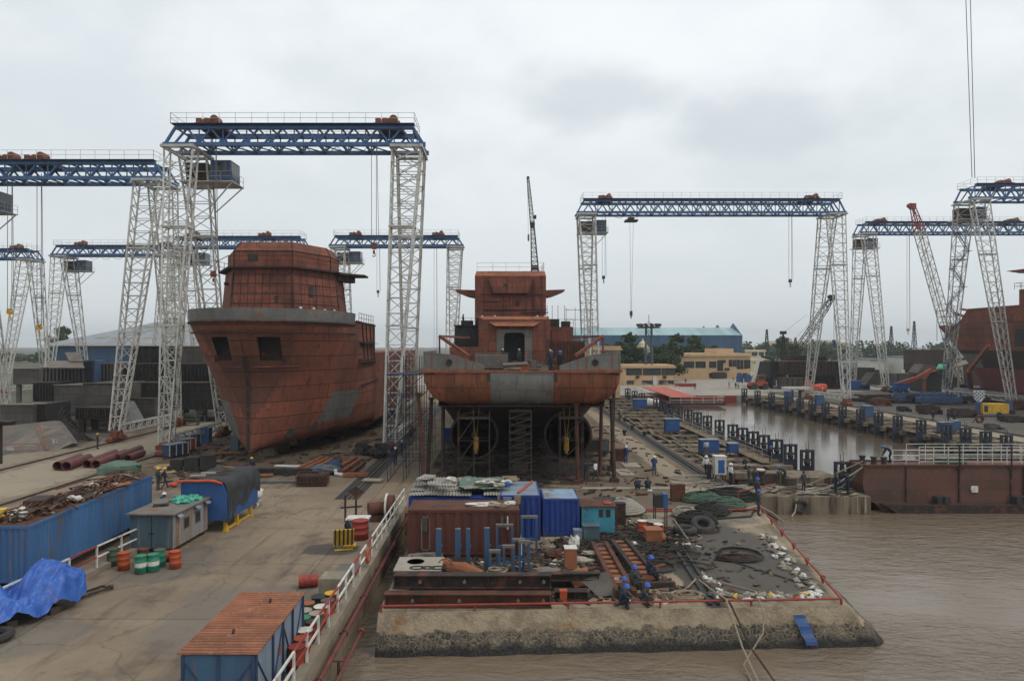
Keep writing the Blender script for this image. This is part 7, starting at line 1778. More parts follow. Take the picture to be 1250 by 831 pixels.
t=MB(); t.lathe([(.15,0),(.5,.25),(.52,.3),(.1,.22)],(9.3,41.5,.55),18); tag(t.build('basin',m_ply),'pale round basin beside the red drum','basin')
t=MB(); t.box(7.9+.25,43.0,0,8.75+.25,43.6,.01); 
for i,(px,py,w_,h_,mm,l) in enumerate(((757,640,.7,1.3,m_rustd,'dark rusty box by the turquoise shed corner'),(828,612,1.0,1.2,m_rust,'brown steel plate box behind the electric panel'),)):
    c_=G(px,py); k=MB(); k.obox(c_+V((0,.2,h_/2)),(w_,.5,h_)); k.obox(c_+V((0,.2,h_+.03)),(w_*1.05,.55,.05)); tag(k.build('rusty_box',mm),l,'box')
for px,py,l,a in ((836,651,'old tyre lying flat behind the lying rusty drum',0),(858,647,'old tyre leaning on the flat tyre',.5)):
    c_=G(px,py); t=thing('tyre',l,'tyre',(0,0,0),'old tyres'); g=MB(); g.lathe([(.38,-.17),(.62,-.2),(.72,-.12),(.74,0),(.72,.12),(.62,.2),(.38,.17),(.36,0),(.38,-.17)],(0,0,0),24); g.f=g.f[:-2]; g.m=g.m[:-2]; g.build('carcass',m_tyre,t,smooth=True); place(t,(c_.x,c_.y,.22+.25*a),0,a)
def ropepile(label,c_,rx,ry,h,m,seed,r=.035,n=46):
    k=MB(); rr=random.Random(seed)
    for i in range(n):
        u=rr.random(); a0=rr.uniform(0,6); e=math.sqrt(1-u*u*.9); pts=[]
        for q in range(12):
            a=a0+q*.52; pts.append(c_+V((rx*e*math.cos(a)*rr.uniform(.82,1.05),ry*e*math.sin(a)*rr.uniform(.82,1.05),.05+h*u+rr.uniform(-.04,.04))))
        k.path(pts,r,5)
    if h>.2: k.ball(c_+V((0,0,h*.3)),(rx*.8,ry*.8,h*.55),10,6)
    return tag(k.build('rope_pile',m),label,'rope')
ropepile('rounded pile of pale green rope near the man on the quay corner',G(887,621),1.5,1.0,.75,m_ropeg,1)
ropepile('dull green rope pile behind the dark net heap',G(857,611),1.7,1.2,.6,m_ropeg,2)
ropepile('black net heap between the two green rope piles',G(868,627),1.3,1.0,.7,m_ropek,3)
ropepile('long black net pile behind the pale green rope',G(890,609),2.3,1.3,.75,m_ropek,4)
ropepile('dark rope heap behind the two tyres',G(850,638),1.4,1.0,.7,m_ropek,5)
ropepile('loose white rope spread at the pier corner',G(902,599),2.2,1.4,.25,m_ropew,6,.025,16)
ropepile('white rope tangle on the dirt before the white cabinet',G(846,584),2.3,1.5,.12,m_ropew,7,.022,9)
ropepile('white rope tangle beside the double crane rail',G(862,592),1.8,1.0,.12,m_ropew,8,.022,7)
ropepile('tan rope tangle at the concrete edge by the seated workers',G(838,728),.9,.6,.12,m_ropet,9,.02,22)
ropepile('coarse brown net bundle on the dark slab',G(899,683),1.2,.5,.22,m_rustd,10,.02,40)
ropepile('pile of pale fire hose behind the electric panel',G(836,630),.9,.8,.6,m_ropew,11,.05,16)
# sand bags / rags along the slab edge
rr=random.Random(23); n=0
for i in range(84):
    u=i/83
    if u<.42: q=u/.42; p=V((lerp(9.7,14.6,q),30.95+rr.uniform(-.2,.5),.1))
    elif u<.92: q=(u-.42)/.5; p=V((lerp(14.7,16.1,q)+rr.uniform(-.7,.15),lerp(31.2,41.5,q),.1))
    else: p=V((10.2+rr.uniform(-.2,.3),rr.uniform(31.4,34.5),.1))
    k=MB(); k.ball((0,0,-.03),(rr.uniform(.10,.24),rr.uniform(.08,.16),rr.uniform(.06,.11)),10,7,1.5,i*3.1); k.ball((rr.uniform(.05,.16),.06,-.03),(.13,.10,.06),8,6,1.5,i+50)
    mm=[m_dwhite,m_gblockl,m_ply,m_gblockl,m_ropew,m_dwhite,m_ply][rr.randrange(7)]
    yl = i in (7,19,30)
    orr = i == 26
    o=k.build('rag_bundle',m_hely if yl else m_redo if orr else mm,smooth=True); place(o,p,rr.uniform(0,6))
    if orr: tag(o,'orange rag bundle at the front corner of the dark slab','rag')
    elif yl: tag(o,'yellowish rag bundle in the line along the dark slab edge','rag','yellow rags along the slab edge')
    else: tag(o,'pale crumpled rag bundle in the line along the dark slab edge','rag','pale rags along the slab edge')
# black rubber strips bounding the slab
k=MB(); k.obox((0,0,.05),(.35,.0,.0)); k=MB()
k.bar((9.25,30.2,.06),(9.9,40.0,.06),.18,.1); k.bar((9.6,30.2,.06),(10.4,40.0,.06),.14,.1); tag(k.build('rubber_strip',m_black),'black rubber strips lying in a long line beside the dark slab','strip')
k=MB(); k.bar((14.3,33.2,.05),(12.2,36.3,.05),.05); tag(k.build('steel_rod',m_rustd),'thin rod lying across the dark slab','rod')
# hoses / mooring lines over the edge
rope('pale plaited mooring line leaving the slab corner over the wall into the water',[V((9.6,33.2,.12)),V((9.7,31.0,.3)),V((9.75,29.6,.5)),V((9.9,28.0,-.9)),V((9.95,26.5,-1.5)),V((9.9,24.5,-1.62)),V((9.7,20,-1.7))],.045,m_ropet)
rope('dark mooring line beside the pale plaited line',[V((9.75,30.5,.3)),V((9.9,29.5,.35)),V((10.25,28.0,-.9)),V((10.6,26,-1.55)),V((10.9,22.5,-1.66))],.045,m_rustd)
rope('slack tan rope hanging from the pipe rail down the wall',[V((11.3,29.9,.35)),V((11.25,29.2,.1)),V((11.0,28.7,-.6)),V((10.3,28.2,-1.2)),V((9.8,27.6,-1.4)),V((9.7,26,-1.6)),V((9.4,24.0,-1.64))],.035,m_ropet)
rope('tan rope lying from the strips across the slab',[V((9.8,33.4,.1)),V((10.6,32.9,.08)),V((11.6,32.0,.07)),V((12.2,31.4,.1))],.03,m_ropet)
rope('tan rope lying between the rope tangle and the strips',[V((7.4,31.6,.06)),V((8.3,31.5,.08)),V((8.9,32.4,.08)),V((9.5,33.3,.12))],.04,m_ropet)
rope('green hose trailing across the back of the slab',[V((11.8,45.3,.06)),V((13.5,44.9,.06)),V((15,45.3,.06)),V((16.7,45.7,.06)),V((17.4,46.9,.2)),V((19.2,49.8,-.6)),V((20.6,51,-1.5))],.07,m_ropek)
rope('pale ropes running off the quay corner into the notch',[V((16.9,47.2,.2)),V((18.3,48.6,.1)),V((19.6,49.4,-.6)),V((20.8,50.3,-1.5))],.06,m_ropew)
# blue painted strip on the wall
k=MB(); rows=[]
for i in range(9):
    t_=i/8; y=lerp(29.98,29.5,t_)-.13+.03*math.sin(i*1.7); z=lerp(-.28,-1.42,t_); x0=lerp(12.75,13.15,t_); rows.append([V((x0+q*.13+.02*math.sin(i*2.1),y-.0+q*.004,z)) for q in range(5)])
k.grid(rows); tag(k.build('blue_cloth',m_cblue3),'blue cloth strip hanging down the stone wall','cloth')
# debris on quay head
k=MB(); rr=random.Random(31)
for i in range(2000):
    zone=rr.random()
    if zone<.45: x,y=rr.uniform(-4.5,7.0),rr.gauss(36.0,1.6)
    elif zone<.6: x,y=rr.uniform(2,9),rr.uniform(30.3,33.5)
    elif zone<.63: x,y=rr.uniform(10,15),rr.uniform(31,43)
    else: x,y=rr.gauss(8,1.8),rr.gauss(41,2.5)
    if not (-5.2<x<15 and 29.9<y<46.5): continue
    k.mi=4 if rr.random()<.035 else rr.choice([0,0,1,1,1,2,3,3]); s_=rr.uniform(.03,.19); k.obox((x,y,s_*.3),(s_*rr.uniform(1,4),s_*rr.uniform(.6,1.6),s_*rr.uniform(.2,.8)),rr.uniform(0,3),rr.uniform(-.3,.3),rr.uniform(-.3,.3))
o=k.build('quay_debris',[m_rust,m_woodd,m_wood,m_gblockd,m_dwhite]); o['label']='loose rubbish and offcuts strewn over the quay head'; o['category']='debris'; stuff(o)
for i,(x,y,sx,sy,sz,mm,l) in enumerate(((2.9,36.9,.9,.6,.5,m_rust,'rusty lump before the royal blue container'),(3.4,38.4,.7,.6,.7,m_brown,'brown crate before the patched blue container'),(4.1,38.6,.5,.5,.8,m_dwhite,'white sack before the patched blue container'),(4.0,36.2,1.3,.8,.3,m_ply,'pale heap of sheeting between blue frames and wooden box'),(2.3,34.4,1.2,.7,.3,m_gblockl,'grey pile of sheet offcuts by the blue frames'),(6.0,38.2,1.4,.5,.35,m_black,'black rubber lump before the grey steel box'),(7.4,38.8,1.0,.5,.3,m_dwhite,'white bag of rags by the cable heap'),(4.9,37.3,1.2,.6,.25,m_ply,'tan sheet lying before the grey steel box'),(5.6,33.2,.5,.35,.25,m_dwhite,'white plastic bag on the rusty red frame'),(6.9,36.0,.6,.4,.2,m_dwhite,'white bag on the rung frame'),(2.0,32.6,1.6,.7,.4,m_rust,'rusty offcuts beside the slanted beam'))):
    k=MB(); k.ball((x,y,sz*.4),(sx*.6,sy*.6,sz*.6),9,6,.8,i); tag(k.build('scrap_lump',mm),l,'scrap')
k=MB(); rr=random.Random(91)
for i in range(900):
    x,y=rr.uniform(-6,16.5),rr.uniform(49,100)
    if rr.random()<.55: x,y=rr.gauss(1.7,4.5),rr.uniform(57,95)
    if not -6.3<x<16.8: continue
    k.mi=rr.choice([0,1,1,2,3]); s_=rr.uniform(.05,.22); k.obox((x,y,s_*.35),(s_*rr.uniform(1,7),s_*rr.uniform(.6,1.5),s_*rr.uniform(.3,.9)),rr.uniform(0,3))
o=k.build('slipway_debris',[m_rust,m_rustd,m_woodd,m_gblockd]); o['label']='steel and timber scraps strewn over the dirt slipway'; o['category']='debris'; stuff(o)
# ------------------------------------------------------------------ slipway items near the stern ship
for px,py,w_,d_,a,l in ((762,577,1.3,3.0,.05,'pale board on the dirt under the blue clad man'),(770,568,1.6,2.4,.05,'second pale board overlapping the first'),(760,596.5,10.5,.7,.0,'long pale strip of board across the dirt slipway')):
    c_=G(px,py); k=MB(); k.obox(c_+V((0,0,.05)),(w_,d_,.06),a); tag(k.build('board',m_ply),l,'board')
t=MB(); c_=G(754,562); t.obox(c_+V((0,0,.6)),(1.3,.6,1.2)); tag(t.build('upright_sheet',m_rust),'upright red brown panel at the foot of the shores','panel')
t=thing('compressor','grey wheeled compressor half under the stern first ship','compressor',(0,0,0)); MB().box(-1.8,-.7,.45,1.6,.7,1.7).build('casing',m_gblockd,t); MB().box(.7,-.72,.6,1.5,-.705,1.6).build('side_door',m_gblue,t)
for x in (-1.2,1.0):
    for y in (-.75,.75): MB().tube((x,y-.1,.35),(x,y+.1,.35),.35,n=16).build('wheel',m_tyre,t)
g=MB(); g.obox((-1.0,0,1.85),(1.0,.9,.3)); g.tube((-1.4,0,1.7),(-1.4,0,2.4),.08); g.build('engine_cover',m_olive,t)
c_=G(724,557); place(t,(c_.x,c_.y+.6,0),.05)
k=MB(); c_=G(628,592); k.obox((0.6,50.5,1.2),(1.1,.8,.1)); 
for dx in (-.5,.5): k.obox((.6+dx,50.5,.9),(.1,.7,1.8))
for z in (.3,1.75): k.obox((.6,50.5,z),(.9,.7,.1))
tag(k.build('timber_rack',m_wood),'timber rack standing just beyond the blue hut','rack')
k=MB(); k.obox(((664-CX)*54/FX,54,.1),(4.5,.4,.15),.05); k.obox(((690-CX)*55/FX,55,.1),(2.4,.8,.12),-.1); tag(k.build('timber_plank',m_wood),'brown planks on the shaded dirt under the stern','plank')
for i in range(18):
    px,py=RD.uniform(560,735),RD.uniform(552,580); c_=G(px,py); k=MB(); k.obox(c_+V((0,0,.18)),(RD.uniform(.4,1.5),RD.uniform(.3,.7),.35),RD.uniform(-.5,.5)); tag(k.build('packing_timber',RD.choice([m_woodd,m_rustd])),'dark packing timber on the dirt under the stern first ship','timber','packing timbers under the stern')
t=MB(); t.obox(G(545,540)+V((0,0,.9)),(1.2,.8,1.8)); tag(t.build('blue_locker',m_cblue2),'blue locker deep under the hull behind the corner scaffold','locker')
for px,py,l in ((745,0,0),):
    pass
for i,(px,py,l) in enumerate(((762.5,530,'small dark bollard beside the double crane rail, close to the rope tangle'),(772,524,'small dark bollard halfway along the double crane rail'),(787,532,'square bollard on the pale strip beside the double crane rail'),(763,514,'small bollard far along the double crane rail'),(928,590,'black bollard with a pale cap at the pier corner'))):
    c_=G(px,py); k=MB(); k.lathe([(.22,0),(.2,.35),(.3,.4),(.3,.55),(.1,.6)] if i!=4 else [(.45,0),(.45,.2),(.33,.25),(.33,.9),(.45,.95),(.42,1.1)],c_,12); tag(k.build('bollard',m_black if i!=4 else m_rustd),l,'bollard','bollards along the pier')
MB().lathe([(.1,1.11),(.38,1.11),(.38,1.2),(.1,1.2)],G(928,590),12).build('cap',m_dwhite,[q for q in COL.objects if q.get('label','').startswith('black bollard with a pale')][0])
k=MB(); rr=random.Random(41)
for i in range(90):
    x,y=rr.uniform(19.3,28),rr.uniform(53.3,57); k.mi=rr.randrange(3); k.obox((x,y,-.2+rr.uniform(0,.12)),(rr.uniform(.3,1.6),rr.uniform(.08,.3),.06),rr.uniform(-.8,.8))
o=k.build('pier_debris',[m_wood,m_rustd,m_ropew]); o['label']='planks and rope scraps strewn over the pier head'; o['category']='debris'; stuff(o)
k=MB(); k.obox((22.3,57.5,.25),(2.2,.3,.9),.1); k.obox((23.9,56.4,.15),(.8,.6,.8)); tag(k.build('timber_block',m_woodd),'dark timbers stacked on the pier head','timber')
# ------------------------------------------------------------------ right bank
def boomlift(label, base, mid, tip, m):
    t=thing('boom_lift',label,'boom lift',tuple(base))
    b=V(base); MB().obox(b+V((0,0,.9)),(3.2,2.2,.9)).build('chassis',m_cblue3,t); MB().obox(b+V((.6,0,1.9)),(3.4,2.0,1.1)).build('turret',m_cblue3,t)
    for dx in (-1.2,1.2):
        for dy in (-1.15,1.15): MB().tube(b+V((dx,dy-.2,.5)),b+V((dx,dy+.2,.5)),.5,n=16).build('wheel',m_tyre,t)
    MB().bar(b+V((0,0,2.2)),mid,.75,.85).build('boom',m_redo,t); MB().bar(mid,tip,.5,.6).build('telescopic_boom',m,t)
    g=MB(); q=V(tip); g.obox(q+V((.6,0,-.4)),(1.6,1.0,.1))
    for dx in (-.2,1.4):
        for dy in (-.5,.5): g.bar(q+V((dx,dy,-.4)),q+V((dx,dy,.7)),.07)
    for dy in (-.5,.5): g.bar(q+V((-.2,dy,.7)),q+V((1.4,dy,.7)),.07)
    g.build('basket',m_redo,t)
boomlift('blue boom lift with an orange boom rising towards the grey conical section', (D(1097,478,165).x,165,0), D(1117,462,165), D(1137,451,166), m_redo)
boomlift('orange boom lift reaching up to the side of the ship under repair', (D(1163,484,152).x,146,0), D(1183,452,137), D(1207,421,131), m_rusto)
t=thing('air_compressor','yellow box shaped compressor on a small axle on the right yard','compressor',(0,0,0)); MB().box(-2.1,-.9,.55,2.1,.9,2.1).build('casing',m_yellow,t); MB().tube((.5,-1.0,.4),(.5,-.8,.4),.4,n=14).build('wheel',m_tyre,t); MB().box(-1.9,-.93,.8,-1.3,-.905,1.8).build('grille',m_black,t); MB().bar((2.1,0,.6),(3.2,0,.4),.1).build('tow_bar',m_black,t)
t['label']='yellow box shaped compressor on wheels in front of the ship under repair'; c_=G(1211,508); place(t,(c_.x,c_.y,0),0)
t=thing('drum_stand','blue drum stand beside the yellow compressor','stand',(0,0,0)); MB().tube((0,0,.6),(0,0,2.2),.55).build('tank',m_cabin,t); MB().box(-.6,-.6,0,.6,.6,.59).build('base',m_rustd,t); c_=G(1232,505); place(t,(c_.x,c_.y,0))
t=thing('checker_sign','white and blue checkered shield sign on a blue post','sign',(0,0,0)); MB().box(-.4,-.3,0,.4,.3,2.4).build('post',m_cabin,t)
g=MB(); P=[(-.9,-.1,2.6),(.9,-.1,2.6),(.95,-.1,4.2),(-.95,-.1,4.2)]; P=[(0,-.1,2.2),(.85,-.1,2.9),(.95,-.1,4.2),(-.95,-.1,4.2),(-.85,-.1,2.9)]; g.prism(P,(0,.1,0)); g.build('board',m_dwhite,t)
g=MB()
for i in range(6):
    for j in range(6):
        if (i+j)%2==0:
            x=-.9+i*.3; z=2.5+j*.27
            if j==0 and (i<2 or i>3): continue
            g.box(x+.02,-.13,z,x+.28,-.105,z+.25)
g.build('checker',m_cabin,t); c_=G(1195,508); place(t,(c_.x,c_.y,0))
t=MB(); t.torus((0,0,.6),.5,.18,'Y'); t.bar((-.9,.4,0),(-.2,0,.9),.12); t.bar((.5,.4,0),(.2,0,.9),.12); place(t.build('anchor_hub',m_rust),(G(1196,516).x,G(1196,516).y,0)); tag(COL.objects[-1],'rusty ring on a prop below the checkered sign','ring')
for i,(px,py,w_,d_,h_,mm,nm,l) in enumerate(((1135,505,3.0,2,1.6,m_rustd,'rusty_tub','rusty tub in the middle of the far bank yard'),(1177,509,3.6,2,1.4,m_rustd,'rusty_tub','broad rusty tub before the orange boom lift'),(1104,502,1.6,1.2,.9,m_gblockd,'steel_block','small dark block on the far bank yard'),(1075,495,3.4,1.6,1.4,m_rust,'steel_saddle','rusty saddle piece near the basin cabinets'),(1238,515,3.0,2,1.0,m_gblockd,'steel_block','dark blocks at the picture edge on the far bank'),(1214,524,1.6,1.0,.8,m_gblock,'steel_block','grey block with a curved end by the barge railing'),(1243,500,2.5,2.0,1.6,m_rust,'winch_block','reddish winch base at the foot of the last crane leg'))):
    c_=G(px,py); k=MB(); k.obox(c_+V((0,.5,h_*.5)),(w_,d_,h_*.7)); k.obox(c_+V((-.1*w_,.4,h_*.9)),(w_*.6,d_*.7,h_*.2)); k.obox(c_+V((w_*.42,-.2,h_*.25)),(.25,d_*1.1,h_*.5)); k.obox(c_+V((-w_*.42,-.2,h_*.25)),(.25,d_*1.1,h_*.5)); tag(k.build(nm,mm),l,'machine part')
for px,py,L_,l in ((1075,490,12,'long dark pile of steel sections by the crane leg'),(1100,492,10,'dark pile of steel sections behind the far bank yard'),(1200,493,9,'jumbled rusty sections below the orange boom lift')):
    c_=G(px,py); k=MB(); rr=random.Random(px)
    for q in range(22): k.obox(c_+V((rr.uniform(-L_/2,L_/2),rr.uniform(-1,2),rr.uniform(.2,1.4))),(rr.uniform(1,4),rr.uniform(.3,.9),rr.uniform(.2,.7)),rr.uniform(-.3,.3))
    o=tag(k.build('section_pile',m_rustd),l,'pile'); stuff(o)
for px,py,w_,l in ((1125,492,11,'long blue skid frame behind the far bank yard'),(1150,494,8,'lower blue skid frame before the orange boom lift')):
    c_=G(px,py); k=MB(); k.obox(c_+V((0,1,.9)),(w_,2,1.0)); k.obox(c_+V((0,1,1.7)),(w_*.9,.3,.5)); 
    for q in range(5): k.obox(c_+V((lerp(-w_/2+.4,w_/2-.4,q/4),0,1.3)),(.3,.3,2.2))
    tag(k.build('skid_frame',m_cabin),l,'skid frame')
def gblock(label,px0,px1,pyt,pyb,y,dep,m,name='hull_block',taper=0): return block(label,px0,px1,pyt,pyb,y,dep,m,0,name,taper)
block('wide brown ribbed hull block behind the lattice boom crane',957,1025,441,458,178,14,m_brown,16)
block('dark lower half of the wide brown hull block',985,1027,458,478,180,12,m_gblockd,9)
block('tilted dark wing block beyond the yellow mobile crane',940,959,442,461,182,10,m_gblockd,0)
block('grey open box block under the dark wing block',960,982,461,476,176,6,m_gblock,4)
block('small tall brown block behind the widest crane leg',999,1009,435,442,182,5,m_brown,3)
block('tall brown block row towards the lattice boom crane',965,985,434,442,186,6,m_brown,4)
block('dark long workshop wall of sheet piles on the far bank',1040,1068,449,476,205,10,m_gblockd,0)
block('low grey block row beside the conical section',1095,1133,456,472,182,6,m_gblock,3)
block('long brown sheet pile wall before the ship under repair',1112,1168,427,452,215,4,m_brown,0)
block('brown plate section glimpsed under the bow of the ship under repair',1160,1222,437,474,196,5,m_brown,0)
t=MB(); a=D(1061,460,172); t.prism([D(1056,470,172),D(1093,470,172),D(1088,456,172),D(1068,455,172)],(0,4,0)); tag(t.build('cone_section',m_gblock),'grey conical bow section by the splayed crane leg','hull section')
t=MB(); t.prism([D(1120,455,170),D(1128,444,170),D(1140,446,170),D(1150,455,170),D(1146,460,170),D(1122,458,170)],(0,4,0)); tag(t.build('bulb_section',m_gblockl),'pale curved bulb section at the orange boom tip','hull section')
t=MB(); t.prism([D(1128,480,168),D(1129,462,168),D(1134,455,168),D(1142,452,168),D(1150,452,168),D(1150,480,168)],(0,6,0)); tag(t.build('open_section',m_black),'dark open hull section with an orange edge','hull section')
t=MB(); t.path([D(1128,480,167.8),D(1129,462,167.8),D(1134,455,167.8),D(1142,452,167.8)],.35,6); tag(t.build('section_rim',m_primo),'curved orange rim of the dark open section','rim')
t=MB(); t.prism([D(1143,450,166),D(1155,450,166),D(1156,444.5,168),D(1146,444,168)],(0,.2,-.1)); tag(t.build('green_sheet',m_net),'bright green sheet over the dark open section','sheet')
t=MB(); t.prism([D(1165,448,160),D(1187,442,161),D(1186,437,162),D(1175,440,162)],(0,.3,-.2)); t.bar(D(1170,449,160.5),(D(1170,449,160.5).x,160.5,0),.3); t.bar(D(1184,443,161.5),(D(1184,443,161.5).x,161.5,0),.3); tag(t.build('pale_canopy',m_ply),'pale sloping canopy at the stem of the ship under repair','canopy')
t=MB(); c_=G(995,478); t.ball(c_+V((0,0,.8)),(3.0,1.4,1.3),10,7,.5,2); t.ball(c_+V((-1.8,0,1.6)),(1.0,.8,1.6),8,6,.4,1); tag(t.build('orange_cover',m_tarpo),'orange red tarpaulin heap between the two splayed legs','tarpaulin')
t=thing('white_roofed_stand','flat white covered rack on two legs by the basin','rack',G(971,490)); c_=G(971,492); MB().obox(c_+V((0,0,3.0)),(5.0,1.6,.5)).build('cover',m_dwhite,t)
for dx in (-.7,.9): MB().obox(c_+V((dx,0,1.37)),(.45,.45,2.74)).build('leg',m_black,t)
t=MB(); c_=G(1046,476); t.obox(c_+V((0,0,1.2)),(5.5,2.4,2.0)); t.obox(c_+V((-.5,0,2.3)),(4.0,2.0,.3)); tag(t.build('blue_tank_box',m_cblue3),'blue tank box behind the widest crane leg','tank')
# yellow mobile crane with white cab and blue truck
t=thing('mobile_crane','orange mobile crane with a white boom beside a blue machine','mobile crane',(0,0,0))
MB().box(-2.2,-1.2,.9,2.2,1.2,1.9).build('chassis',m_redo,t); MB().box(-.4,-1.0,1.905,1.6,.9,3.8).build('cab',m_rusto,t)
for x in (-1.5,1.5):
    for y in (-1.25,1.25): MB().tube((x,y-.25,.8),(x,y+.25,.8),.8,n=16).build('wheel',m_tyre,t)
MB().bar((-1.2,0,1.9),(.4,0,8.8),.7,.7).build('boom',m_dwhite,t); MB().bar((.4,0,8.8),(4.5,0,7.6),.5,.5).build('jib',m_black,t); MB().box(-.2,-1.03,2.6,1.4,-1.005,3.6).build('window',m_glass,t)
c_=G(925,475); place(t,(c_.x,c_.y,0),.1)
t=MB(); c_=G(937,470); t.obox(c_+V((0,0,2.2)),(3.6,3,4.4)); t.obox(c_+V((0,0,5.4)),(2.6,2,2.0)); t.obox(c_+V((.3,0,6.6)),(3.0,2.2,.4)); tag(t.build('blue_machine',m_cblue3),'tall blue machine behind the orange mobile crane','machine')
t=MB()
for q in range(4): t.obox((xat(905,215)+q*2.6,215,1.2),(1.9,1.2,2.0)); t.obox((xat(905,215)+q*2.6,215,2.5),(1.5,1.0,.5))
k=0
COL.objects
del t
for q in range(4):
    x=xat(903,214)+q*2.5; m_=MB(); m_.obox((x,214,1.0),(1.8,1.2,1.9)); m_.obox((x,214,2.2),(1.5,1.0,.4)); tag(m_.build('blue_bin',m_cblue3),'blue bin in the row before the main office','bin','blue bins before the main office')
# crawler cranes
def crawler(label,base,tip,wd,m,m2,headm,n=18,body=m_yellow):
    t=thing('lattice_crane',label,'crawler crane',tuple(base)); b=V(base); q=V(tip)
    MB().obox(b+V((0,1.5,2.2)),(3.4,5.5,2.2)).build('house',body,t)
    for dx in (-1.9,1.9): MB().obox(b+V((dx,1,.55)),(.9,6.0,1.1)).build('track',m_tyre,t)
    d=(q-b).normalized(); u=d.cross(V((0,1,0))).normalized(); w_=d.cross(u); g=MB(); a=b+V((0,-1,1.6))
    def sq(p,s_): return [p-u*s_-w_*s_,p+u*s_-w_*s_,p+u*s_+w_*s_,p-u*s_+w_*s_]
    m1=lerp(a,q,.12); m2_=lerp(a,q,.86)
    g.mi=0; lattice(g,sq(a,.25),sq(m1,wd),3,.18,.09,1); lattice(g,sq(m1,wd),sq(m2_,wd),n,.18,.09,1); g.mi=1; lattice(g,sq(m2_,wd),sq(q,.4),4,.18,.1,1); g.build('boom',[m,m2],t)
    g=MB(); g.obox(q,(1.2,1.2,1.4)); g.tube(q+V((-.7,-.5,.2)),q+V((-.7,.5,.2)),.6); g.build('boom_head',headm,t)
    g=MB(); e=b+V((0,4,5.5)); g.bar(e,q,.06); g.bar(b+V((0,3.5,3.3)),e,.25); g.build('pendant',m_rope,t)
    return t
crawler('tall crawler crane with a white and red lattice boom behind the last gantry crane',(D(1197,470,170).x,178,0),D(1114,252,172),.95,m_white,m_redp,m_redp,20,m_gblockd)
crawler('crawler crane with a dark headed boom crossing behind the widest crane leg',(D(957,470,200).x,205,0),D(1016,363,200),.8,m_gblockd,m_black,m_black,12,m_gblockd)
t=MB(); p=D(1018,364,199); g=t; g.bar(p,p-V((0,0,12)),.08); g.obox(p-V((0,0,13)),(.8,.5,1.8)); tag(g.build('hanging_hook',m_dkblue),'blue hook hanging from the dark headed boom','hook')
t=thing('derrick','dark tripod derrick mast with stay wires behind the brown hull block','derrick',(D(955,440,195).x,195,0)); p=D(956,406,195); g=MB()
for dx,dy in ((-1.6,-1),(1.6,-1),(0,2)): g.bar((p.x+dx,195+dy,0),p,.3)
for z in (5,8,11): g.bar((p.x-1.6*(1-z/16),194.3,z),(p.x+1.6*(1-z/16),194.3,z),.14)
g.build('mast',m_gblockd,t); g=MB(); g.obox(p,(1.6,1.0,.9)); g.build('head',m_black,t)
g=MB(); g.bar(p,D(985,384,196),.06); g.bar(p,D(944,421,195),.07); g.bar(D(944,421,195),(D(944,421,195).x-6,195,0),.07); g.build('stay_wire',m_rope,t)
# jib crane behind stern ship tower
t=thing('luffing_crane','slender grey luffing crane tower rising behind the bridge of the stern first ship','tower crane',(D(651,330,150).x,150,0))
y=150; b0=D(653,330,y); k1=D(650,275,y); tp=D(644.5,217,y); g=MB()
lattice(g,[(b0.x-1.0,y-1,0),(b0.x+1.0,y-1,0),(b0.x+1.0,y+1,0),(b0.x-1.0,y+1,0)],[(b0.x-.8,y-.8,b0.z),(b0.x+.8,y-.8,b0.z),(b0.x+.8,y+.8,b0.z),(b0.x-.8,y+.8,b0.z)],14,.2,.1,1)
lattice(g,[(b0.x-.75,y-.75,b0.z),(b0.x+.75,y-.75,b0.z),(b0.x+.75,y+.75,b0.z),(b0.x-.75,y+.75,b0.z)],[(k1.x-.35,y-.35,k1.z),(k1.x+.35,y-.35,k1.z),(k1.x+.35,y+.35,k1.z),(k1.x-.35,y+.35,k1.z)],10,.18,.09,1); g.build('mast',m_gblock,t)
g=MB(); lattice(g,[(k1.x-.45,y-.4,k1.z),(k1.x+.45,y-.4,k1.z),(k1.x+.45,y+.4,k1.z),(k1.x-.45,y+.4,k1.z)],[(tp.x-.2,y-.2,tp.z),(tp.x+.2,y-.2,tp.z),(tp.x+.2,y+.2,tp.z),(tp.x-.2,y+.2,tp.z)],12,.14,.08,1); g.obox(tp,(.6,.5,.5)); g.build('jib',m_gblock,t)
g=MB(); g.obox(k1,(1.0,1.0,1.2)); g.obox(k1+V((.6,0,1.8)),(.5,.5,.8)); g.obox((b0.x,y-.9,b0.z+.5),(1.4,.8,1.0)); g.build('winch',m_black,t)
g=MB(); e=D(645,296,y); g.bar((e.x,y-.5,e.z),(tp.x-.2,y-.5,tp.z),.05); g.obox((e.x,y-.5,e.z+1.0),(.4,.3,1.4)); g.build('hook_line',m_rope,t)
# long ropes dropping past the picture top at the right
t=thing('crane_rope','pair of steel ropes dropping from above the picture onto the last gantry crane','rope',(D(1182,216,137).x,137,44))
g=MB(); 
for px0,px1 in ((1186.5,1177),(1190,1183)): a=D(px0,217,136); b=D(px1,-60,136); g.bar(a,b,.10)
g.build('rope',m_rope,t); g=MB(); c_=D(1179,-62,136); g.obox(c_,(2.0,1.0,1.6)); g.build('upper_block',m_dkblue,t)
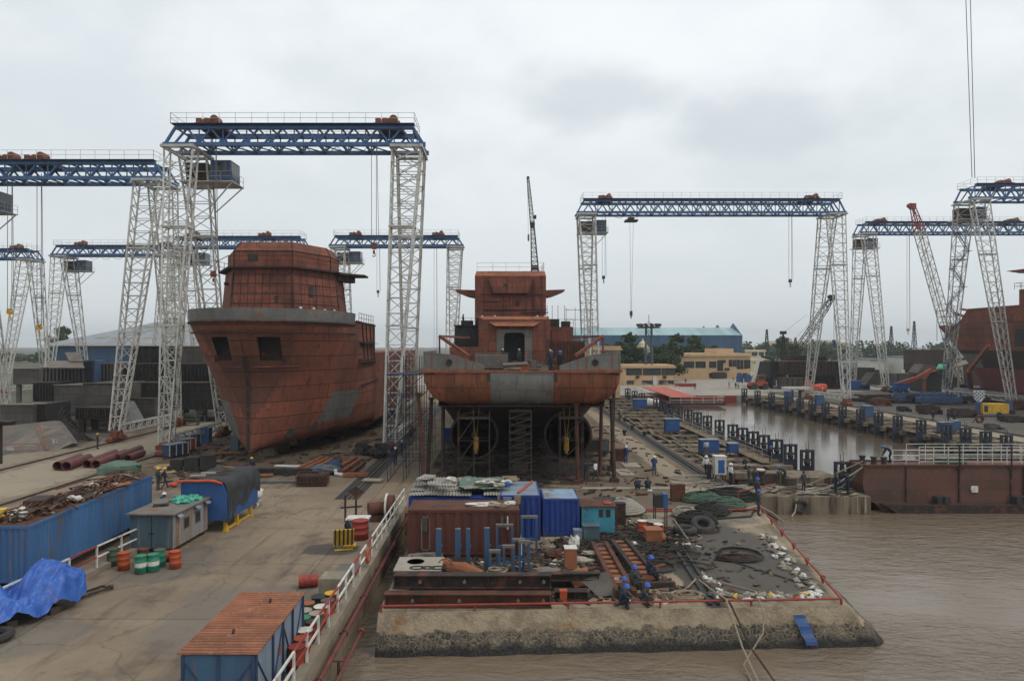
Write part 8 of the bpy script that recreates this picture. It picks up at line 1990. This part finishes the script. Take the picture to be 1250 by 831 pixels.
# ------------------------------------------------------------------ people
BODY = {}
def skeleton(pose):
    J = {'pelvis':(0,0,.95),'spine':(0,.01,1.15),'chest':(0,0,1.36),'neck':(0,.0,1.50),'head':(0,-.025,1.60),'top':(0,-.005,1.71),'nose':(0,-.125,1.605)}
    for s, n in ((1,'l'),(-1,'r')):
        J.update({n+'sh':(s*.19,.0,1.42),n+'el':(s*.26,.04,1.14),n+'wr':(s*.25,-.06,.90),n+'ha':(s*.245,-.085,.83),
                  n+'hi':(s*.095,0,.90),n+'kn':(s*.115,-.02,.50),n+'an':(s*.12,.03,.09),n+'to':(s*.135,-.15,.035)})
    def st(**k): J.update({a:b for a,b in k.items()})
    if pose == 'walk':
        st(lkn=(.11,-.16,.52),lan=(.11,-.22,.12),lto=(.12,-.38,.08),rkn=(-.11,.02,.49),ran=(-.11,.26,.12),rto=(-.12,.12,.04),lel=(.25,.14,1.16),lwr=(.23,.20,.93),lha=(.22,.2,.86),rel=(-.25,-.04,1.15),rwr=(-.22,-.20,.95),rha=(-.21,-.25,.90))
    if pose == 'work':
        st(lel=(.25,-.10,1.17),lwr=(.14,-.34,1.10),lha=(.11,-.41,1.10),rel=(-.25,-.08,1.16),rwr=(-.12,-.32,1.02),rha=(-.09,-.39,1.01),head=(0,-.06,1.59),top=(0,-.06,1.70),nose=(0,-.16,1.58))
    if pose == 'bend':
        st(pelvis=(0,.12,.90),spine=(0,.02,1.06),chest=(0,-.20,1.18),neck=(0,-.32,1.22),head=(0,-.42,1.23),top=(0,-.50,1.29),nose=(0,-.49,1.16))
        for s,n in ((1,'l'),(-1,'r')): J.update({n+'sh':(s*.19,-.22,1.2),n+'el':(s*.24,-.32,.93),n+'wr':(s*.16,-.42,.70),n+'ha':(s*.14,-.45,.63),n+'hi':(s*.1,.12,.86),n+'kn':(s*.12,.02,.47),n+'an':(s*.12,.08,.09),n+'to':(s*.13,-.1,.035)})
    if pose == 'crouch':
        st(pelvis=(0,.10,.27),spine=(0,.06,.46),chest=(0,-.07,.66),neck=(0,-.15,.78),head=(0,-.20,.87),top=(0,-.20,.98),nose=(0,-.305,.86))
        for s,n in ((1,'l'),(-1,'r')): J.update({n+'sh':(s*.19,-.08,.70),n+'el':(s*.25,-.24,.50),n+'wr':(s*.13,-.43,.50),n+'ha':(s*.09,-.49,.49),n+'hi':(s*.11,.08,.25),n+'kn':(s*.18,-.30,.46),n+'an':(s*.15,-.12,.09),n+'to':(s*.16,-.31,.035)})
    if pose == 'sit':
        st(pelvis=(0,.0,.10),spine=(0,.02,.30),chest=(0,-.05,.52),neck=(0,-.09,.65),head=(0,-.15,.74),top=(0,-.14,.85),nose=(0,-.255,.73))
        for s,n in ((1,'l'),(-1,'r')): J.update({n+'sh':(s*.19,-.05,.57),n+'el':(s*.24,-.18,.34),n+'wr':(s*.14,-.38,.30),n+'ha':(s*.11,-.45,.29),n+'hi':(s*.1,-.02,.09),n+'kn':(s*.16,-.42,.16),n+'an':(s*.14,-.40,-.26),n+'to':(s*.15,-.57,-.32)})
    return J
RAD = {'pelvis':.135,'spine':.135,'chest':.15,'neck':.058,'head':.098,'top':.075,'nose':.018,'sh':.075,'el':.052,'wr':.036,'ha':.036,'hi':.092,'kn':.066,'an':.05,'to':.04}
def body_mesh(pose, mats, fingers=False):
    key = (pose, tuple(m.name for m in mats))
    if key in BODY: return BODY[key]
    J = skeleton(pose); names = list(J); vs = [V(J[n]) for n in names]; rad = [RAD.get(n, RAD.get(n[1:], .05)) for n in names]
    ed = [('pelvis','spine'),('spine','chest'),('chest','neck'),('neck','head'),('head','top'),('head','nose')]
    for n in 'lr': ed += [('chest',n+'sh'),(n+'sh',n+'el'),(n+'el',n+'wr'),(n+'wr',n+'ha'),('pelvis',n+'hi'),(n+'hi',n+'kn'),(n+'kn',n+'an'),(n+'an',n+'to')]
    E = [(names.index(a), names.index(b)) for a, b in ed]
    for n, s in (('l',1),('r',-1)):
        h = V(J[n+'ha']); d = (h-V(J[n+'wr'])).normalized(); side = V((0,1,0)) if abs(d.z) > .6 else V((1,0,0)); curl = d.cross(side).normalized()*(s if abs(d.z) > .6 else 1)
        hi = names.index(n+'ha')
        for q, L_ in ((-1.5,.075),(-.5,.09),(.5,.085),(1.5,.065)):
            b = len(vs); vs.append(h+side*q*.021+d*.035); rad.append(.012); vs.append(h+side*q*.023+d*(.035+L_*.55)-curl*.012); rad.append(.0095); vs.append(h+side*q*.022+d*(.03+L_*.85)-curl*.04); rad.append(.008)
            E += [(hi,b),(b,b+1),(b+1,b+2)]
        b = len(vs); w_ = h-d*.025; vs.append(w_+side*(-.05)-curl*.012); rad.append(.013); vs.append(w_+side*(-.06)+d*.045-curl*.03); rad.append(.0095); E += [(hi,b),(b,b+1)]
    me = bpy.data.meshes.new('tmp'); me.from_pydata(vs, E, []); o = bpy.data.objects.new('tmp', me); COL.objects.link(o)
    md = o.modifiers.new('s','SKIN'); md.use_smooth_shade = True
    for i, r in enumerate(rad): me.skin_vertices[0].data[i].radius = (r*(1.22 if names[i:i+1] in (['chest'],['pelvis'],['spine']) else 1), r)
    me.skin_vertices[0].data[0].use_root = True
    s2 = o.modifiers.new('ss','SUBSURF'); s2.levels = 1; s2.render_levels = 1
    dg = bpy.context.evaluated_depsgraph_get(); ev = o.evaluated_get(dg); m2 = bpy.data.meshes.new_from_object(ev)
    bpy.data.objects.remove(o); bpy.data.meshes.remove(me)
    m2.materials.clear()
    for m in mats: m2.materials.append(m)
    segs = [(V(J[a]),V(J[b]),a,b) for a,b in ed]
    for p in m2.polygons:
        c = p.center; best = None
        for a, b, na, nb in segs:
            d = b-a; t = max(0,min(1,(c-a).dot(d)/d.length_squared)); ds = (c-a-d*t).length
            if best is None or ds < best[0]: best = (ds, na, nb, t)
        _, na, nb, t = best
        if nb in ('head','top','nose'): k = 3
        elif nb == 'neck': k = 3 if t > .55 else 0
        elif nb[1:] == 'ha' or (nb[1:] == 'wr' and t > .9): k = 3
        elif nb[1:] in ('to',) or (nb[1:] == 'an' and t > .82): k = 2
        elif nb[1:] in ('hi','kn','an') or (na == 'pelvis' and t < .25): k = 1
        else: k = 0
        p.material_index = k; p.use_smooth = True
    m2.name = 'person'
    BODY[key] = (m2, J); return BODY[key]
def person(label, px=None, py=None, pose='stand', rz=0, top=None, trou=None, hel=None, at=None, z=0, grp=None):
    top = top or m_cov; trou = trou or top
    m, J = body_mesh(pose, [top, trou, m_boot, m_skin])
    o = bpy.data.objects.new('person', m); COL.objects.link(o); tag(o, label, 'person', grp)
    p = V(at) if at is not None else G(px, py, z)
    place(o, p, rz)
    h = V(J['head']); t = V(J['top']); d = (t-h).normalized(); f = (V(J['nose'])-h); f -= d*f.dot(d); f.normalize(); r_ = f.cross(d)
    M_ = Matrix((r_, -f, d)).transposed()
    if hel:
        g = MB(); g.lathe([(.165,.0),(.168,.012),(.135,.02),(.13,.05),(.115,.09),(.08,.125),(.02,.142),(.001,.143)],(0,0,0),14)
        g.v = [tuple(h+d*.045+M_ @ V(q)) for q in g.v]; c = g.build('helmet', hel, None, smooth=True); c.parent = o
    else:
        g = MB(); g.ball((0,0,0),(.105,.115,.095),10,7); g.v = [tuple(h+d*.06-f*.018+M_ @ V(q)) for q in g.v]; c = g.build('hair', m_black, None, smooth=True); c.parent = o
    # eyes, mouth
    g = MB()
    for sx in (-1,1): g.ball(h+d*.012+r_*.036*sx+f*.092,.013,6,4)
    g.obox(h-d*.05+f*.09,(.045,.012,.010)); c = g.build('facial_detail', m_black, None); c.parent = o
    return o
away, left_, right_, toward = PI, -PI/2, PI/2, 0
person('man in blue coverall and white helmet standing on the bare dirt with folded arms', 798.5,580,'work',PI*.9,m_cov,None,m_helw)
person('man in blue coverall and white helmet standing on the pale board', 764,566,'stand',PI*.8,m_cov,None,m_helw)
person('man in white shirt walking on the dirt beneath the stern first ship', 727,587,'walk',.8,m_shirt,m_covg,None)
person('man in dark clothes beside the white shirted man beneath the stern', 715,586,'stand',2.5,m_covg,None,None)
person('dark clothed person squatting on the long pale strip beside the round stone', 791,598,'crouch',PI*.95,m_covd,None,None)
person('other dark clothed person squatting on the long pale strip, further from the round stone', 779,598,'crouch',PI*1.05,m_covd,None,None)
person('man in white shirt and black trousers walking past the white cabinet', 862,580,'walk',2.6,m_shirt,m_trou,m_helw)
person('man in pale shirt and khaki trousers standing before the wide blue cabinet', 862,557,'stand',PI,mat('pale_shirt',(.42,.47,.55),None,5,.9),m_khaki,None)
person('man in white shirt and white helmet with dark trousers at the pier corner', 892,591,'stand',1.9,m_shirt,m_trou,m_helw)
person('man in grey blue work clothes standing at the pier edge, one of a close pair', 914,594,'work',1.2,m_covg,None,None)
person('taller man of the close pair at the pier edge, leaning on a rail', 922,597,'stand',2.2,m_covg,None,None)
person('man in navy and blue helmet standing on the quay head corner by the pipe rail', 926,629,'stand',1.0,m_covd,None,m_helb)
person('man with blue helmet partly hidden behind the man on the quay head corner', 924.5,612,'stand',2.0,m_covg,None,m_helb)
person('man in blue helmet bending over the pier end planks', 957,589,'bend',left_,m_covg,None,m_helb)
person('man in grey clothes standing on the pier end with arms down', 981,601,'stand',.4,m_covg,None,None,z=-.2)
person('man in dark clothes standing beside the second guide frame', 941,566,'stand',2.0,m_covd,None,m_helb)
person('crouching man working among the pier beams', 908,569,'crouch',1.2,m_covg,None,None)
person('man in navy by the guide frame on the pier head, further from the barge', 1020,604,'work',right_,m_covd,None,None,z=-.25)
person('man in navy handling the rope next to the barge bow', 1035,604,'work',left_,m_covd,None,None,z=-.25)
person('man in dark clothes and blue helmet standing on the barge by the white railing', None,None,'bend',-1.9,m_covd,None,m_helb,at=(31.6,55.6,1.96))
person('seated man in blue helmet highest on the rung frame, facing the basin', None,None,'sit',right_*1.1,m_covd,None,m_helb,at=(7.1,33.0,.44))
person('seated man in blue helmet and dark green clothes in the middle of the group', None,None,'sit',right_*1.25,m_covg,None,m_helb,at=(6.05,31.6,.42))
person('man in blue helmet and black clothes sitting at the edge of the wall', None,None,'crouch',right_*.9,m_covd,None,m_helb,at=(5.3,29.95,0))
person('man in blue helmet and grey clothes squatting over the wall edge beside the group', None,None,'crouch',right_*.8,m_covg,None,m_helb,at=(6.25,30.15,0))
person('man with a blue helmet bowed down behind the seated group', None,None,'crouch',PI,m_covg,None,m_helb,at=(5.55,30.7,0))
person('man in navy coverall walking between the ships, closer to the sunken rail end', 482.5,568,'walk',PI,m_covd,None,m_helw)
person('man in navy coverall walking between the ships, further along', 491,558,'walk',PI,m_covd,None,m_helw)
person('man with a yellow helmet beyond the scrap laden container, grey clothes', 193,597,'stand',2.6,m_covg,None,m_hely)
person('man with a yellow helmet walking beyond the scrap laden container, dark clothes', 201,597,'walk',2.2,m_covd,None,m_hely)
person('man with a white helmet crouching behind the grey blue cabin', 198,618,'crouch',1.2,m_cov,None,m_helw)
person('man with a yellow helmet standing alone on the pale concrete strip', 119,548,'stand',1.8,m_covg,None,m_hely)
person('man with a yellow helmet squatting on the ground under the bow', 310,571,'crouch',-1.2,m_covd,None,m_hely)
person('lone man in dark clothes standing on the far bank yard', 1139,514,'stand',2.0,m_covd,None,None)
person('man striding on the far bank yard, one of a pair', 1158,516,'walk',-1.2,m_covd,None,None)
person('man standing close behind the striding man on the far bank', 1165,517,'stand',2.5,m_covd,None,None)
person('man in dark clothes walking by the rusty saddle piece', 1057,493,'walk',right_,m_covd,None,None)
person('man in dark coverall and blue helmet on the stern deck by the bulwark', None,None,'work',1.0,m_covd,None,m_helb,at=(4.15,57.2,9.3))
person('second man in dark coverall on the stern deck, closer to the bulwark', None,None,'stand',2.8,m_covd,None,m_helb,at=(4.95,57.6,9.3))
person('man in grey standing in front of the dark ship doorway', None,None,'stand',.3,m_covg,None,m_helw,at=(2.2,84,9.31))
person('man in navy beside the doorway of the stern first ship', None,None,'stand',-.5,m_covd,None,m_helw,at=(.15,85,9.31))
person('man in dark clothes on the gallery roof of the stern first ship', None,None,'stand',2.0,m_covd,None,None,at=(-5.2,93,14.03))
person('man on the forecastle of the stern ship deckhouse, by the frame rack', None,None,'stand',.5,m_covd,None,m_hely,at=(5.0,70,9.31))
person('man walking on the concrete before the peach offices', 837,469,'walk',2.0,m_covd,None,None)
person('man in grey walking on the inner quay edge', 848,475.5,'walk',1.0,m_covg,None,None)
person('man in dark clothes by the main office gate', 890,473.5,'stand',1.0,m_covd,m_khaki,None)
for i,(px,py,mm,hh) in enumerate(((898,474.5,m_covd,m_hely),(901,475,m_cov,m_hely),(906,468,m_covd,None),(913,467,m_khaki,None),(895,466,m_cov,None),(918,465,m_cov,m_hely))):
    person(['man with a yellow helmet on the inner quay, slightly apart','second man with a yellow helmet on the inner quay','man in navy before the blue bins','man in khaki near the blue bins','man in blue coverall before the main office','man in blue with a yellow helmet past the blue bins'][i], px, py, 'walk' if i%2 else 'stand', i*1.1, mm, None, hh)
person('small figure of a man standing on the slipway pier near the shores', 756,514,'stand',1.0,m_covd,None,None)
person('man in orange vest beside the orange red tarpaulin heap', 1004,483,'stand',1.0,m_ply,m_covd,m_helw)
k = MB(); k.lathe([(.2,0),(.2,1.15),(.24,1.2),(.24,1.3),(.1,1.35)], G(865.5,585.5), 12); k.build
tag(k.build('bollard', m_black), 'slim black post next to the white shirted man by the white cabinet', 'bollard', 'bollards along the pier')
k = MB(); k.ball(G(793.5,600)+V((0,0,.09)),(.2,.14,.1),8,5,.5,2); tag(k.build('stone', m_dwhite, smooth=True), 'round pale stone beside the squatting people', 'stone')
# ------------------------------------------------------------------ haze
hm = bpy.data.materials.new('haze_air'); hm.use_nodes = True; nt = hm.node_tree
for n in list(nt.nodes):
    if n.type != 'OUTPUT_MATERIAL': nt.nodes.remove(n)
pv = nt.nodes.new('ShaderNodeVolumePrincipled'); pv.inputs['Color'].default_value = (.86,.90,.94,1); pv.inputs['Density'].default_value = .00025; pv.inputs['Anisotropy'].default_value = .2
out = [n for n in nt.nodes if n.type == 'OUTPUT_MATERIAL'][0]; nt.links.new(pv.outputs[0], out.inputs['Volume'])
ho = MB().box(-3100,-450,-9.5,3100,3700,86).build('haze', hm); stuff(ho); ho['label'] = 'thin grey haze over the shipyard'; ho['category'] = 'haze'
